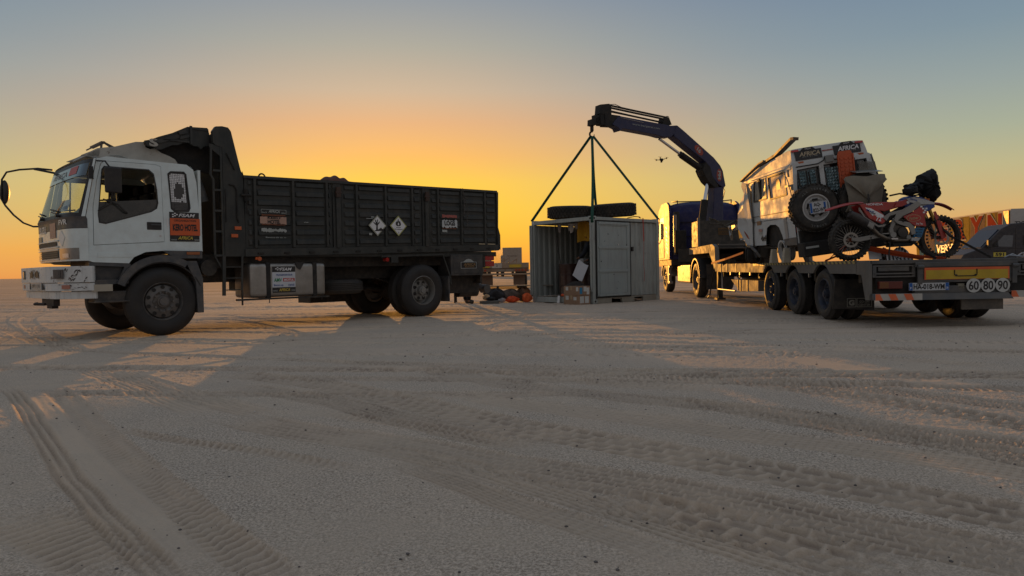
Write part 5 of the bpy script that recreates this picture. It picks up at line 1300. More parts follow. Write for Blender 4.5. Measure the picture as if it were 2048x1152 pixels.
# cloths hung from the roof
q = random.Random(2)
for i, (y, w, l, c_, lb) in enumerate(((1.62, .16, .22, (.42, .38, .36), 'small pale rag hanging from the container roof, leftmost of the rags'), (1.18, .20, .26, (.5, .48, .46), 'long pale rag hanging in the middle of the container roof'), (.98, .12, .18, (.38, .35, .33), 'short grey rag hanging beside the yellow cloth'))):
    mb = MB(); mb.grid(lambda u, v: (.45 + .03 * math.sin(u * 9 + i), y + w * (u - .5) * (1 - .35 * v), -l * v * (1 - .5 * abs(u - .4)) ), 8, 6)
    o_ = mb.build('hanging_rag', mat('rag cloth %d' % i, c_, .9, var=.15, scale=8), loc=KM @ Vector((0, 0, 2.10)), rot=(0, 0, R_(KR)), smooth=80); tag(o_, lb, 'rag')
mb = MB(); mb.grid(lambda u, v: (.5 + .04 * math.sin(u * 12), .30 + .68 * u, 2.12 - .52 * v - .03 * math.sin(u * 7)), 16, 8)
tag(mb.build('yellow_cloth', mat('mustard cloth', (.38, .20, .01), .9, var=.15), loc=KO, rot=(0, 0, R_(KR)), smooth=80), 'mustard yellow cloth hanging from the container roof above the person', 'cloth')
tag(MB().tube([KM @ Vector(p_) for p_ in ((.4, 1.72, 2.1), (.42, 1.70, 1.8), (.45, 1.62, 1.2), (.5, 1.62, 1.0))], .012, 6).build('hanging_cable', BLACK), 'black cable hanging down the left wall inside the container', 'cable')
# cardboard boxes in front of the opening
CARD = mat('brown cardboard', (.30, .19, .12), .85, var=.12, scale=6, bump=.2)
def carton(x, y, z, w, d, h, rz, label, marks):
    t = thing('cardboard_box', label, 'box', KM @ Vector((x, y, z)), KR + rz, 'cardboard boxes by the container')
    b_ = MB().box(-w / 2, w / 2, -d / 2, d / 2, 0, h).build('box_body', CARD, t, bevel=.006)
    MB().box(-w / 2 - .002, w / 2 + .002, -.03, .03, h * .55, h + .002).build('packing_tape', mat('buff packing tape', (.38, .27, .16), .4), t)
    for k, (a, b, ww, hh, m_, face) in enumerate(marks):
        if face: plate('box_label', (a, -d / 2 - .001, b), (1, 0, 0), (0, 0, 1), ww, hh, .002, m_, t)
        else: plate('box_label', (-w / 2 - .001, a, b), (0, -1, 0), (0, 0, 1), ww, hh, .002, m_, t)
    return t
LW, LB = mat('white box label', (.55, .55, .52), .6), mat('blue box label', (.03, .22, .40), .6)
carton(-.28, .30, 0, .42, .52, .235, 0, 'lower cardboard box of the pair by the open container', ((-.13, .15, .1, .08, LW, 0), (.14, .17, .1, .1, LW, 0), (-.10, .12, .14, .17, LW, 1), (.08, .12, .14, .17, LW, 1)))
carton(-.29, .29, .237, .40, .54, .225, -3, 'upper cardboard box of the pair by the open container with a blue label', ((-.22, .15, .08, .10, LW, 0), (.15, .16, .09, .09, LW, 0), (-.12, .11, .09, .16, LB, 1), (.02, .15, .10, .12, LW, 1), (.12, .1, .09, .17, LW, 1)))
tag(MB().grid(lambda u, v: (-.25 + .3 * (u - .5), .42 + .5 * (v - .5), .12 * math.sin(math.pi * u) ** .6 * math.sin(math.pi * v) ** .6), 10, 10).build('dark_cloth', mat('dark brown cloth', (.03, .024, .02), .9, var=.3), loc=KM @ Vector((0.1, 0.05, .46)), rot=(0, 0, R_(KR)), smooth=80), 'dark cloth lying on top of the cardboard boxes', 'cloth')
HV = mat('bright orange plastic', (.75, .10, .02), .45, var=.1)
# small things along the sill and the bench left of the container
tag(MB().tube([(-.16, 0, .03), (-.05, .02, .05), (.04, -.01, .045), (.17, .02, .06)], [.03, .045, .03, .035], 8).build('orange_tool', HV, loc=KM @ Vector((-.06, .87, .155)), rot=(0, 0, R_(KR + 90)), smooth=60), 'bright orange hand tool lying on the container sill', 'tool')
tag(MB().box(-.09, .05, -.05, .05, 0, .03).tube([(-.12, 0, .03), (.1, .05, .16)], .02, 6).build('orange_clamp', HV, loc=KM @ Vector((-.05, .70, .16)), rot=(0, 0, R_(KR + 80))), 'orange ratchet clamp beside the hand tool on the container sill', 'clamp')
tag(plate('white_card', KM @ Vector((-.05, 1.18, .09)), (.64, -.75, 0), (.1, .1, 1), .085, .20, .008, PRINTW, None), 'small white card leaning upright against the container sill', 'card')
# ------------------------------------------------ trestle bench with kit left of the container
bench = thing('trestle_bench', 'long thin trestle bench of planks standing left of the container', 'bench', (-.85, 20.0, 0), -2)
MB().box(-1.0, 2.0, -.22, .22, .44, .465).build('bench_top', mat('worn pale plank', (.22, .19, .15), .7, dust=.3), bench)
for x in (-.75, .45): MB().box(x - .02, x + .02, -.2, -.16, 0, .44).box(x - .02, x + .02, .16, .2, 0, .44).box(x - .02, x + .02, -.2, .2, .20, .23).build('trestle_leg', MATTEBLACK, bench)
q = random.Random(21)
def lump(name, label, cat, loc, sx, sy, sz, col, seed, rough=.8):
    q = random.Random(seed); ph = [q.uniform(0, 6) for _ in range(4)]
    def f(u, v):
        a = 2 * math.pi * u; b = math.pi * v
        k = 1 + .16 * math.sin(3 * a + ph[0] + 2 * b) + .12 * math.sin(5 * a + ph[1] - 3 * b) * math.sin(b) + .08 * math.sin(9 * a + 7 * b + ph[2])
        return (sx * k * math.cos(a) * math.sin(b), sy * k * math.sin(a) * math.sin(b), sz * (1 - math.cos(b)) * (1 + .1 * math.sin(4 * a + ph[3])) * .5)
    o_ = MB().grid(f, 28, 14).build(name, mat(name + ' %d' % seed, col, rough, var=.3, scale=10), loc=loc, smooth=70)
    return tag(o_, label, cat)
lump('duffel_bag', 'dark duffel bag on the sand under the left of the bench', 'bag', (-.45, 19.7, 0), .30, .22, .36, (.03, .028, .03), 1)
lump('kit_bag', 'brown grey kit bag under the bench middle', 'bag', (-.02, 19.8, 0), .26, .2, .34, (.12, .09, .07), 2)
lump('kit_bag', 'tan kit bag under the bench beside the container', 'bag', (.33, 19.9, 0), .22, .2, .40, (.14, .08, .05), 3)
lump('plastic_sack', 'whitish plastic sack in front of the kit bags', 'sack', (-.28, 19.55, 0), .10, .08, .15, (.5, .48, .5), 4, .4)
lump('orange_jacket', 'bright orange jacket heaped left of the container corner', 'jacket', (.0, 19.4, 0), .17, .1, .17, (.75, .09, .02), 5)
lump('orange_vest', 'orange and silver vest heaped against the container corner', 'vest', (.40, 19.35, 0), .13, .09, .24, (.70, .12, .03), 6)
tag(MB().box(-.26, .26, -.15, .15, 0, .07).build('flat_crate', mat('dusty grey crate', (.10, .11, .11), .7, dust=.3), loc=(-.62, 19.3, 0), bevel=.01), 'flat dark grey tray on the sand left of the orange jacket', 'tray')
lump('dark_tool', 'small black tool heap on the flat grey tray', 'tool', (-.58, 19.3, .07), .12, .08, .10, (.02, .02, .02), 7)
lump('lit_cloth', 'small pale cloth on the sand beside the black tool', 'cloth', (-.70, 19.5, .07), .10, .08, .16, (.6, .4, .22), 8)
for x in (.55, .60): pass

# ================================================================== people
def skin_body(name, pts, edges, rad, m_, parent, sub=2, root=0):
    me = bpy.data.meshes.new(name); me.from_pydata(pts, edges, [])
    o = bpy.data.objects.new(name, me); COL.objects.link(o)
    sk = o.modifiers.new('skin', 'SKIN'); sk.use_smooth_shade = True
    for i, r in enumerate(rad):
        r = r if isinstance(r, tuple) else (r, r)
        me.skin_vertices[0].data[i].radius = r
    me.skin_vertices[0].data[root].use_root = True
    ss = o.modifiers.new('sub', 'SUBSURF'); ss.levels = sub; ss.render_levels = sub
    dg = bpy.context.evaluated_depsgraph_get(); dg.update()
    m2 = bpy.data.meshes.new_from_object(o.evaluated_get(dg)); m2.name = name
    o.modifiers.clear(); o.data = m2; m2.materials.clear(); m2.materials.append(m_)
    for p_ in m2.polygons: p_.use_smooth = True
    o.parent = parent; return o
SKINM = mat('skin', (.30, .16, .10), .55, var=.08)
def person(loc, rz, label, J, jacket, trousers, boots, cap=None, hair=(.02, .015, .01)):
    t = thing('person', label, 'person', loc, rz)
    P = {k: Vector(v) for k, v in J.items()}
    names = ['pelvis', 'spine', 'chest', 'neck', 'head', 'crown'] + [a + s for s in 'LR' for a in ('sh', 'el', 'wr', 'ha', 'hip', 'kn', 'an', 'to')]
    idx = {n: i for i, n in enumerate(names)}
    E_ = [('pelvis', 'spine'), ('spine', 'chest'), ('chest', 'neck'), ('neck', 'head'), ('head', 'crown')]
    for s in 'LR': E_ += [('chest', 'sh' + s), ('sh' + s, 'el' + s), ('el' + s, 'wr' + s), ('wr' + s, 'ha' + s), ('pelvis', 'hip' + s), ('hip' + s, 'kn' + s), ('kn' + s, 'an' + s), ('an' + s, 'to' + s)]
    rr = dict(pelvis=(.15, .11), spine=(.13, .10), chest=(.16, .11), neck=.055, head=(.085, .10), crown=(.07, .08), sh=.06, el=.043, wr=.03, ha=.03, hip=.09, kn=.06, an=.042, to=.035)
    R0 = [rr[n] if n in rr else rr[n[:-1]] for n in names]
    skin_body('body', [tuple(P[n]) for n in names], [(idx[a], idx[b]) for a, b in E_], R0, SKINM, t)
    def sub_(nm, keep, grow, m_, root):
        ii = {n: i for i, n in enumerate(keep)}
        rad = []
        for n in keep:
            r = rr[n] if n in rr else rr[n[:-1]]; r = r if isinstance(r, tuple) else (r, r); rad.append((r[0] + grow, r[1] + grow))
        return skin_body(nm, [tuple(P[n]) for n in keep], [(ii[a], ii[b]) for a, b in E_ if a in ii and b in ii], rad, m_, t, root=ii[root])
    sub_('jacket', ['pelvis', 'spine', 'chest', 'neck', 'shL', 'elL', 'wrL', 'shR', 'elR', 'wrR'], .018, jacket, 'chest')
    sub_('trousers', ['pelvis', 'hipL', 'knL', 'anL', 'hipR', 'knR', 'anR'], .02, trousers, 'pelvis')
    for s in 'LR':
        sub_('boot', ['an' + s, 'to' + s], .025, boots, 'an' + s)
        d = (P['ha' + s] - P['wr' + s]).normalized(); sd = d.cross(Vector((0, 0, 1))).normalized() if abs(d.z) < .9 else Vector((0, 1, 0)); up = sd.cross(d)
        for k, (off, l) in enumerate(((-.03, .06), (-.01, .075), (.01, .07), (.03, .055))):
            b0 = P['ha' + s] + sd * off; mb = MB(); mb.tube([b0, b0 + d * l * .6, b0 + d * l - up * .02], [.0095, .009, .007], 6); mb.build('finger', SKINM, t, smooth=80)
        b0 = P['wr' + s] + sd * .03; MB().tube([b0, b0 + sd * .03 + d * .03, b0 + sd * .035 + d * .06 - up * .01], [.011, .010, .008], 6).build('thumb', SKINM, t, smooth=80)
    hd = P['head']; fw_ = Vector(J['face']).normalized(); rt = fw_.cross(Vector((0, 0, 1))).normalized()
    MB().tube([hd + fw_ * .09 + Vector((0, 0, .01)), hd + fw_ * .115 + Vector((0, 0, -.02))], [.008, .014], 8).build('nose', SKINM, t, smooth=80)
    for s in (-1, 1):
        MB().lathe([(0, -.008), (.012, 0), (0, .008)], hd + fw_ * .088 + rt * s * .032 + Vector((0, 0, .015)), 'y', 10, close=False).build('eye', PRINTW, t)
        MB().lathe([(0, -.008), (.028, 0), (0, .008)], hd + rt * s * .088, 'x', 10, close=False).build('ear', SKINM, t)
    MB().tube([hd + fw_ * .092 - rt * .022 + Vector((0, 0, -.045)), hd + fw_ * .097 + Vector((0, 0, -.043)), hd + fw_ * .092 + rt * .022 + Vector((0, 0, -.045))], .005, 6).build('mouth', mat('lips', (.22, .08, .06), .5), t)
    c0 = P['crown']
    m_ = cap or mat('dark hair', hair, .8)
    mb = MB(); mb.lathe([(0, .085), (.05, .075), (.088, .04), (.102, -.005), (.105, -.05), (.09, -.055)], c0 - fw_ * .005, 'z', 20, close=False)
    cp = mb.build('cap' if cap else 'hair', m_, t, smooth=60)
    if cap: MB().hexa([tuple(c0 + fw_ * a + rt * b + Vector((0, 0, c - .035))) for c in (0, .01) for a, b in ((.08, -.07), (.17, -.05), (.17, .05), (.08, .07))]).build('cap_peak', cap, cp, bevel=.004)
    return t
DNAVY = mat('dark navy cloth', (.018, .022, .03), .85, var=.25, scale=12); DBLK = mat('black cloth', (.008, .008, .009), .9, var=.2); BOOT = mat('black boots', (.01, .01, .01), .6, dust=.3)
# standing by the drums, bending forward a little, seen behind the near post
J = dict(pelvis=(0, 0, .92), spine=(.05, 0, 1.10), chest=(.14, 0, 1.33), neck=(.22, 0, 1.47), head=(.29, 0, 1.56), crown=(.29, 0, 1.63), face=(1, 0, -.35),
         shL=(.16, .19, 1.38), elL=(.26, .24, 1.12), wrL=(.46, .16, 1.04), haL=(.53, .12, 1.03), shR=(.16, -.19, 1.38), elR=(.24, -.25, 1.12), wrR=(.40, -.16, .98), haR=(.46, -.11, .95),
         hipL=(0, .10, .88), knL=(.05, .12, .48), anL=(0, .13, .08), toL=(.14, .14, .04), hipR=(0, -.10, .88), knR=(.04, -.12, .48), anR=(-.03, -.13, .08), toR=(.10, -.15, .04))
person(KM @ Vector((.62, .40, .155)), 90 + KR + 5, 'person in a dark jacket and yellow cap working at the drums inside the container', J, DNAVY, DBLK, BOOT, cap=mat('yellow cap cloth', (.45, .25, .01), .8))
mb = MB(); mb.grid(lambda u, v: (.03 * math.sin(3 * u), -.20 + .40 * u, .45 * (v - 1) - .02 * math.sin(4 * u)), 6, 6)
tag(mb.build('white_sheet', mat('white paper', (.55, .56, .58), .8, var=.04), loc=KM @ Vector((.22, .52, 1.05)), rot=(R_(22), R_(10), R_(KR)), smooth=80, thick=.006), 'white sheet held low by the person inside the container', 'sheet')
J2 = dict(pelvis=(0, 0, .90), spine=(.04, 0, 1.08), chest=(.08, 0, 1.30), neck=(.10, 0, 1.46), head=(.13, 0, 1.57), crown=(.13, 0, 1.64), face=(1, 0, -.2),
          shL=(.08, .19, 1.38), elL=(.12, .26, 1.12), wrL=(.30, .20, .98), haL=(.37, .17, .95), shR=(.08, -.19, 1.38), elR=(.12, -.26, 1.12), wrR=(.28, -.20, .96), haR=(.34, -.17, .93),
          hipL=(0, .10, .86), knL=(.03, .13, .47), anL=(-.02, .15, .08), toL=(.13, .18, .04), hipR=(0, -.10, .86), knR=(.03, -.12, .47), anR=(0, -.13, .08), toR=(.15, -.12, .04))
person((-1.22, 19.25, 0), 20, 'person in dark trousers and boots standing behind the tail of the tipper lorry', J2, DBLK, DBLK, BOOT)

# ================================================================== low loader trailer (frame: x forwards = away, y left, 0 = outer face of its near wheels)
LO, LR = (5.029, 11.196, 0), 87.7
LM = Matrix.Translation(LO) @ Matrix.Rotation(R_(LR), 4, 'Z')
TGREY = mat('dark grey trailer paint', (0.055, 0.060, 0.064), 0.55, var=.15, dust=.3, scale=2, streak=.3, rust=.2)
TSIDE = mat('grey trailer side paint', (0.14, 0.135, 0.125), 0.75, spec=0.1, var=.12, dust=.3, streak=.3, scale=2, rust=.15)
tr_ = thing('low_loader_trailer', 'long dark grey low loader trailer carrying the wrecked white off roader', 'trailer', LO, LR)
TW = -2.50
# side skirts with three wheel arches
def arch_edge(cx, r, x_hi, x_lo, zb_):
    a0 = math.asin(max(-1, min(1, (zb_ - .43) / r)))
    return [(cx + r * math.cos(a), .43 + r * math.sin(a)) for a in np.linspace(a0, math.pi - a0, 11)]
AX = [0.0 + .415, 1.745, 3.085]
AX = [0.33, 1.68, 3.0]
out_ = [(7.10, .945), (7.10, .75)]
for cx in reversed(AX): out_ += arch_edge(cx, .47, 0, 0, .75)
out_ += [(-.95, .75), (-.95, .945)]
for y0, y1 in ((.02, -.02), (TW - .02, TW + .02)):
    sk_ = MB().prism(out_, y0, y1, 'y').build('side_skirt', TSIDE, tr_)
    if y0 > 0:
        YS, BS = mat('faded yellow stripe', (.34, .27, .08), .6, dust=.3), mat('dull black stripe', (.03, .03, .03), .6, dust=.3)
        x = -.92
        while x < 3.95:
            MB().prism([(x, .895), (x + .075, .895), (x + .115, .94), (x + .04, .94)], y0 + .001, y0 + .004, 'y').build('yellow_stripe', YS, sk_); x += .15
        MB().box(-.95, 4.0, y0, y0 + .001, .892, .943).build('stripe_band', BS, sk_)
        for x in (.9, 2.3, 4.3, 5.1, 5.9): MB().box(x - .02, x + .02, -.03, .01, .68, .76).build('rope_hook', STEEL, sk_)
        for x in (5.3, 6.1, 6.7): MB().box(x - .012, x + .012, y0, y0 + .012, .74, .95).build('skirt_bracket', TGREY, sk_)
MB().box(-1.0, 7.10, TW + .03, -.03, .88, .935).build('deck', mat('dusty chequer deck', (.05, .048, .045), .8, dust=.4, var=.3), tr_)
mb = MB()
for y in (-.75, -1.75): mb.box(-1.1, 7.4, y - .06, y + .06, .55, .87)
for x in (-.8, .9, 2.3, 4.0, 5.5, 7.0): mb.box(x - .05, x + .05, TW + .1, -.1, .62, .86)
mb.box(-.9, 3.8, -1.6, -.9, .5, .8)
mb.build('trailer_frame', CHASSIS, tr_)
for cx in AX:
    R = .415
    for y, s in ((0, 1), (-.30, 1), (TW, -1), (TW + .30, -1)):
        if s < 0 and cx > .5 and y > TW: continue
        make_wheel(tr_, (cx, y, R), R, .25, .245, 'trailer', s, tyre=RUBBERD, rim=RIMBLUE, dish=.10)
    MB().cyl((cx, -2.2, R), (cx, -.3, R), .07, n=10).build('trailer_axle', CHASSIS, tr_)
# lower side box, standing leg and diagonal rod between the tractor and the wheels
MB().prism([(5.95, .57), (5.2, .30), (3.80, .35), (3.80, .575)], -.02, -.45, 'y').build('side_locker', TSIDE, tr_, bevel=.008)
for x in (4.55, 5.1, 5.3): MB().box(x - .012, x + .012, -.02, -.005, .32, .575).build('locker_strap', TGREY, tr_)
MB().box(7.3, 7.42, -.05, -.17, .07, 1.0).box(7.22, 7.50, -.0, -.22, .02, .07).build('landing_leg', CHASSIS, tr_)
MB().tube([(7.4, -.02, .9), (7.55, .03, .6), (7.8, .05, .12), (8.0, .06, .05)], .018, 6).build('air_hose', BLACK, tr_, smooth=60)
MB().cyl((7.2, -.03, .30), (5.6, -.03, .30), .022, n=8).cyl((6.9, -.05, .3), (6.9, -.05, .8), .02, n=6).cyl((6.6, -.3, .75), (5.8, -.3, .35), .025, n=8).build('side_rail', STEEL, tr_)
# swan neck with its bright edges
MB().prism([(7.10, .95), (7.10, .76), (7.45, .76), (7.75, 1.05), (8.05, 1.26), (10.75, 1.26), (10.75, 1.44), (7.72, 1.48), (7.40, 1.40), (7.36, 1.0)], 0.0, -.09, 'y').build('swan_neck', TSIDE, tr_)
MB().prism([(7.10, .95), (7.10, .76), (7.45, .76), (7.75, 1.05), (8.05, 1.26), (10.75, 1.26), (10.75, 1.44), (7.72, 1.48), (7.40, 1.40), (7.36, 1.0)], TW, TW + .09, 'y').build('swan_neck', TSIDE, tr_)
MB().box(7.42, 10.7, TW + .09, -.09, 1.36, 1.44).build('neck_deck', TGREY, tr_)
MB().prism([(7.72, 1.482), (7.68, 1.482), (7.38, 1.40), (7.34, .97), (7.37, .97), (7.42, 1.38)], .012, -.10, 'y').build('neck_edge', TSIDE, tr_)
MB().box(7.42, 7.50, TW + .1, -.1, 1.38, 1.47).build('neck_crossbar', TSIDE, tr_)
# headboard box on the neck with tarpaulin roll, red extinguisher, warning plate
hb_ = MB().box(9.45, 10.30, TW + .12, -.02, 1.47, 2.22).build('headboard_box', mat('dark olive box', (.022, .020, .017), .7, dust=.25, var=.2), tr_, bevel=.01)
MB().box(9.40, 9.47, -.07, .0, 1.45, 2.30).build('lit_post', TSIDE, hb_)
MB().box(9.44, 9.45, -1.0, -.6, 1.80, 2.0).build('warning_plate', mat('dim amber plate', (.10, .05, .01), .6, var=.3), hb_)
lettering('DANGER', (9.438, -.8, 1.94), (0, -1, 0), UPV, .34, .06, PRINTBLK, hb_); lettering('OLD', (9.438, -.8, 1.86), (0, -1, 0), UPV, .2, .06, PRINTBLK, hb_)
ex_ = MB().cyl((9.36, -1.45, 1.95), (9.36, -1.45, 2.30), .07, n=14).cyl((9.36, -1.45, 2.3), (9.36, -1.45, 2.37), .03, n=8).build('fire_extinguisher', mat('fire red paint', (.35, .02, .015), .35, coat=.3), smooth=50)
ex_.matrix_world = LM; tag(ex_, 'red fire extinguisher fixed to the dark box at the front of the low loader', 'extinguisher')
mb = MB(); mb.grid(lambda u, v: (9.42 + .08 * math.sin(3 * v), -.35 - 2.0 * u, 2.30 - .16 * abs(math.sin(math.pi * 2 * u)) ** .7 + .05 * math.sin(v * 5 + u * 20) - .10 * v), 40, 8)
o_ = mb.build('dust_cover', mat('grey canvas', (.13, .12, .10), .9, var=.3, scale=8), smooth=80, thick=.01); o_.matrix_world = LM
tag(o_, 'grey canvas sheet draped along the top of the dark box behind the blue cab', 'sheet')
# rear end: beam, two lockers, folded ramp unit with reflective boards, bumper
RX = -1.33
MB().box(-1.0, RX, TW, 0, .885, .94).build('rear_beam', TGREY, tr_, bevel=.008)
MB().prism([(-.95, .94), (-.95, .74), (-1.10, .74), (-1.22, .385), (RX, .385), (RX, .94)], .015, -.03, 'y').build('rear_side_plate', TSIDE, tr_)
MB().prism([(-.95, .94), (-.95, .74), (-1.10, .74), (-1.22, .385), (RX, .385), (RX, .94)], TW - .015, TW + .03, 'y').build('rear_side_plate', TSIDE, tr_)
for ya in (-.04, -1.99):
    yb = ya - .58 if ya > -1 else ya - .49
    lf = MB().prism([(ya, .87), (yb, .87), (yb, .70), (ya, .70)], RX, RX + .04, 'x', holes=[[(ya - .05, .85), (yb + .04, .85), (yb + .04, .72), (ya - .05, .72)]]).build('locker_frame', TGREY, tr_)
    MB().box(RX + .035, RX + .3, yb + .045, ya - .055, .715, .855).build('locker_recess', MATTEBLACK, lf)
    MB().box(RX + .01, RX + .035, yb + .08, ya - .08, .785, .85).build('locker_drawer', TGREY, lf, bevel=.004)
    MB().tube([(RX - .01, ya - .22, .83), (RX - .02, ya - .22, .80), (RX - .02, ya - .36, .80), (RX - .01, ya - .36, .83)], .006, 6).build('drawer_handle', TGREY, lf)
    MB().box(RX - .012, RX + .01, yb + .02, ya - .02, .742, .762).build('locker_bar', TGREY, lf)
MB().box(RX + .05, RX + .2, TW + .1, -.1, .40, .88).build('rear_bulkhead', MATTEBLACK, tr_)
rp = MB().box(RX - .03, RX + .05, -1.93, -.66, .62, .90).build('folded_ramp', TGREY, tr_, bevel=.01)
MB().box(RX - .05, RX - .02, -1.97, -.60, .835, .90).build('ramp_beam', TGREY, rp, bevel=.008)
for y in (-.66, -1.93): MB().cyl((RX - .06, y - .04, .84), (RX - .06, y + .04, .84), .028, n=10).box(RX - .05, RX - .02, y - .03, y + .03, .60, .84).build('ramp_hinge', TGREY, rp)
OF = mat('fluorescent orange band', (.70, .12, .03), .5, dust=.12); YF = mat('dull yellow reflector', (.50, .33, .02), .45, dust=.12, var=.12)
bd = MB().box(RX - .045, RX - .035, -1.86, -.72, .66, .825).build('marker_board', OF, rp)
MB().box(RX - .049, RX - .046, -1.84, -.74, .665, .79).build('yellow_field', YF, bd)
MB().tube([(RX - .056, -1.12, .79), (RX - .056, -1.12, .72), (RX - .056, -1.16, .705), (RX - .056, -1.38, .705), (RX - .056, -1.42, .72), (RX - .056, -1.42, .80)], .006, 6).build('board_clip', MATTEBLACK, bd)
MB().cyl((RX - .05, -1.14, .715), (RX - .062, -1.14, .715), .014, n=8).build('board_bolt', MATTEBLACK, bd); MB().cyl((RX - .05, -1.40, .715), (RX - .062, -1.40, .715), .014, n=8).build('board_bolt', MATTEBLACK, bd)
bp = MB().hexa([(RX - .02, -1.90, .47), (RX - .02, -.60, .47), (RX + .05, -.60, .47), (RX + .05, -1.90, .47), (RX - .02, -1.86, .575), (RX - .02, -.60, .575), (RX + .05, -.60, .575), (RX + .05, -1.86, .575)]).build('rear_bumper', TGREY, tr_, bevel=.01)
MB().hexa([(RX - .12, -1.88, .385), (RX - .12, -.01, .385), (RX + .1, -.01, .385), (RX + .1, -1.88, .385), (RX - .05, -1.84, .475), (RX - .05, -.01, .475), (RX + .1, -.01, .475), (RX + .1, -1.84, .475)]).build('bumper_beam', TGREY, tr_, bevel=.01)
WS = mat('pale reflective stripe', (.42, .40, .36), .5, dust=.2); OS = mat('orange reflective stripe', (.66, .13, .04), .5, dust=.15)
for y0, n_, z0, z1, xx in ((-.02, 6, .385, .475, RX - .122), (-1.93, 5, .40, .49, RX + .02)):
    sp_ = MB().box(xx, xx + .006, y0 - .105 * n_, y0, z0, z1).build('stripe_board', WS, tr_)
    for k in range(0, n_, 2):
        a = y0 - .105 * k
        MB().prism([(a, z0 + .002), (a - .10, z0 + .002), (a - .06, z1 - .002) if True else 0, (min(a + .04, y0), z1 - .002)], xx - .003, xx - .001, 'x').build('orange_stripe', OS, sp_)
lp = MB().box(RX - .015, RX + .04, -.44, -.12, .54, .645).build('tail_lamp', mat('dim red lens', (.12, .016, .008), .35, coat=.3), tr_, bevel=.008)
MB().box(RX - .017, RX - .012, -.25, -.13, .55, .635).build('amber_lens', mat('dim amber lens', (.16, .05, .008), .35, coat=.3), lp)
# number plate and speed discs
RT = (0, -1, 0)
pl = plate('number_plate', (RX - .03, -.785, .565), RT, UPV, .54, .105, .006, mat('white number plate', (.50, .51, .52), .45, dust=.1), tr_)
plate('blue_band', (RX - .036, -.54, .565), RT, UPV, .045, .10, .001, mat('number plate blue', (.01, .09, .33), .45), pl); plate('blue_band', (RX - .036, -1.03, .565), RT, UPV, .045, .10, .001, MATS['number plate blue'], pl)
lettering('HA-018-WM', (RX - .036, -.785, .565), RT, UPV, .42, .075, PRINTBLK, pl, bold=.03)
lettering('F', (RX - .037, -.54, .545), RT, UPV, .018, .03, PRINTW, pl, lift=.001); lettering('25', (RX - .037, -1.03, .545), RT, UPV, .025, .025, PRINTW, pl, lift=.001)
for k, s_ in enumerate(('60', '80', '90')):
    y = -1.375 - .195 * k
    d_ = MB().cyl((RX - .05, y, .570), (RX - .056, y, .570), .097, n=32).build('speed_disc', mat('white speed disc', (.48, .48, .46), .5, dust=.15), tr_)
    lettering(s_, (RX - .057, y, .570), RT, UPV, .135, .125, PRINTBLK, d_, bold=.02, lift=.001)
MB().box(RX - .02, RX + .03, -1.19, -1.27, .53, .60).build('plate_lamp', mat('dusty tan cover', (.22, .20, .15), .6), tr_)
MB().box(RX - .04, RX - .02, -1.78, -1.22, .24, .38).build('rear_rubber_flap', mat('dusty rubber flap', (.05, .045, .04), .8, dust=.4), tr_)
# mudflap with emblem behind the last near wheel
mf = MB().prism([(.02, .20), (-.62, .17), (-.62, .66), (-.02, .66)], -.10, -.115, 'x').build('mudflap', mat('black mudflap', (.018, .018, .019), .6, dust=.2), tr_)
mf.location = (-.0, 0, 0)
for nm, y0, y1 in (('flap_emblem', -.20, -.34), ('flap_emblem', -.35, -.58)):
    w_ = abs(y1 - y0); c_ = (y0 + y1) / 2
    MB().prism([(y0, .22), (y1, .22), (y1, .36), (y0, .36)], -.1165, -.119, 'x', holes=[[(y0 - .008, .228), (y1 + .008, .228), (y1 + .008, .352), (y0 - .008, .352)]]).build(nm, mat('pale flap print', (.28, .27, .23), .6), mf)
lettering('G', (-.1165, -.27, .29), RT, UPV, .09, .09, MATS['pale flap print'], mf, bold=.06)
lettering('GO-ON', (-.1165, -.465, .305), RT, UPV, .15, .035, MATS['pale flap print'], mf); lettering('CENTER', (-.1165, -.465, .255), RT, UPV, .18, .035, MATS['pale flap print'], mf)
MB().tube([(-.15, -.64, .66), (-.2, -.64, .42), (-.16, -.62, .36), (-.12, -.6, .45)], .008, 6).build('red_hose', mat('dark red hose', (.15, .03, .02), .6), tr_, smooth=60)

# ================================================================== blue tractor unit with its crane
tc_ = thing('tractor_unit', 'dark blue tractor lorry with a crane behind its cab, coupled to the low loader', 'lorry', LO, LR)
TBLUE = mat('dark blue cab paint', (0.022, 0.024, 0.085), 0.55, var=.1, dust=.12, spec=.12)
cabo = [(12.75, 1.15), (12.70, 2.70), (12.85, 2.98), (13.2, 3.10), (14.2, 3.10), (14.75, 2.90), (15.05, 2.4), (15.2, 1.7), (15.2, 1.15)]
win_ = [(13.75, 1.95), (14.95, 1.85), (14.85, 2.35), (14.65, 2.65), (13.75, 2.65)]
tcab = MB().prism(cabo, .22, .14, 'y', holes=[win_]).build('cab', TBLUE, tc_)
MB().prism(cabo, -2.16, -2.08, 'y', holes=[win_]).build('cab_side', TBLUE, tcab)
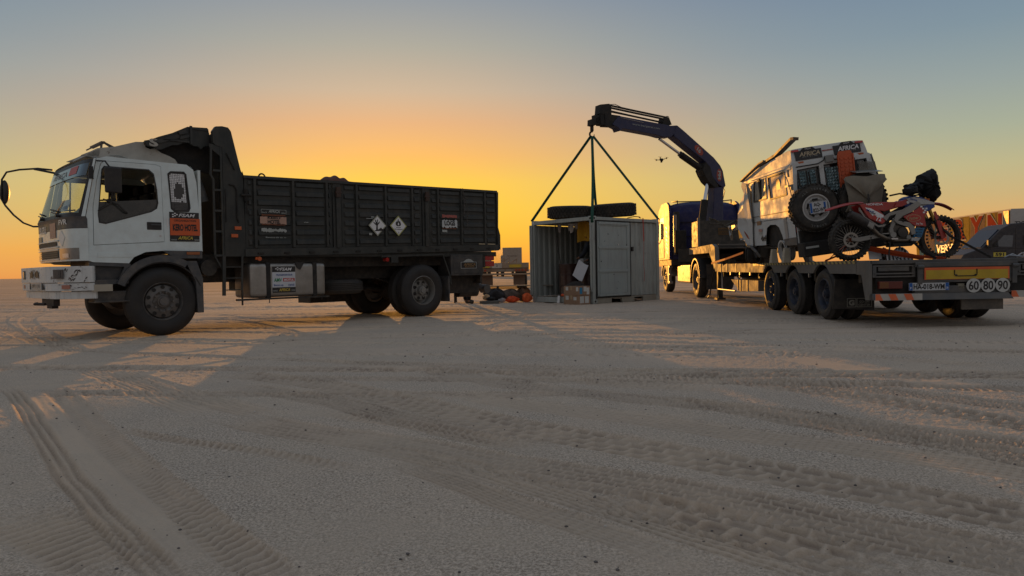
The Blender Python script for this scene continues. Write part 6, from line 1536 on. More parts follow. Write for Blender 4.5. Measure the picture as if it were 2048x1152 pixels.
# rounded roof and rear wall
mb = MB()
def troof(u, v):
    P = [(12.72, 1.15), (12.70, 2.70), (12.85, 2.98), (13.2, 3.10), (14.2, 3.10), (14.75, 2.90), (15.05, 2.4), (15.2, 1.7), (15.2, 1.15)]
    k = u * (len(P) - 1); i = min(int(k), len(P) - 2); t = k - i
    x, z = lerp(P[i][0], P[i + 1][0], t), lerp(P[i][1], P[i + 1][1], t)
    e = abs(2 * v - 1) ** 4
    if z > 2.2: z -= .16 * e * min(1, (z - 2.2) / .7)
    return (x + (.12 * e if x < 13.1 else -.25 * e if x > 14.6 else 0), lerp(.20, -2.14, v), z)
mb.grid(troof, 32, 20); mb.build('cab_shell', TBLUE, tcab, smooth=50)
MB().prism(win_, .20, .195, 'y').build('side_window', mat('gold lit glass', (.10, .10, .09), .45), tcab)
MB().prism([(13.72, 1.2), (14.9, 1.2), (15.0, 1.80), (13.72, 1.88)], .222, .235, 'y').build('cab_door', TBLUE, tcab, bevel=.008)
MB().box(12.69, 12.715, -2.05, .1, 1.9, 1.92).box(12.68, 12.72, -2.05, .1, 2.38, 2.395).build('cab_seam', MATTEBLACK, tcab)
MB().tube([(12.9, -.1, 3.02), (12.9, -.1, 3.12), (13.9, -.1, 3.18), (13.9, -1.9, 3.18), (12.9, -1.9, 3.12), (12.9, -1.9, 3.0)], .02, 6).build('roof_rail', BLACK, tc_)
q = random.Random(3); mb = MB()
for i in range(7): z = 1.35 + .14 * i; mb.prism([(12.95 + .02 * i, z), (13.15 + .02 * i, z + .1), (13.3 + .02 * i, z + .08), (13.05 + .02 * i, z - .02)], .222, .226, 'y')
mb.build('cab_stripes', mat('grey blue decal', (.12, .18, .25), .4), tcab, stuff=True)
mb = MB(); mb.tube([(14.9, .2, 2.5), (15.1, .42, 2.55), (15.1, .42, 1.85), (14.9, .22, 1.7)], .02, 6); mb.box(15.05, 15.15, .35, .52, 1.95, 2.5); mb.build('mirror', BLACK, tc_)
# exhaust/air stack, tank, wheels, arches
MB().cyl((12.45, .02, 1.3), (12.45, .02, 2.72), .10, n=16).build('air_stack', BLACK, tc_, smooth=40); MB().box(12.2, 12.65, -.25, .12, 1.35, 2.1).build('air_filter_box', MATTEBLACK, tc_, bevel=.03)
MB().box(12.35, 12.55, .02, .14, 1.55, 2.62).build('reflective_strip', mat('bare lit metal', (.3, .25, .2), .4, .4), tc_, bevel=.02)
MB().box(10.6, 12.6, -.02, -.6, .38, .95).build('diesel_tank', mat('dull dark tank', (.05, .045, .04), .5, .4, dust=.3), tc_, bevel=.05)
MB().box(8.0, 15.0, -.55, -.7, .75, 1.08).box(8.0, 15.0, -1.6, -1.45, .75, 1.08).box(12.8, 15.1, -2.1, .15, .95, 1.16).box(8.6, 9.9, -1.8, -.4, 1.08, 1.24).build('tractor_chassis', CHASSIS, tc_)
for cx in (9.3, 14.3):
    st_ = 'rear' if cx < 10 else 'front'
    for y, s in ((.10, 1), (-2.25, -1)): make_wheel(tc_, (cx, y, .515), .515, .30, .29, st_, s, tyre=RUBBERD, rim=RIMSTEEL, dish=.13)
    arch(.12, -.45, .58, .62, 5, 175, cx, .515).build('wheel_guard', mat('pale grey guard', (.20, .19, .18), .5, dust=.3) if cx > 10 else BLACK, tc_)
MB().box(13.45, 13.65, .02, .12, .30, .95).box(13.3, 13.7, .0, .12, .32, .40).box(13.3, 13.7, .0, .12, .60, .66).box(13.3, 13.7, .0, .12, .86, .94).build('cab_step', mat('worn pale step', (.28, .25, .22), .5, .3), tc_, bevel=.02)
MB().box(8.62, 8.58, -.06, -.75, .25, .95).build('mudflap', MATS['black mudflap'], tc_); MB().box(8.5, 8.55, -.45, -1.0, .85, .98).build('tail_lamp', mat('dim red lens', (0, 0, 0)), tc_)
lettering('HA-018-WM', (8.48, -.5, .70), RT, UPV, .35, .07, PALE, tc_)
# the crane
CO, CR = (6.1, 21.7, 0), -150.88
CBLUE = mat('dark blue crane paint', (0.012, 0.016, 0.065), 0.5, var=.12, dust=.1)
cr = thing('loader_crane', 'dark blue folding loader crane reaching left from the tractor over the container', 'crane', CO, CR)
MB().box(-.6, .5, -.9, .9, 1.05, 1.45).cyl((-.05, 0, 1.4), (-.1, 0, 1.9), .32, .26, n=20).build('crane_base', MATTEBLACK, cr, smooth=40)
MB().prism([(-.03, 3.30), (-.41, 3.30), (-.38, 2.5), (-.42, 1.8), (.12, 1.8), (.02, 2.5)], -.14, .14, 'y').build('crane_column', CBLUE, cr, bevel=.02)
MB().prism([(1.57, 5.01), (1.43, 5.03), (1.19, 4.90), (-.01, 4.18), (-.27, 3.96), (-.38, 3.80), (-.49, 3.35), (-.41, 3.27), (-.15, 3.40), (.07, 3.61), (.15, 3.88), (.33, 4.03), (1.56, 4.70)], -.15, .15, 'y').build('main_boom', CBLUE, cr, bevel=.02)
MB().prism([(.33, 4.02), (.46, 3.78), (.37, 3.62), (.23, 3.44), (-.03, 3.27), (-.2, 3.30), (.07, 3.62), (.14, 3.88)], -.16, .16, 'y').build('knuckle_link', MATTEBLACK, cr, bevel=.01)
MB().prism([(3.80, 4.86), (3.57, 5.12), (2.76, 5.07), (1.68, 5.0), (1.44, 5.03), (1.52, 4.80), (1.68, 4.67), (1.99, 4.66), (2.27, 4.70), (3.43, 4.78), (3.53, 4.70), (3.58, 4.79)], -.15, .15, 'y').build('outer_boom', CBLUE, cr, bevel=.015)
for k, (x1, h) in enumerate(((4.02, .0), (4.16, .025), (4.30, .045))): MB().prism([(3.5, 4.84 + h * .6), (x1, 4.815 + h * .8), (x1 + .02, 5.14 - h), (3.5, 5.13 - h)], -.13 + .015 * k, .13 - .015 * k, 'y').build('boom_extension', MATTEBLACK, cr)
MB().prism([(4.05, 5.12), (4.28, 5.02), (4.46, 4.96), (4.47, 4.80), (4.36, 4.79), (4.28, 4.86), (4.05, 4.83)], -.10, .10, 'y').build('boom_tip', MATTEBLACK, cr, bevel=.01)
MB().prism([(4.20, 5.13), (4.17, 5.38), (4.05, 5.40), (3.88, 5.43), (3.80, 5.40), (3.80, 5.08), (3.57, 5.13)], -.12, .12, 'y').build('valve_block', MATTEBLACK, cr)
for k, (z0, z1, y) in enumerate(((5.40, 5.24, .08), (5.33, 5.17, .1), (5.28, 5.10, -.02), (5.40, 5.22, -.08), (5.22, 5.07, .09))): MB().tube([(3.88, y, z0), (3.0, y, z0 - (z0 - z1) * .5 + .01), (1.75, y, z1)], .028 if k < 3 else .018, 8).build('extension_cylinder', MATTEBLACK, cr, smooth=60)
MB().prism([(1.72, 5.24), (1.62, 5.04), (1.80, 5.0), (1.95, 5.02), (1.9, 5.22)], -.12, .12, 'y').build('cylinder_bracket', MATTEBLACK, cr)
MB().tube([(1.72 + .06 * math.cos(a), .05, 5.24 + .05 * math.sin(a)) for a in np.linspace(-1.5, 3.5, 10)], .01, 5).tube([(3.9, 0, 5.42), (3.6, .02, 5.46), (3.2, 0, 5.36)], .01, 5).tube([(.48, .1, 3.8), (.6, .1, 3.72), (.5, .1, 3.6), (.36, .1, 3.62)], .012, 5).tube([(-.42, .1, 3.3), (-.5, .1, 3.2), (-.42, .1, 2.95)], .012, 5).build('hydraulic_hose', BLACK, cr, smooth=60)
MB().cyl((1.15, 0, 4.20), (.30, 0, 3.80), .10, n=14).cyl((.45, 0, 3.85), (1.22, 0, 4.24), .085, n=14).build('boom_cylinder', MATTEBLACK, cr, smooth=50)
MB().cyl((2.0, 0, 4.62), (1.15, 0, 4.20), .04, n=12).build('cylinder_rod', CHROME, cr, smooth=60)
MB().cyl((.10, 0, 3.46), (.24, 0, 2.9), .055, n=14).build('lift_cylinder_rod', CHROME, cr, smooth=60)
MB().cyl((.24, 0, 2.9), (.40, 0, 2.0), .11, n=14).build('lift_cylinder', MATTEBLACK, cr, smooth=50)
MB().cyl((3.5, .155, 5.075), (2.7, .155, 5.0), .008, n=5).build('bright_edge', STEEL, cr)
CRT = (-1, 0, 0)
def boomtxt(s_, c, ang, w, h, m_, bold=.03, y=.152):
    a = R_(ang); return lettering(s_, (c[0], y, c[1]), (-math.cos(a), 0, math.sin(a)), (math.sin(a), 0, math.cos(a)), w, h, m_, cr, bold=bold)
boomtxt('www.bergerat.com', (2.6, 4.90), -3, 1.0, .07, PALE, .0)
for c, rx, rz, s_, ang, w, h in (((.60, 4.36), .20, .11, '16', -37, .17, .13), ((-.22, 3.66), .11, .19, 'PM', -90, .26, .12)):
    mb = MB(); a = R_(-ang if ang > -80 else 0)
    P = [(c[0] + rx * math.cos(t) * math.cos(a) - rz * math.sin(t) * math.sin(a), .153, c[1] + rx * math.cos(t) * math.sin(a) + rz * math.sin(t) * math.cos(a)) for t in [2 * math.pi * i / 24 for i in range(24)]]
    mb.add(P, [tuple(range(24))]); mb.build('red_badge', mat('dull red badge', (.30, .05, .03), .5), cr); boomtxt(s_, c, ang, w, h, PALE, .04, .155)
# hook
mb = MB(); hx = 4.385
mb.cyl((hx, 0, 4.80), (hx, 0, 4.66), .05, n=10); mb.box(hx - .03, hx + .03, -.02, .02, 4.64, 4.72)
mb.tube([(hx, 0, 4.68), (hx - .01, 0, 4.62)] + [(hx + .075 * math.cos(a), 0, 4.565 + .075 * math.sin(a)) for a in np.linspace(R_(100), R_(-190), 14)], [.022, .022] + [.026] * 10 + [.022, .018, .012, .008], 8)
mb.build('crane_hook', MATTEBLACK, cr, smooth=60)

# ================================================================== wrecked white off roader on the trailer
WO = Vector((4.86, 12.3, 0)) + Vector((-math.sin(R_(89)), math.cos(R_(89)), 0)) * -.11 + Vector((0, 0, 1.24))
VW = mat('battered white paint', (0.56, 0.58, 0.575), 0.6, var=.06, dust=.25, spec=.12, rust=.25, scale=2)
car = thing('wrecked_off_roader', 'crashed white high roofed off roader with a crushed front, leaning on the trailer', 'off roader', WO)
car.rotation_euler = (R_(-7.3), R_(-.8), R_(89))
CM = Matrix.Translation(WO) @ car.rotation_euler.to_matrix().to_4x4()
BWd = -1.56
def side_y(z, far=False):      # tumblehome
    t = max(0, z - .62) / .78
    i = .07 * t ** 1.3 + (.02 if z > 1.38 else 0)
    return (BWd + i * 1.6) if far else (-i)
q = random.Random(4)
def dent(x, z): return .5 * ( -.03 * math.exp(-((x - 1.2) ** 2 / .08 + (z - .72) ** 2 / .01)) - .025 * math.exp(-((x - .6) ** 2 / .05 + (z - .66) ** 2 / .02)) - .04 * math.exp(-((x - 1.9) ** 2 / .05 + (z - .6) ** 2 / .06)) + .008 * math.sin(x * 9 + z * 5) * math.sin(z * 7))
wins = [[(.27, .90), (1.10, .885), (1.22, 1.31), (.36, 1.30)], [(1.30, .92), (2.06, .91), (2.02, 1.34), (1.36, 1.33)]]
archp = [(.62, .02), (.66, .20), (.76, .34), (.92, .40), (1.2, .41), (1.40, .36), (1.50, .2), (1.56, .02)]
def side_panel_mesh(far):
    """subdivided side with holes for windows and wheel arch, bent by the tumblehome and the dents"""
    outl = [(0, 0.0), (.60, 0.0)] + archp[1:-1] + [(1.58, .03), (2.25, .03), (2.3, .5), (2.22, 1.0), (2.18, 1.38), (0.03, 1.38)]
    outl += [(0.0, .9)]
    mb = MB(); s = -1 if far else 1
    from mathutils import geometry
    bm = bmesh.new()
    loops = [outl] + ([] if far else wins)
    allp = [p for l in loops for p in l]
    tr = tessellate_polygon([[Vector((p[0], p[1], 0)) for p in l] for l in loops])
    vs = [bm.verts.new((p[0], 0, p[1])) for p in allp]
    for t in tr:
        try: bm.faces.new([vs[i] for i in t])
        except ValueError: pass
    for _ in range(4):
        bmesh.ops.subdivide_edges(bm, edges=[e for e in bm.edges if e.calc_length() > .16], cuts=1, use_grid_fill=False)
        bmesh.ops.triangulate(bm, faces=[f for f in bm.faces if len(f.verts) > 3])
    for v in bm.verts:
        x, z = v.co.x, v.co.z
        v.co.y = side_y(z, far) + (dent(x, z) if not far else 0)
        if .0 < z < .45 and not far: v.co.y += .015
    bmesh.ops.recalc_face_normals(bm, faces=bm.faces)
    for f in bm.faces: f.smooth = True
    me = bpy.data.meshes.new('side_panel'); bm.to_mesh(me); bm.free(); me.materials.append(VW)
    o = bpy.data.objects.new('side_panel', me); COL.objects.link(o); o.parent = car; return o
sp = side_panel_mesh(False); side_panel_mesh(True)
# side windows: gold lit sliding window and printed blank, with seals
for k, w in enumerate(wins):
    P = [(x, side_y(z) - .012, z) for x, z in w]
    g_ = MB().add(P, [(0, 1, 2, 3)]).build('side_window', [mat('printed window film', (.50, .40, .37), .6, var=.08, dust=.2, spec=.1), mat('dusty side glass', (.30, .28, .24), .5, var=.35, dust=.35, spec=.2, scale=9)][k], car)
    mb = MB()
    for a, b in zip(w, w[1:] + w[:1]): mb.strap([(a[0], side_y(a[1]) + .004, a[1]), (b[0], side_y(b[1]) + .004, b[1])], .014, .028)
    mb.build('window_seal', mat('worn seal', (.06, .055, .05), .6), g_)
    if k == 1: MB().box(1.63, 1.72, -.10, -.03, .92, 1.33).build('window_divider', MATTEBLACK, g_)
mb = MB(); mb.add([(.72 + .10 * math.cos(t) - .02, side_y(1.12) - .004, 1.10 + .13 * math.sin(t)) for t in [2 * math.pi * i / 20 for i in range(20)]], [tuple(range(20))]); mb.build('window_emblem', mat('faded orange print', (.45, .20, .10), .5), car)
# body lines, trim, lettering on the side
for z, x1 in ((.61, 2.2), (.50, 2.2)): MB().tube([(x, side_y(z) + dent(x, z) + .006, z + .0 * x) for x in np.linspace(.03, x1, 14)], .006, 5).build('body_crease', mat('crease shadow grey', (.16, .16, .15), .7), car)  # crease shade drawn on as thin grey lines
MB().tube([(x, side_y(1.39) + .02, 1.385 - .004 * math.sin(x * 20)) for x in np.linspace(-.02, 2.7, 16)], .022, 6).build('drip_rail', VW, car)
MB().tube([(x, side_y(1.33) + .02, 1.345) for x in np.linspace(.3, 2.1, 16)], .012, 6).build('rain_gutter', VW, car)
lt = mat('black side print', (.03, .03, .03), .5)
lettering('TURBO', (.22, .012, .60), CRT, UPV, .30, .10, lt, car, bold=.03); lettering('4x4', (1.66, .02, .17), CRT, UPV, .32, .11, lt, car, bold=.05, italic=.3)
for x, z, w, h, m_ in ((1.86, .475, .22, .08, mat('faded brown sticker', (.30, .16, .08), .6)), (1.78, .33, .2, .05, mat('faded rose sticker', (.42, .25, .22), .6)), (1.80, .27, .16, .035, PALE), (.62, .36, .12, .5, mat('silver repair tape', (.38, .38, .38), .4, .3))):
    if h < .4: plate('side_sticker', (x, side_y(z) + .008 + (.015 if z < .45 else 0), z), CRT, UPV, w, h, .003, m_, car)
plate('repair_tape', (.42, .02, .30), CRT, UPV, .14, .42, .002, MATS['silver repair tape'], car)
MB().prism([(.0, .0), (.55, .0), (.60, .12), (.0, .14)], .022, -.02, 'y').build('rear_quarter_trim', mat('dull grey trim', (.10, .10, .10), .6, dust=.3), car)
# wheel housing, floor, chassis
MB().box(.60, 1.58, -.05, -.45, -.02, .45).build('wheel_housing', MATTEBLACK, car)
MB().box(.02, 2.6, BWd + .05, -.05, -.04, .0).box(.0, 2.5, -1.15, -.4, -.16, -.04).build('car_floor', CHASSIS, car)
# metal roof and raised fibreglass roof
mb = MB()
def hroof(u, v):
    P = [(0.0, 1.385), (0.02, 1.50), (.06, 1.645), (.2, 1.665), (1.2, 1.60), (1.9, 1.56), (2.45, 1.52), (2.72, 1.42), (2.70, 1.36)]
    k = u * (len(P) - 1); i = min(int(k), len(P) - 2); t = k - i
    x, z = lerp(P[i][0], P[i + 1][0], t), lerp(P[i][1], P[i + 1][1], t)
    y = lerp(-.06, -1.38, v); e = abs(2 * v - 1)
    inset = max(0, z - 1.385) / .27
    y = lerp(y, -.70, inset * .055) 
    if x > 1.5: z += .03 * math.sin(v * 17 + x * 9) * min(1, x - 1.5)
    return (x, y, z - .02 * e ** 6)
mb.grid(hroof, 32, 16)
for v in (0, 1):
    mb.add([hroof(u / 32, v) for u in range(33)] + [], [tuple(range(33))])
hr = mb.build('raised_roof', VW, car, smooth=45)
MB().prism([(0.03, 1.30), (0.03, 1.40), (2.70, 1.40), (2.6, 1.30)], -.05, BWd + .13, 'y').build('roof_edge', VW, car, bevel=.02)
# roof rack sheets bent up at the rear left
mb = MB(); mb.strap([(2.85, -.10, 1.35), (2.2, -.10, 1.53), (1.5, -.12, 1.60)], .05, .02, (0, 1, .3)); mb.strap([(1.5, -.13, 1.60), (.9, -.16, 1.66), (.35, -.18, 1.78), (.12, -.19, 1.83), (.02, -.20, 1.82)], .10, .05, (0, 1, .2))
mb.strap([(2.7, -.02, 1.40), (1.5, -.03, 1.60), (1.2, -.03, 1.62)], .06, .03, (0, 1, .3))
mb.build('bent_roof_sheet', mat('bent dark sheet', (.06, .045, .035), .6, .2, dust=.3, rust=.4), car)
# rear: doors, windows, roof front with stickers
def rp_(y, z): return (0 - .012 + .03 * max(0, z - .62), y, z)
def rplate(nm, pts, off, t, m_, par):
    a = [(rp_(y, z)[0] - off, y, z) for y, z in pts]; b = [(x - t, y, z) for x, y, z in a]; n = len(pts)
    return MB().add(a + b, [tuple(range(n)), tuple(reversed(range(n, 2 * n)))] + [(i, (i + 1) % n, (i + 1) % n + n, i + n) for i in range(n)]).build(nm, m_, par)
rear_out = [(0, 0), (-.0, .62), (-.06, 1.36), (-.08, 1.40), (-1.36, 1.40), (-1.40, 1.36), (BWd + .08, .9), (BWd, .62), (BWd, 0)]
rw = [[(-.075, .80), (-.50, .80), (-.515, 1.30), (-.13, 1.28)], [(-.58, .80), (-1.02, .80), (-1.02, 1.31), (-.59, 1.305)], [(-1.13, .88), (-1.36, .88), (-1.33, 1.31), (-1.13, 1.31)]]
tr = tessellate_polygon([[Vector((p[0], p[1], 0)) for p in l] for l in [rear_out] + rw])
fl = [p for l in [rear_out] + rw for p in l]
MB().add([rp_(*p) for p in fl], [tuple(t) for t in tr]).build('rear_panel', VW, car, thick=.03)
for y in (-.545, -.60): MB().tube([(rp_(y, z)[0] - .004, y, z) for z in (.1, .7, 1.34)], .006, 5).build('door_gap', MATTEBLACK, car)
for k, w in enumerate(rw):
    g_ = MB().add([(rp_(*p)[0] + .02, p[0], p[1]) for p in w], [(0, 1, 2, 3)]).build('rear_window', mat('dark rear glass', (.01, .012, .014), .06, coat=1.0), car)
    mb = MB()
    for a, b in zip(w, w[1:] + w[:1]): mb.strap([(rp_(*a)[0] - .006, a[0], a[1]), (rp_(*b)[0] - .006, b[0], b[1])], .03, .016, (0, .7, .7))
    mb.build('window_seal', BLACK, g_)
    if k < 2:      # crinkled foil sun shield behind the glass
        qq = random.Random(k + 8); x0, x1 = w[1][0] + .05, w[0][0] - .05; z0, z1 = .84, 1.255
        mb = MB(); nx_, nz_ = 7, 8
        cells = {}
        for i in range(nx_ + 1):
            for j in range(nz_ + 1): cells[i, j] = (qq.uniform(-.006, .006), lerp(x0, x1, i / nx_) + qq.uniform(-.008, .008), lerp(z0, z1, j / nz_) + qq.uniform(-.008, .008))
        for i in range(nx_):
            for j in range(nz_):
                p4 = [cells[i, j], cells[i + 1, j], cells[i + 1, j + 1], cells[i, j + 1]]; c_ = [sum(p[k2] for p in p4) / 4 for k2 in range(3)]
                P = [(rp_(p[1], p[2])[0] + .008 + p[0], p[1], p[2]) for p in p4] + [(rp_(c_[1], c_[2])[0] - .014, c_[1], c_[2])]
                mb.add(P, [(0, 1, 4), (1, 2, 4), (2, 3, 4), (3, 0, 4)])
        mb.build('foil_shield', mat('silver bubble foil', (.22, .30, .32), .38, .6, var=.2, scale=30), g_)
# hooks hanging in the left rear window
mb = MB()
for c_ in (-.20, -.38): mb.tube([(-.06, c_ + .07, 1.22), (-.06, c_ + .065, 1.0), (-.06, c_ + .0, .95), (-.06, c_ - .07, 1.02), (-.06, c_ - .07, 1.24)], .014, 6)
mb.build('shovel_hook', BLACK, car, smooth=60)
# raised roof rear face: red strips, rally stickers, lamps, work light
def hr_(nm, y0, y1, z0, z1, m_, off=.01, par=None): return MB().hexa([(.03 - off, y1, z0), (.03 - off, y0, z0), (.04, y0, z0), (.04, y1, z0), (.055 - off, y1, z1), (.055 - off, y0, z1), (.07, y0, z1), (.07, y1, z1)]).build(nm, m_, par or car)
hr_('red_strip', -.10, -.22, 1.595, 1.63, PRINTRED); hr_('red_strip', -1.20, -1.33, 1.59, 1.625, PRINTRED); hr_('red_strip', -.62, -.86, 1.54, 1.57, mat('dull red reflective tape', (.28, .06, .04), .5))
for y in (-.375, -1.04):
    s_ = hr_('rally_sticker', y + .23, y - .23, 1.435, 1.60, PRINTBLK, .03)
    MB().prism([(y + .13, 1.60), (y - .13, 1.60), (y - .08, 1.645), (y + .08, 1.645)], .018, .022, 'x').build('sticker_crest', PRINTBLK, s_)
    lettering('AFRICA', (.012, y - .02, 1.535), RT, UPV, .36, .075, mat('bronze sticker print', (.42, .35, .24), .5) if y > -.5 else PRINTW, s_, bold=.03, italic=.15)
    lettering('ECO RACE', (.010, y - .02, 1.47), RT, UPV, .26, .035, PALE, s_); lettering('RALLYE', (.016, y, 1.62), RT, UPV, .10, .02, PRINTW, s_)
for y in (-.22, -1.25): MB().box(-.02, .03, y - .05, y + .05, 1.375, 1.415).build('clearance_lamp', mat('dusty orange lens', (.40, .09, .02), .4, dust=.15), car, bevel=.01)
MB().box(-.08, .0, -.62, -.76, 1.33, 1.45).build('work_light', mat('grey lamp', (.20, .20, .19), .4), car, bevel=.01)
MB().tube([(-.03, -.12, 1.33), (-.03, -.5, 1.335), (-.03, -.6, 1.38), (-.03, -.62, 1.43)], .010, 6).tube([(-.03, -.76, 1.43), (-.03, -.78, 1.37), (-.03, -.95, 1.35)], .010, 6).build('lamp_cable', BLACK, car)
MB().box(-.02, .03, -.0, -.06, .22, .46).build('rear_lamp', RED_R, car, bevel=.008)
# rear corner hinges and ladder bracket
MB().box(-.02, .04, .012, -.05, .95, 1.05).box(.05, .2, .0, .03, 1.02, 1.05).tube([(.1, .02, 1.2), (.02, .03, 1.1), (-.02, .03, 1.0), (-.02, .01, .8), (-.03, -.06, .75)], .009, 6).tube([(.0, .01, 1.3), (-.03, .03, 1.25), (-.03, .03, 1.18)], .02, 6).build('door_hinge', mat('worn grey steel', (.18, .18, .17), .5, .3), car)
MB().box(-.10, .02, -.01, BWd + .01, .0, .24).box(-.28, .02, .02, BWd - .02, -.22, .03).build('rear_bumper', MATTEBLACK, car, bevel=.02)
plate('bumper_sticker', (-.282, -.12, -.06), RT, UPV, .22, .035, .003, PALE, car)
# wheels: bare rear rim, crushed front wheel
rr_ = make_wheel(car, (.82, -.02, -.10), .205, .16, .17, 'car', 1, name='rear_wheel', tyre=RIMWHITE, rim=RIMWHITE)
MB().lathe([(.17, -.02), (.205, .0), (.17, .0)], (.82, 0, -.10), 'y', 24).build('rim_flange', RIMWHITE, rr_)
fw2 = make_wheel(car, (0, 0, 0), .22, .22, .17, 'car', 1, name='front_wheel', tyre=RUBBERD, rim=RIMDARK); fw2.location = (2.75, .02, -.12); fw2.rotation_euler = (R_(8), R_(6), R_(-35))
mb = MB(); mb.grid(lambda u, v: (2.35 - .35 * u, .05 - .4 * v, -.02 - .20 * math.sin(math.pi * u) + .03 * math.sin(9 * v)), 8, 6); mb.tube([(2.6, .06, .03), (2.3, .08, .02), (2.05, .06, -.1), (2.0, .02, -.2)], .03, 8); mb.build('torn_mudguard', mat('scuffed dark sheet', (.10, .09, .08), .5, .3), car)
# crushed front: crumpled sheet metal
q = random.Random(31)
def crumple(u, v):
    # u along the car 0..1, v round the section
    x = lerp(2.12, 3.95, u)
    top = np.interp(u, [0, .12, .25, .42, .60, .78, 1], [1.36, 1.42, 1.15, .92, .72, .60, .45]); bot = np.interp(u, [0, .4, .7, 1], [.03, .03, .12, .22])
    hw = np.interp(u, [0, .25, .6, 1], [.74, .72, .66, .50]); cy = BWd / 2
    a = v * 3
    if a < 1: y, z = cy + hw, lerp(bot, top, a)
    elif a < 2: y, z = cy + hw * (1 - 2 * (a - 1)), top + .04 * math.sin(math.pi * (a - 1))
    else: y, z = cy - hw, lerp(top, bot, a - 2)
    y += -.05 * max(0, z - .8) * (1 if a < 1.5 else -1)
    return [x, y, z]
nu_, nv_ = 22, 42; pts = []
for j in range(nv_ + 1):
    for i in range(nu_ + 1):
        p_ = crumple(i / nu_, j / nv_); k = min(1, i / 4) * .75 if i else 0
        pts.append((p_[0] + q.gauss(0, .028) * k, p_[1] + q.gauss(0, .045) * k, p_[2] + q.gauss(0, .032) * k))
fs = [(j * (nu_ + 1) + i, j * (nu_ + 1) + i + 1, (j + 1) * (nu_ + 1) + i + 1, (j + 1) * (nu_ + 1) + i) for j in range(nv_) for i in range(nu_)]
tri = []
for k, f in enumerate(fs): tri += [(f[0], f[1], f[2]), (f[0], f[2], f[3])] if (k * 7) % 3 else [(f[0], f[1], f[3]), (f[1], f[2], f[3])]
MB().add(pts, tri).build('crushed_front', VW, car, smooth=25)
MB().box(2.2, 3.7, BWd + .25, -.25, .02, .40).box(3.6, 3.95, -1.2, -.2, .2, .42).build('crushed_engine', MATTEBLACK, car)
MB().prism([(3.0, .50), (3.2, .62), (2.62, .20), (2.45, .15)], .03, .0, 'y').build('torn_red_sticker', mat('torn brick red vinyl', (.30, .08, .04), .5, var=.3), car)
mb = MB(); mb.box(3.75, 4.02, -.08, -.3, .40, .52); mb.tube([(3.9, -.0, .50), (4.05, -.05, .42), (3.95, -.02, .30), (4.02, -.05, .2)], .03, 8); mb.build('bent_bumper', mat('bent bright metal', (.35, .33, .30), .35, .6), car)
# loose door skin folded out at the front left
mb = MB(); q2 = random.Random(2); base_ = [(2.10, 1.30), (2.35, 1.36), (2.62, 1.28), (2.5, 1.12), (2.68, .95), (2.95, .72), (3.10, .45), (2.7, .06), (2.25, .03), (2.12, .5)]
n_ = len(base_); P = [(x, .035 + q2.uniform(-.02, .05), z) for x, z in base_] + [(2.42, .09, .85), (2.55, -.01, .5), (2.3, .0, 1.1)]
tr = [(i, (i + 1) % n_, 10 if i in (3, 4, 9, 8) else 11 if i in (5, 6, 7) else 12) for i in range(n_)] + [(3, 12, 10), (9, 10, 12), (5, 10, 11), (8, 11, 10), (0, 12, 9)]
MB().add(P, tr).build('folded_door', VW, car, thick=.012)

# wheels and kit on its back
def lying(nm, label, cat, y, z, rz=0, grp=None, sc=1.0, plate_=False):
    t = thing(nm, label, cat, CM @ Vector((-.06, y, z)), 0, grp); t.rotation_euler = (R_(-7.3), R_(-.8), R_(89)); t.scale = (sc,) * 3
    holder = make_wheel(t, (0, 0, 0), .40, .24, .225, 'car', 1, name='tyre_carcass', tyre=mat('black all terrain tyre', (.014, .014, .013), .85, var=.2, dust=.2, scale=5), rim=RIMWHITE, treadn=34)
    holder.rotation_euler = (0, 0, R_(90)); holder.location = (-.24, 0, 0)
    return t
s_ = lying('spare_wheel', 'large spare wheel with white rim and number plate on the back of the off roader', 'wheel', -.27, .59, grp='spare wheels on the off roader')
pl = plate('number_plate', (-.262, -.02, -.0), RT, UPV, .29, .19, .006, MATS['white number plate'], s_)
pl.rotation_euler = (0, 0, 0)
for yy in (.10, -.13): plate('blue_band', (-.268, yy + .005, .03 if yy < 0 else 0), RT, UPV, .035, .10 if yy < 0 else .17, .001, MATS['number plate blue'], pl)
lettering('AQ-', (-.268, -.0, .045), RT, UPV, .12, .07, PRINTBLK, pl, bold=.03); lettering('823-WY', (-.268, -.03, -.045), RT, UPV, .22, .07, PRINTBLK, pl, bold=.03)
tw = mat('pale tyre lettering', (.16, .16, .15), .7)
def ring(s2, a0, rad, par):
    for i, ch in enumerate(s2):
        if ch == ' ': continue
        a = R_(a0 - i * 8.5); lettering(ch, (-.243, -rad * math.cos(a), rad * math.sin(a)), (0, -math.sin(a), -math.cos(a)), (0, -math.cos(a), math.sin(a)), .03, .035, tw, par, name='tyre_letter')
ring('ALL TERRAIN', 132, .315, s_); ring('RADIAL', -70, .315, s_)
s2_ = lying('spare_wheel', 'black spare wheel half hidden by the canvas bag on the wrecked off roader', 'wheel', -1.08, .60, grp='spare wheels on the off roader')
MB().cyl((-.02, 0, -.0), (.10, 0, 0), .10, n=12).build('wheel_carrier', MATTEBLACK, s_)
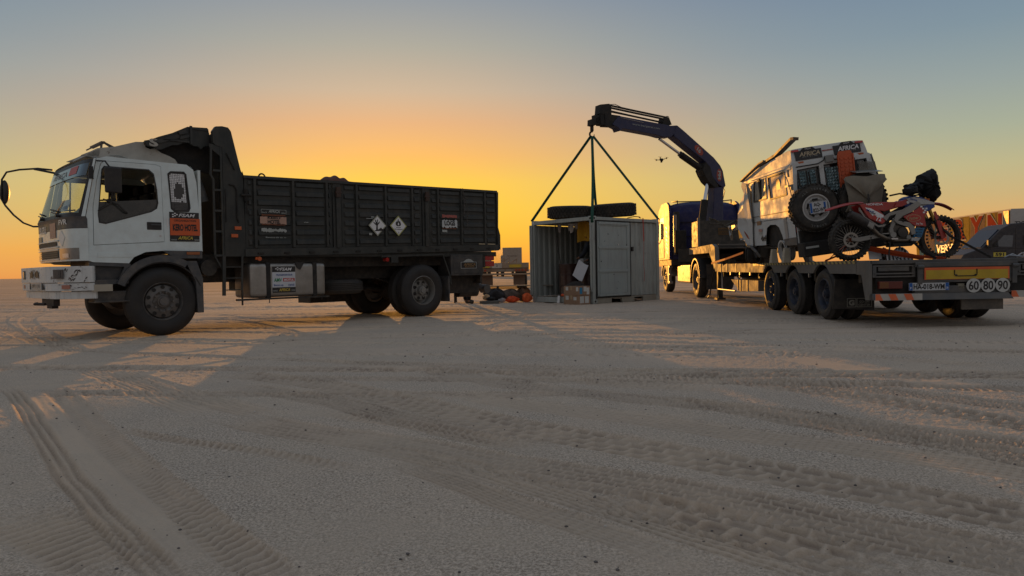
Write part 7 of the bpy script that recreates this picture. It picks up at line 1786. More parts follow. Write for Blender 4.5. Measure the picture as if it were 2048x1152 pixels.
# canvas bag with flap over the second wheel
bag = thing('canvas_bag', 'khaki canvas bag with a pointed flap hung over the right spare wheel', 'bag', CM @ Vector((-.30, -1.05, .42))); bag.rotation_euler = (R_(-3), 0, R_(89))
CV = mat('khaki canvas', (.20, .18, .14), .9, var=.12, scale=9, bump=.4, bscale=30, dust=.2)
mb = MB(); mb.grid(lambda u, v: (-.10 * math.sin(math.pi * v) ** .5 * (1 + .12 * math.sin(u * 11 + v * 3)) - .02 * math.sin(u * 5), .31 - .60 * u + .03 * math.sin(v * 6) * (u - .5), .56 * v + .015 * math.sin(u * 8)), 24, 16)
b_ = mb.build('bag_front', CV, bag, smooth=80, thick=.02)
mb = MB()
def flap(u, v):
    w = .33 * (1 - .92 * max(0, v - .25) / .75); return (-.125 - .03 * math.sin(math.pi * v) + .01 * math.sin(u * 14), w * (1 - 2 * u) + (.02 if v < .2 else 0), .57 - .36 * v + .012 * math.sin(u * 9))
mb.grid(flap, 20, 12); mb.build('bag_flap', CV, bag, smooth=80, thick=.012)
MB().strap([(-.155, .0, .26), (-.16, -.01, .18), (-.14, -.005, .10)], .03, .008, (0, 1, 0)).box(-.165, -.15, -.025, .02, .17, .20).build('bag_buckle', mat('dark webbing', (.05, .045, .04), .7), bag)
MB().grid(lambda u, v: (-.02 + .1 * v, .26 - .52 * u, .55 + .09 * math.sin(math.pi * u) ** .5 * math.sin(math.pi * v)), 12, 8).build('bag_top', MATTEBLACK, bag, smooth=80)
# orange recovery board
rb_ = thing('recovery_board', 'orange recovery board strapped upright on the back of the off roader', 'board', CM @ Vector((-.10, -.90, .45))); rb_.rotation_euler = (R_(-5.5), 0, R_(89))
ORB = mat('orange recovery plastic', (.48, .07, .012), .5, var=.12, dust=.15)
rb0 = MB().prism([(.13, .0), (.13, .95), (.10, 1.03), (-.10, 1.03), (-.13, .95), (-.13, .0)], -.04, .0, 'x').build('board_shell', ORB, rb_, bevel=.01)
for i in range(13):
    for s in (-1, 0, 1): MB().box(-.052, -.038, .075 * s - .025, .075 * s + .025, .10 + i * .065, .135 + i * .065).build('board_tread', ORB, rb0)
for s in (-1, 1): MB().box(-.06, -.04, s * .125 - .01, s * .125 + .01, .0, .97).build('board_rib', ORB, rb0)
# folding table frame and tray on the right door
tb_ = thing('folding_shelf', 'folded black and silver shelf hung beside the orange board on the off roader', 'shelf', CM @ Vector((-.06, -1.08, 1.0))); tb_.rotation_euler = (R_(-2), 0, R_(89))
MB().box(-.06, -.02, .06, .02, -.1, .34).box(-.06, -.02, -.03, .05, -.12, -.1).box(-.05, -.03, .02, -.02, .0, .30).build('shelf_frame', MATTEBLACK, tb_)
MB().hexa([(-.30, .12, .05), (-.30, -.32, .05), (-.02, -.32, .11), (-.02, .12, .11), (-.30, .12, .062), (-.30, -.32, .062), (-.02, -.32, .122), (-.02, .12, .122)]).build('shelf_tray', mat('brushed grey tray', (.28, .29, .28), .35, .5), tb_)
MB().prism([(-.06, .12), (-.36, .12), (-.33, .26), (-.05, .27)], -.03, -.015, 'x').build('clear_windshield', glass('grey perspex', (.6, .62, .62), .05, .25), tb_)
# jack stands and slings holding it down
STD = mat('pale cream stand', (.38, .34, .26), .7, dust=.3)
for k, (x, y, lb) in enumerate(((1.05, .06, 'pale tapered axle stand left of the bare rear wheel'), (.42, .06, 'pale tapered axle stand right of the bare rear wheel'))):
    p_ = CM @ Vector((x, y, 0)); tag(MB().hexa([(-.07, -.06, 0), (.07, -.06, 0), (.07, .06, 0), (-.07, .06, 0), (-.04, -.04, .26), (.04, -.04, .26), (.04, .04, .26), (-.04, .04, .26)]).build('axle_stand', STD, loc=(p_.x, p_.y, .937), bevel=.008), lb, 'stand', 'axle stands under the off roader')
OST = mat('orange ratchet webbing', (.62, .10, .03), .7, var=.1)
for nm, lb, pts in (('ratchet_strap', 'orange strap running from the wreck down to the deck left of the motorcycle', [(5.46, 11.6, 1.20), (5.25, 11.5, 1.08), (5.02, 11.3, .95)]), ('ratchet_strap', 'second orange strap fanning down to the deck left of the motorcycle', [(5.47, 11.62, 1.14), (5.3, 11.5, 1.04), (5.05, 11.45, .95)]),
                    ('ratchet_strap', 'long orange strap running right under the motorcycle to the deck edge', [(5.70, 11.38, 1.16), (6.0, 11.25, 1.09), (6.35, 11.15, 1.0), (6.75, 11.05, .955)]), ('ratchet_strap', 'orange strap crossing under the motorcycle engine', [(5.68, 11.4, 1.13), (6.1, 11.3, 1.03), (6.5, 11.2, .955)]),
                    ('ratchet_strap', 'rust orange strap at the foot of the swan neck', [(5.35, 16.4, 1.2), (5.2, 17.3, 1.06), (5.15, 18.3, .97)])):
    tag(MB().strap(pts, .05, .006, (.2, -.7, .7)).build(nm, OST), lb, 'strap', 'orange ratchet straps on the trailer')
q = random.Random(8)
cf = MB().grid(lambda u, v: (6.00 + .42 * u, 11.35 + .25 * v, .945 + .22 * math.sin(math.pi * v) ** .7 * (.6 + .4 * math.sin(u * 9 + v * 4))), 14, 8).build('checkered_flag_cloth', mat('white flag cloth', (.5, .5, .5), .8), smooth=80)
tag(cf, 'black and white checkered cloth crumpled on the deck under the motorcycle', 'cloth')
bmf = cf.data; bmf.materials.append(PRINTBLK)
for i, p_ in enumerate(bmf.polygons):
    if ((i % 14) + (i // 14)) % 2: p_.material_index = 1
tag(plate('loose_panel', (5.88, 11.5, 1.04), (1, 0, 0), (0, .3, 1), .20, .17, .01, PRINTW, None), 'loose white panel standing on the deck behind the motorcycle', 'panel')

# ================================================================== red rally motorcycle standing across the trailer (x = forwards, right in the picture)
bike = thing('motorcycle', 'red and white rally motorcycle strapped upright across the back of the trailer', 'motorcycle', (5.36, 11.3, .94), 0)
BR = mat('red bike plastic', (.38, .022, .018), .32, var=.08, dust=.15, coat=.2); BWH = mat('white bike plastic', (.42, .42, .41), .4, var=.06, dust=.2)
BGR = mat('dusty grey bike frame', (.26, .25, .23), .5, .1, var=.12, dust=.3); BBL = mat('blue bike plastic', (.02, .05, .20), .35, dust=.1); KN = mat('knobbly rubber', (.013, .013, .012), .85, dust=.2, var=.2)
def bplate(nm, pts, y0, y1, m_, par=None, bev=.006, both=True):
    o_ = MB().prism(pts, y0, y1, 'y').build(nm, m_, par or bike, bevel=bev)
    if both: MB().prism(pts, -y0, -y1, 'y').build(nm, m_, par or bike, bevel=bev)
    return o_
def bwheel(cx, cz, R, W, nm, steer=0):
    piv = bpy.data.objects.new(nm, None)
    prof = [(R - .085, -.02), (R - .06, -W * .5), (R - .025, -W * .48), (R - .012, -W * .25), (R - .010, W * .25), (R - .025, W * .48), (R - .06, W * .5), (R - .085, .02)]
    mb = MB(); mb.lathe(prof, (0, 0, 0), 'y', 48)
    n = 34
    for i in range(n):
        for j, off in ((-1, 0), (0, .5), (1, 0)):
            a = 2 * math.pi * (i + off) / n; mb.T = Matrix.Rotation(a, 4, 'Y') @ Matrix.Translation((0, j * W * .34, 0)) @ Matrix.Rotation(R_(28 * j), 4, 'X')
            rr__ = R - .018 - abs(j) * .008; mb.box(-.014, .014, -W * .13, W * .13, rr__, rr__ + .024)
    mb.T = Matrix.Identity(4)
    o_ = mb.build(nm, KN, bike, loc=(cx, 0, cz), rot=(0, 0, R_(steer)), smooth=30)
    MB().lathe([(R - .082, -.028), (R - .092, -.022), (R - .098, 0), (R - .092, .022), (R - .082, .028)], (0, 0, 0), 'y', 40).build('rim', MATTEBLACK, o_, smooth=40)
    q = random.Random(3); nsp = 32
    for i in range(nsp):
        a = 2 * math.pi * i / nsp; s = 1 if i % 2 else -1; b = a + (.55 if (i // 2) % 2 else -.55)
        MB().cyl((.035 * math.cos(b), s * .03, .035 * math.sin(b)), ((R - .09) * math.cos(a), 0, (R - .09) * math.sin(a)), .0022, n=4, caps=False).build('spoke', mat('dull spoke steel', (.45, .42, .38), .4, .6), o_)
    MB().cyl((0, -.06, 0), (0, .06, 0), .032, n=14).cyl((0, -.09, 0), (0, .09, 0), .014, n=10).build('wheel_hub', mat('orange anodised hub', (.20, .05, .02), .4, .5), o_)
    ds = MB(); r1 = R * .36
    ds.disc((0, -.05, 0), r1, 'y', 32, r1 * .72)
    for i in range(6): a = 2 * math.pi * i / 6; ds.cyl((.03 * math.cos(a), -.05, .03 * math.sin(a)), (r1 * .75 * math.cos(a), -.05, r1 * .75 * math.sin(a)), .007, n=4)
    ds.build('brake_disc', mat('dull brake steel', (.30, .28, .25), .4, .7), o_, thick=.004)
    return o_
bwheel(0.02, .335, .335, .12, 'rear_wheel'); bwheel(1.45, .35, .355, .085, 'front_wheel', 4)
# frame, swing arm, engine
bplate('frame_spar', [(.84, .76), (.64, .66), (.58, .47), (.60, .40), (.66, .40), (.64, .50), (.70, .62), (.89, .74), (1.14, .84), (1.2, .80), (1.22, .86), (1.1, .93)], -.10, -.14, BGR)
bplate('down_tube', [(1.15, .80), (1.19, .78), (1.0, .30), (.62, .26), (.60, .30), (.97, .34)], -.05, -.08, BGR)
MB().prism([(.11, .30), (.0, .32), (.0, .36), (.11, .37), (.34, .41), (.62, .44), (.64, .37), (.38, .35)], -.09, -.12, 'y').prism([(.11, .30), (.0, .32), (.0, .36), (.11, .37), (.34, .41), (.62, .44), (.64, .37), (.38, .35)], .09, .12, 'y').box(.40, .60, -.12, .12, .36, .42).build('swing_arm', BGR, bike, bevel=.006)
eng = MB().prism([(.61, .53), (.70, .58), (.84, .53), (.90, .44), (.88, .34), (.70, .29), (.60, .36)], -.13, .13, 'y').build('engine', mat('dusty dark engine', (.05, .047, .042), .5, .4, dust=.3, var=.3), bike, bevel=.03)
MB().cyl((.78, -.12, .44), (.78, -.165, .44), .085, .078, n=24).build('clutch_cover', mat('black engine cover', (.025, .025, .025), .35, .3, dust=.15), eng, smooth=40)
MB().cyl((.64, -.12, .40), (.64, -.15, .40), .045, n=16).cyl((.88, -.12, .36), (.88, -.145, .36), .035, n=12).build('engine_cap', BGR, eng)
MB().prism([(.72, .56), (.80, .76), (.90, .74), (.86, .52)], -.08, .08, 'y').build('cylinder_head', MATS['dusty dark engine'], eng, bevel=.01)
for i in range(5): MB().box(.70 + .01 * i, .90 + .005 * i, -.09, .09, .58 + .03 * i, .588 + .03 * i).build('cooling_fin', BGR, eng)
MB().tube([(.92, -.06, .58), (1.0, -.08, .48), (.96, -.10, .36), (.85, -.13, .31), (.66, -.135, .31), (.52, -.14, .35), (.40, -.14, .41), (.31, -.145, .50), (.27, -.15, .53)], [.022, .024, .026, .028, .030, .032, .034, .034, .036], 12).build('exhaust_pipe', mat('scorched exhaust steel', (.16, .13, .10), .4, .7, var=.3, dust=.2), bike, smooth=60)
MB().tube([(.30, -.16, .50), (.24, -.165, .56), (.05, -.17, .68), (-.06, -.17, .74)], [.045, .065, .070, .055], 16).build('muffler', mat('dark exhaust can', (.03, .03, .032), .5, .3, dust=.2), bike, smooth=50)
MB().prism([(.22, .62), (.30, .56), (.27, .48), (.19, .54)], -.16, -.24, 'y').build('muffler_shield', BGR, bike, bevel=.015)
MB().prism([(.62, .31), (.92, .27), (1.0, .36), (1.02, .28), (.94, .22), (.66, .21)], -.12, .12, 'y').build('skid_plate', MATTEBLACK, bike, bevel=.01)
MB().box(.56, .66, -.24, -.13, .325, .345).build('foot_peg', STEEL, bike); MB().tube([(.60, -.14, .36), (.54, -.2, .12), (.52, -.24, .01)], .012, 6).build('side_stand', MATTEBLACK, bike)
MB().tube([(.03, .07, .29), (.3, .07, .32), (.6, .07, .37)], .008, 6).tube([(.03, .07, .38), (.3, .07, .42), (.6, .07, .43)], .008, 6).build('chain', mat('greasy chain', (.06, .05, .04), .5, .5), bike)
# seat, tank, plastics
MB().prism([(.14, .89), (.40, .92), (.70, .92), (.87, .955), (.97, .985), (.92, .90), (.78, .84), (.52, .77), (.20, .83)], -.11, .11, 'y').build('seat', BR, bike, bevel=.03)
lettering('HONDA', (.36, -.118, .885), (1, 0, 0), (0, 0, 1), .26, .035, PRINTW, bike, bold=.03)
MB().grid(lambda u, v: (lerp(-.36, .20, u), lerp(-.10, .10, v) * (.4 + .6 * min(1, u * 2)), .80 + .11 * math.sin(u * 1.7) + .03 * math.sin(math.pi * v)), 16, 8).build('rear_fender', BR, bike, smooth=60, thick=.012)
npn = bplate('side_number_panel', [(.11, .88), (.18, .89), (.40, .80), (.50, .70), (.51, .61), (.46, .57), (.26, .66), (.20, .74)], -.14, -.155, BR, both=True)
bplate('panel_rim', [(.10, .84), (.19, .69), (.40, .55), (.52, .57), (.49, .53), (.40, .52), (.21, .63), (.10, .78)], -.13, -.165, BGR)
bplate('white_field', [(.19, .835), (.28, .82), (.48, .71), (.48, .66), (.31, .70)], -.156, -.158, PRINTW, npn, 0, False); bplate('red_field', [(.32, .72), (.48, .66), (.48, .60), (.45, .59), (.31, .65)], -.158, -.160, PRINTRED, npn, 0, False)
lettering('72', (.40, -.161, .655), (1, 0, -.15), (.15, 0, 1), .085, .075, PRINTW, npn, bold=.03); lettering('Maxi', (.27, -.159, .78), (1, 0, -.3), (.3, 0, 1), .12, .035, PRINTBLU, npn); lettering('TEAM', (.30, -.159, .745), (1, 0, -.3), (.3, 0, 1), .10, .025, PRINTBLK, npn)
MB().prism([(.80, .86), (.86, .98), (.93, 1.015), (1.08, .985), (1.22, .91), (1.12, .84), (.92, .80)], -.12, .12, 'y').build('tank', BBL, bike, bevel=.03)
sh1 = bplate('tank_blue_panel', [(.93, 1.01), (1.08, .98), (1.28, .89), (1.29, .82), (1.16, .75), (1.10, .84), (1.2, .87)], -.125, -.15, BBL)
bplate('tank_white_panel', [(.84, .96), (.96, .985), (1.10, .95), (1.28, .895), (1.28, .865), (1.07, .87), (.89, .905)], -.13, -.155, BWH, sh1, 0, False)
lettering('Africa', (.95, -.157, .945), (1, 0, -.2), (.2, 0, 1), .12, .03, PRINTBLU, sh1)
rdp = bplate('red_tank_panel', [(.70, .90), (.84, .955), (.92, .91), (.78, .84), (.66, .83)], -.122, -.14, BR)
MB().cyl((.87, -.14, .905), (.87, -.146, .905), .022, n=16).build('round_sticker', PRINTW, rdp)
shr = bplate('shroud', [(.78, .68), (.92, .74), (1.05, .84), (1.16, .74), (1.11, .68), (1.14, .52), (.96, .53), (.87, .60)], -.15, -.175, BR)
bplate('shroud_guard', [(.46, .67), (.58, .75), (.77, .79), (1.01, .92), (1.07, .87), (.92, .75), (.77, .69), (.70, .62), (.89, .59), (.96, .51), (.98, .41), (.92, .39), (.87, .51), (.70, .57), (.64, .62), (.67, .72), (.58, .70), (.52, .62)], -.14, -.168, BGR)
mb = MB(); mb.add([(.94 + .115 * math.cos(t), -.177, .655 + .055 * math.sin(t)) for t in [2 * math.pi * i / 28 for i in range(28)]], [tuple(range(28))]); mb.build('oval_badge', mat('cream badge', (.42, .30, .16), .5), shr)
mb = MB(); mb.add([(.94 + .105 * math.cos(t), -.1785, .655 + .047 * math.sin(t)) for t in [2 * math.pi * i / 28 for i in range(28)]], [tuple(range(28))]); mb.build('badge_field', PRINTRED, shr)
lettering('Fatbar', (.94, -.1795, .655), (1, 0, .1), (-.1, 0, 1), .15, .045, mat('cream badge', (0, 0, 0)), shr, italic=.2)
for i, (x, z) in enumerate(((1.09, .80), (1.12, .77), (1.06, .83), (1.10, .74), (1.14, .80))): MB().box(x - .016, x + .016, -.178, -.176, z - .012, z + .012).build('checker_patch', PRINTW, shr)
lettering('Pro Tec', (1.03, -.1765, .565), (1, 0, 0), (0, 0, 1), .10, .03, PRINTW, shr)
bb = bplate('blue_sticker_block', [(.98, .50), (1.12, .50), (1.07, .355), (.95, .36)], -.12, -.165, mat('blue sponsor vinyl', (.03, .16, .32), .4), both=False)
for k in range(3): lettering(('STORAGE', 'BOX', 'MOTO')[k], (1.04 - .012 * k, -.166, .475 - .045 * k), (1, 0, 0), (0, 0, 1), .10, .028, PRINTBLK, bb)
bplate('white_sticker', [(.92, .35), (1.06, .35), (1.02, .29), (.91, .30)], -.12, -.165, BWH, both=False)
MB().box(.50, .62, -.10, .10, .62, .80).build('air_box', MATTEBLACK, bike, bevel=.02)
MB().cyl((.55, -.12, .63), (.55, -.15, .63), .028, n=14).cyl((.72, -.142, .77), (.72, -.155, .77), .014, n=8).cyl((.78, -.17, .61), (.78, -.18, .61), .016, n=8).build('frame_bolt', MATTEBLACK, bike)
# fork, front fender, bars
for y in (-.10, .10):
    MB().cyl((1.15, y, .98), (1.30, y, .62), .027, n=12).build('fork_tube', mat('gold fork tube', (.40, .24, .06), .3, .8), bike, smooth=50)
    MB().cyl((1.29, y, .66), (1.45, y, .34), .030, n=12).build('fork_leg', mat('dark fork steel', (.06, .05, .05), .4, .5), bike, smooth=50)
MB().prism([(1.27, .75), (1.31, .76), (1.42, .52), (1.48, .36), (1.40, .32), (1.34, .52)], -.125, -.14, 'y').prism([(1.27, .75), (1.31, .76), (1.42, .52), (1.48, .36), (1.40, .32), (1.34, .52)], .125, .14, 'y').build('fork_guard', BR, bike, bevel=.006)
MB().box(1.11, 1.22, -.13, .13, .92, .96).box(1.15, 1.25, -.13, .13, .78, .81).build('fork_clamp', mat('orange anodised clamp', (.35, .10, .02), .4, .5), bike, bevel=.006)
MB().grid(lambda u, v: (lerp(1.20, 1.66, u), lerp(-.09, .09, v) * (1 - .6 * max(0, u - .5) * 2 * .8), .875 + .03 * math.sin(u * 3) - .10 * u ** 2.2 + .02 * math.sin(math.pi * v)), 16, 8).build('front_fender', BR, bike, smooth=60, thick=.012)
MB().tube([(.80, -.36, 1.06), (.92, -.24, 1.08), (1.10, -.10, 1.03), (1.10, .10, 1.03), (.95, .24, 1.08), (.85, .36, 1.06)], .014, 8).build('handlebar', MATTEBLACK, bike, smooth=60)
TORN = mat('black torn cover', (.007, .007, .008), .75, var=.3, bump=.6, bscale=25)
def rag(nm, pts, y0, y1, seed, amp=.02):
    """thick crumpled cover with ragged edges from an outline"""
    q = random.Random(seed); P = []
    for a, b in zip(pts, pts[1:] + pts[:1]):
        n = max(1, int(math.dist(a, b) / .035))
        for i in range(n): t = i / n; P.append((lerp(a[0], b[0], t) + q.uniform(-amp, amp) * .8, lerp(a[1], b[1], t) + q.uniform(-amp, amp) * .8))
    cx, cz = sum(p[0] for p in P) / len(P), sum(p[1] for p in P) / len(P); n = len(P); vs = []; R0 = [(.0, 1.0, 0), (.25, .97, .35), (.55, .8, .8), (.8, .5, 1), (1, .18, .9)]
    L0 = [(1.0, 0.0), (.93, .45), (.72, .8), (.40, 1.0), (.10, 1.02)]
    rings = [(k, -d) for k, d in reversed(L0)] + L0[1:]
    for k, d in rings:
        for p in P: vs.append((cx + (p[0] - cx) * k + q.uniform(-amp, amp) * .6, (y0 + y1) / 2 + d * (y1 - y0) / 2 * (1 + q.uniform(-.15, .15)), cz + (p[1] - cz) * k + q.uniform(-amp, amp) * .6))
    fs = [(r * n + i, r * n + (i + 1) % n, (r + 1) * n + (i + 1) % n, (r + 1) * n + i) for r in range(len(rings) - 1) for i in range(n)] + [tuple(range(n)), tuple(range((len(rings) - 1) * n, len(rings) * n))]
    return MB().add(vs, fs).build(nm, TORN, bike, smooth=25)
rag('hand_guard', [(.70, 1.09), (.81, 1.15), (.89, 1.13), (.90, 1.07), (.81, .98), (.72, 1.00)], -.42, -.25, 1, .015)
rag('dash_cover', [(.90, 1.19), (1.05, 1.23), (1.16, 1.20), (1.16, 1.07), (1.01, 1.04), (.91, 1.07)], -.16, .16, 2, .015)
rag('torn_fairing', [(1.05, 1.23), (1.12, 1.34), (1.25, 1.41), (1.32, 1.44), (1.36, 1.38), (1.37, 1.28), (1.41, 1.14), (1.43, .99), (1.36, .90), (1.30, .92), (1.15, .99), (1.16, 1.10), (1.12, 1.19)], -.17, .17, 3, .018)
tag(MB().strap([(1.38 + 5.36, 11.18, 1.47), (1.50 + 5.36, 11.1, 1.30), (1.72 + 5.36, 10.95, 1.13), (1.9 + 5.36, 10.75, .955)], .035, .006, (.3, -.5, .6)).tube([(1.44 + 5.36, 11.14, 1.39), (1.50 + 5.36, 11.1, 1.31)], .022, 6).build('tie_down_strap', BLACK), 'black tie down strap from the motorcycle fork down to the right', 'strap')
tag(MB().strap([(6.28, 11.15, 1.25), (6.42, 11.1, 1.08), (6.58, 11.0, .955)], .035, .006, (.3, -.5, .6)).build('tie_down_strap', BLACK), 'short black tie down strap under the motorcycle engine', 'strap')
o_ = MB().tube([(7.15, 10.3, .955), (7.25, 10.28, 1.0), (7.35, 10.3, .96), (7.28, 10.25, .955), (7.4, 10.3, 1.01), (7.5, 10.25, .97), (7.38, 10.22, .955), (7.2, 10.26, .98)], .010, 5).build('strap_end', mat('bluish white rope', (.35, .38, .42), .7), smooth=60); tag(o_, 'pale rope end lying on the trailer deck right of the motorcycle', 'rope')

# ================================================================== far vehicles and the drone
# long box trailer with a painted curtain side, far right
FLN = (30.0, 42.7, 0); ang = math.degrees(math.atan2(8.5, 1.3))
far = thing('curtain_trailer', 'white box trailer with big red letters on a yellow and blue painted side, far right', 'trailer', FLN, ang)
# x forwards (away), y left = towards the picture's left; near end at x=0
MB().box(0, 13.6, -2.5, 0, 1.15, 4.0).build('box_body', mat('white box panel', (.45, .45, .43), .7, var=.06, dust=.15, spec=.15), far)
MB().box(-.04, 0, -2.5, 0, 1.15, 4.0).build('rear_door', mat('white box panel', (0, 0, 0)), far)
MB().cyl((-.08, -1.25, 1.2), (-.08, -1.25, 4.1), .03, n=8).build('lock_rod', MATTEBLACK, far)
bd_ = MB().box(.05, 13.5, .0, .03, 1.25, 3.92).build('painted_side', mat('mustard and blue curtain', (.30, .19, .03), .9, var=.2, scale=1.5, spec=.05), far)
q = random.Random(6)
PA = [mat('curtain slate blue', (.05, .15, .22), .9, spec=.05, var=.2), mat('curtain ochre', (.34, .22, .04), .9, spec=.05, var=.2), mat('curtain tan', (.22, .14, .08), .9, spec=.05, var=.2)]
x = .5
while x < 13.2:
    w = q.uniform(.25, .8); MB().prism([(x, 1.3), (x + w, 1.3), (x + w + q.uniform(-.3, .3), 3.85), (x + q.uniform(-.3, .3), 3.85)], .032, .04, 'y').build('painted_band', q.choice(PA), bd_); x += w + q.uniform(.1, .6)
MB().box(.08, .75, .045, .052, 2.0, 3.9).build('painted_band', PA[0], bd_); MB().prism([(.1, 3.9), (.8, 3.9), (.1, 2.8)], .054, .06, 'y').build('painted_band', PRINTRED, bd_)
LRD = mat('brick red curtain letters', (.30, .035, .015), .9, spec=.05, var=.15)
for i, ch in enumerate('ERYN'):
    xc = (9.0, 6.3, 4.0, 1.7)[i]
    lettering(ch, (xc, .062, 3.10), CRT, UPV, 1.95, 1.60, mat('pale letter edge', (.38, .33, .27), .8), bd_, bold=.07, name='letter_edge')
    lettering(ch, (xc, .075, 3.10), CRT, UPV, 1.72, 1.42, LRD, bd_, bold=.045, name='big_letter')
lettering('VERYN', (8.3, .062, 1.85), CRT, UPV, 3.4, .6, PRINTW, bd_, bold=.03, name='small_letters'); lettering('TYTYN', (-.045, -.8, 3.1), RT, UPV, 1.2, .28, PRINTBLK, far, italic=.2)
MB().box(0, 13.6, -2.4, -.1, .95, 1.15).build('trailer_chassis', CHASSIS, far)
for x in (1.5, 2.8, 4.1): make_wheel(far, (x, 0, .5), .5, .3, .28, 'none', 1, tyre=RUBBER)
# dark grey panel van
VN = mat('dark grey van paint', (.022, .023, .030), .5, var=.08, dust=.12)
van = thing('panel_van', 'dark grey high roofed panel van parked behind the trailer on the far right', 'van', (22.6, 36.6, 0), 180 - 4)
# x forwards = to the left in the picture, y left = towards the camera
prof = [(0, .5), (0, 1.0), (-.15, 1.25), (-1.0, 1.55), (-1.95, 2.50), (-2.4, 2.74), (-3.2, 2.80), (-6.6, 2.75), (-6.75, 2.3), (-6.8, .5)]
mb = MB(); mb.prism(prof, 1.0, -1.0, 'y'); mb.build('van_body', VN, van, bevel=.06, seg=3)
MB().prism([(-1.02, 1.60), (-1.90, 2.46), (-1.95, 2.46), (-1.10, 1.58)], .85, -.85, 'y').build('windscreen', mat('van windscreen', (.02, .03, .05), .3, spec=.4), van)
MB().hexa([(-1.0, .86, 1.585), (-1.0, -.86, 1.585), (-1.02, -.86, 1.56), (-1.02, .86, 1.56), (-1.88, .80, 2.48), (-1.88, -.80, 2.48), (-1.92, -.8, 2.46), (-1.92, .8, 2.46)]).build('windscreen_glass', mat('van windscreen', (0, 0, 0)), van)
MB().prism([(-1.55, 1.62), (-2.45, 1.58), (-2.5, 2.15), (-2.05, 2.17)], 1.004, .99, 'y').build('door_window', mat('van side glass', (.06, .075, .09), .08, coat=1.0), van)
MB().prism([(-1.30, 1.55), (-1.75, 1.95), (-1.80, 1.6)], 1.004, .99, 'y').build('quarter_window', MATTEBLACK, van)
MB().box(-2.95, -4.0, 1.002, .99, 1.65, 2.15).build('load_window', MATTEBLACK, van)
MB().box(-.9, -6.6, 1.003, .99, 1.48, 1.50).box(-2.6, -2.62, 1.004, .99, .7, 2.5).box(-4.2, -4.22, 1.004, .99, .7, 2.5).build('body_seam', MATTEBLACK, van)
for x, m_, s_ in ((-1.85, mat('yellow race sticker', (.50, .42, .06), .5), '591'), (-3.25, mat('pale race sticker', (.32, .32, .30), .5), '-')):
    p_ = MB().box(x + .3, x - .3, 1.005, 1.012, 1.10, 1.42).build('race_sticker', m_, van); MB().box(x + .3, x - .3, 1.013, 1.016, 1.32, 1.42).build('sticker_header', PRINTBLK, p_)
    if s_ != '-': lettering(s_, (x, 1.013, 1.21), CRT, UPV, .42, .17, PRINTBLK, p_, bold=.04)
lettering('AFRICA', (x, 1.016, 1.37), CRT, UPV, .4, .06, PRINTW, p_)
MB().box(-1.2, -1.38, 1.05, 1.22, 1.55, 1.95).build('mirror', BLACK, van, bevel=.03)
for x in (-1.1, -5.3):
    for y, s in ((1.0, 1), (-1.0, -1)): make_wheel(van, (x, y, .36), .36, .24, .21, 'car', s, tyre=RUBBER, rim=RIMDARK)
MB().lathe([(0, -.01), (.015, 0), (0, .01)], (-4.7, 1.0, 2.2), 'y', 8, close=False).build('roof_lamp', STEEL, van)
# far box trailers in the haze between the lorry tail and the container
for k, (x, y, w, l, h, lb, rz) in enumerate(((.1, 92, 2.5, 13, 3.75, 'pale box lorry seen from behind in the distance, right of the other one', 96), (-4.4, 96, 3.4, 12, 3.7, 'pale box lorry in the distance mostly hidden by the tipper lorry tail', 97))):
    b_ = thing('box_lorry', lb, 'lorry', (x, y, 0), rz, 'box lorries in the distance')
    MB().box(0, l, -w / 2, w / 2, 1.1, h).build('box_body', mat('dusty cream box', (.30, .25, .20), .8, dust=.2, spec=.1), b_)
    MB().box(-.05, 0, -w / 2, w / 2, 1.1, h).build('rear_door', mat('dusty beige door', (.32, .26, .20), .6, dust=.2), b_)
    if k == 0: lettering('TRANSPORT', (-.06, 0, 2.65), RT, UPV, 1.4, .22, mat('faint print', (.22, .17, .13), .6), b_)
    MB().box(0, l, -w * .3, w * .3, .7, 1.1).build('lorry_chassis', CHASSIS, b_)
    for x_ in (1.5, 3, 10): make_wheel(b_, (x_, w / 2, .5), .5, .3, .28, 'none', 1, tyre=RUBBER); make_wheel(b_, (x_, -w / 2, .5), .5, .3, .28, 'none', -1, tyre=RUBBER)
# far low loader seen from behind
fl_ = thing('low_loader_trailer', 'sand coloured low loader seen from behind in the distance left of the container', 'trailer', (-.45, 33.0, 0), 92)
SD = mat('sandy trailer paint', (.28, .20, .13), .6, dust=.35, var=.15)
MB().box(0, 8, -1.25, 1.25, .80, 1.02).build('deck', SD, fl_); MB().box(-.08, 0, -1.25, 1.25, .98, 1.22).build('rear_frame', SD, fl_, bevel=.01)
for y in (.85, -.62): MB().box(-.10, -.085, y - .28, y + .28, 1.0, 1.14).build('marker_board', YF, fl_)
p_ = MB().box(-.11, -.085, .0, .46, .98, 1.20).build('white_sign', mat('dusty white sign', (.42, .38, .33), .6), fl_)
MB().tube([(-.115, .28, 1.15), (-.115, .20, 1.12), (-.115, .26, 1.08), (-.115, .2, 1.04)], .01, 5).build('sign_mark', PRINTBLK, p_)
MB().box(-.10, 0, -1.2, 1.2, .80, .95).build('lamp_panel', mat('dusty brown panel', (.20, .13, .08), .6, var=.3), fl_)
for y in (.95, .78, -.65, -.8, -.95, -1.1): MB().cyl((-.10, y, .88), (-.12, y, .88), .055, n=14).build('tail_lamp', mat('dusty red lens', (.30, .05, .02), .4), fl_)
for y in (.05, -.35): MB().box(-.105, -.1, y - .16, y + .16, .83, .92).build('small_plate', mat('dim plate', (.25, .2, .15), .6), fl_)
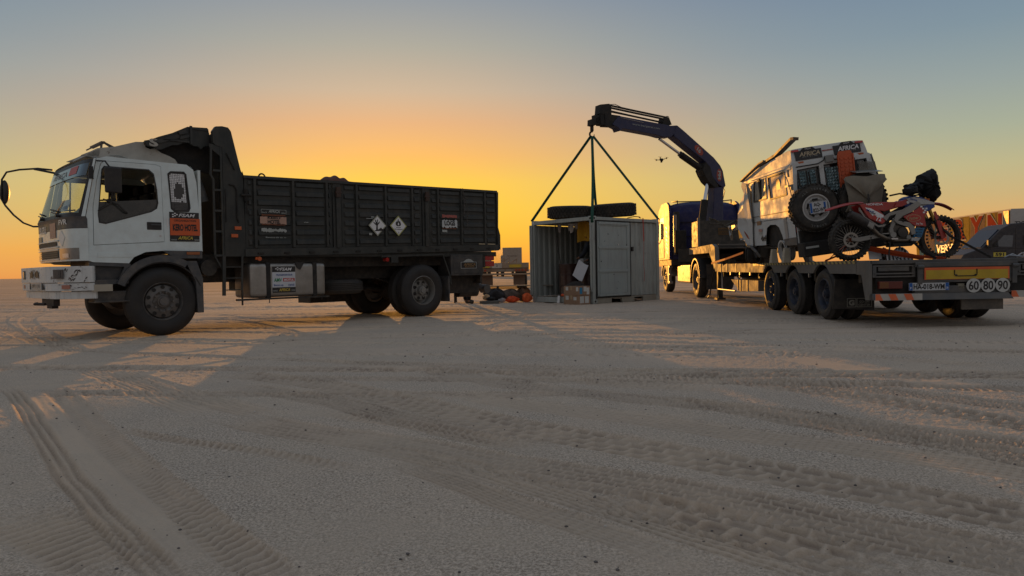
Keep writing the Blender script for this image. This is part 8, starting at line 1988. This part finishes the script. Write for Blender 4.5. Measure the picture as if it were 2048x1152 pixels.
MB().box(-.16, 0, -1.3, 1.3, .66, .74).build('rear_bumper', SD, fl_, bevel=.01)
for y in (.55, -.95): MB().box(.2, .25, y - .12, y + .42, .16, .66).build('mudflap', mat('dusty brown flap', (.14, .09, .06), .7), fl_)
for x_ in (.9, 2.2):
    for y, s in ((1.2, 1), (-1.2, -1)): make_wheel(fl_, (x_, y, .42), .42, .5, .24, 'none', s, tyre=RUBBERD)
for nm, y, h, lb in (('marker_post', -.1, .22, 'short pale post on the distant low loader deck'), ('folded_bracket', -.62, .2, 'bent bracket on the distant low loader deck')):
    m_ = Matrix.Translation((-.45, 33.0, 0)) @ Matrix.Rotation(R_(92), 4, 'Z')
    o_ = (MB().cyl((.1, y, 1.22), (.1, y, 1.22 + h), .05, n=8) if 'post' in nm else MB().tube([(.1, y + .2, 1.22), (.1, y - .1, 1.22 + h), (.1, y - .05, 1.22)], .03, 6).tube([(.1, y + .6, 1.22), (.1, y + .25, 1.3 + h), (.1, y + .3, 1.2)], .03, 6)).build(nm, SD); o_.matrix_world = m_; tag(o_, lb, 'bracket' if 'br' in nm else 'post')
# drone hovering right of the crane
dr = thing('drone', 'small dark four rotor drone hovering in the sky under the crane boom', 'drone', (4.68, 22, 4.21), 25); DRM = mat('dark drone shell', (.02, .018, .018), .5)
MB().lathe([(0, -.05), (.05, -.03), (.06, .0), (.05, .03), (0, .04)], (0, 0, 0), 'z', 12, close=False).build('drone_body', DRM, dr)
for a in (40, 140, 220, 320):
    c_ = (.16 * math.cos(R_(a)), .16 * math.sin(R_(a)), .03 if a > 180 else -.01)
    MB().cyl((0, 0, 0), c_, .009, n=6).build('drone_arm', DRM, dr); MB().cyl((c_[0], c_[1], c_[2] - .02), (c_[0], c_[1], c_[2] + .03), .016, n=8).build('motor', DRM, dr)
    MB().box(c_[0] - .07, c_[0] + .07, c_[1] - .009, c_[1] + .009, c_[2] + .03, c_[2] + .034).build('rotor', DRM, dr)
MB().box(-.02, .02, -.02, .02, -.09, -.04).build('camera_gimbal', DRM, dr)
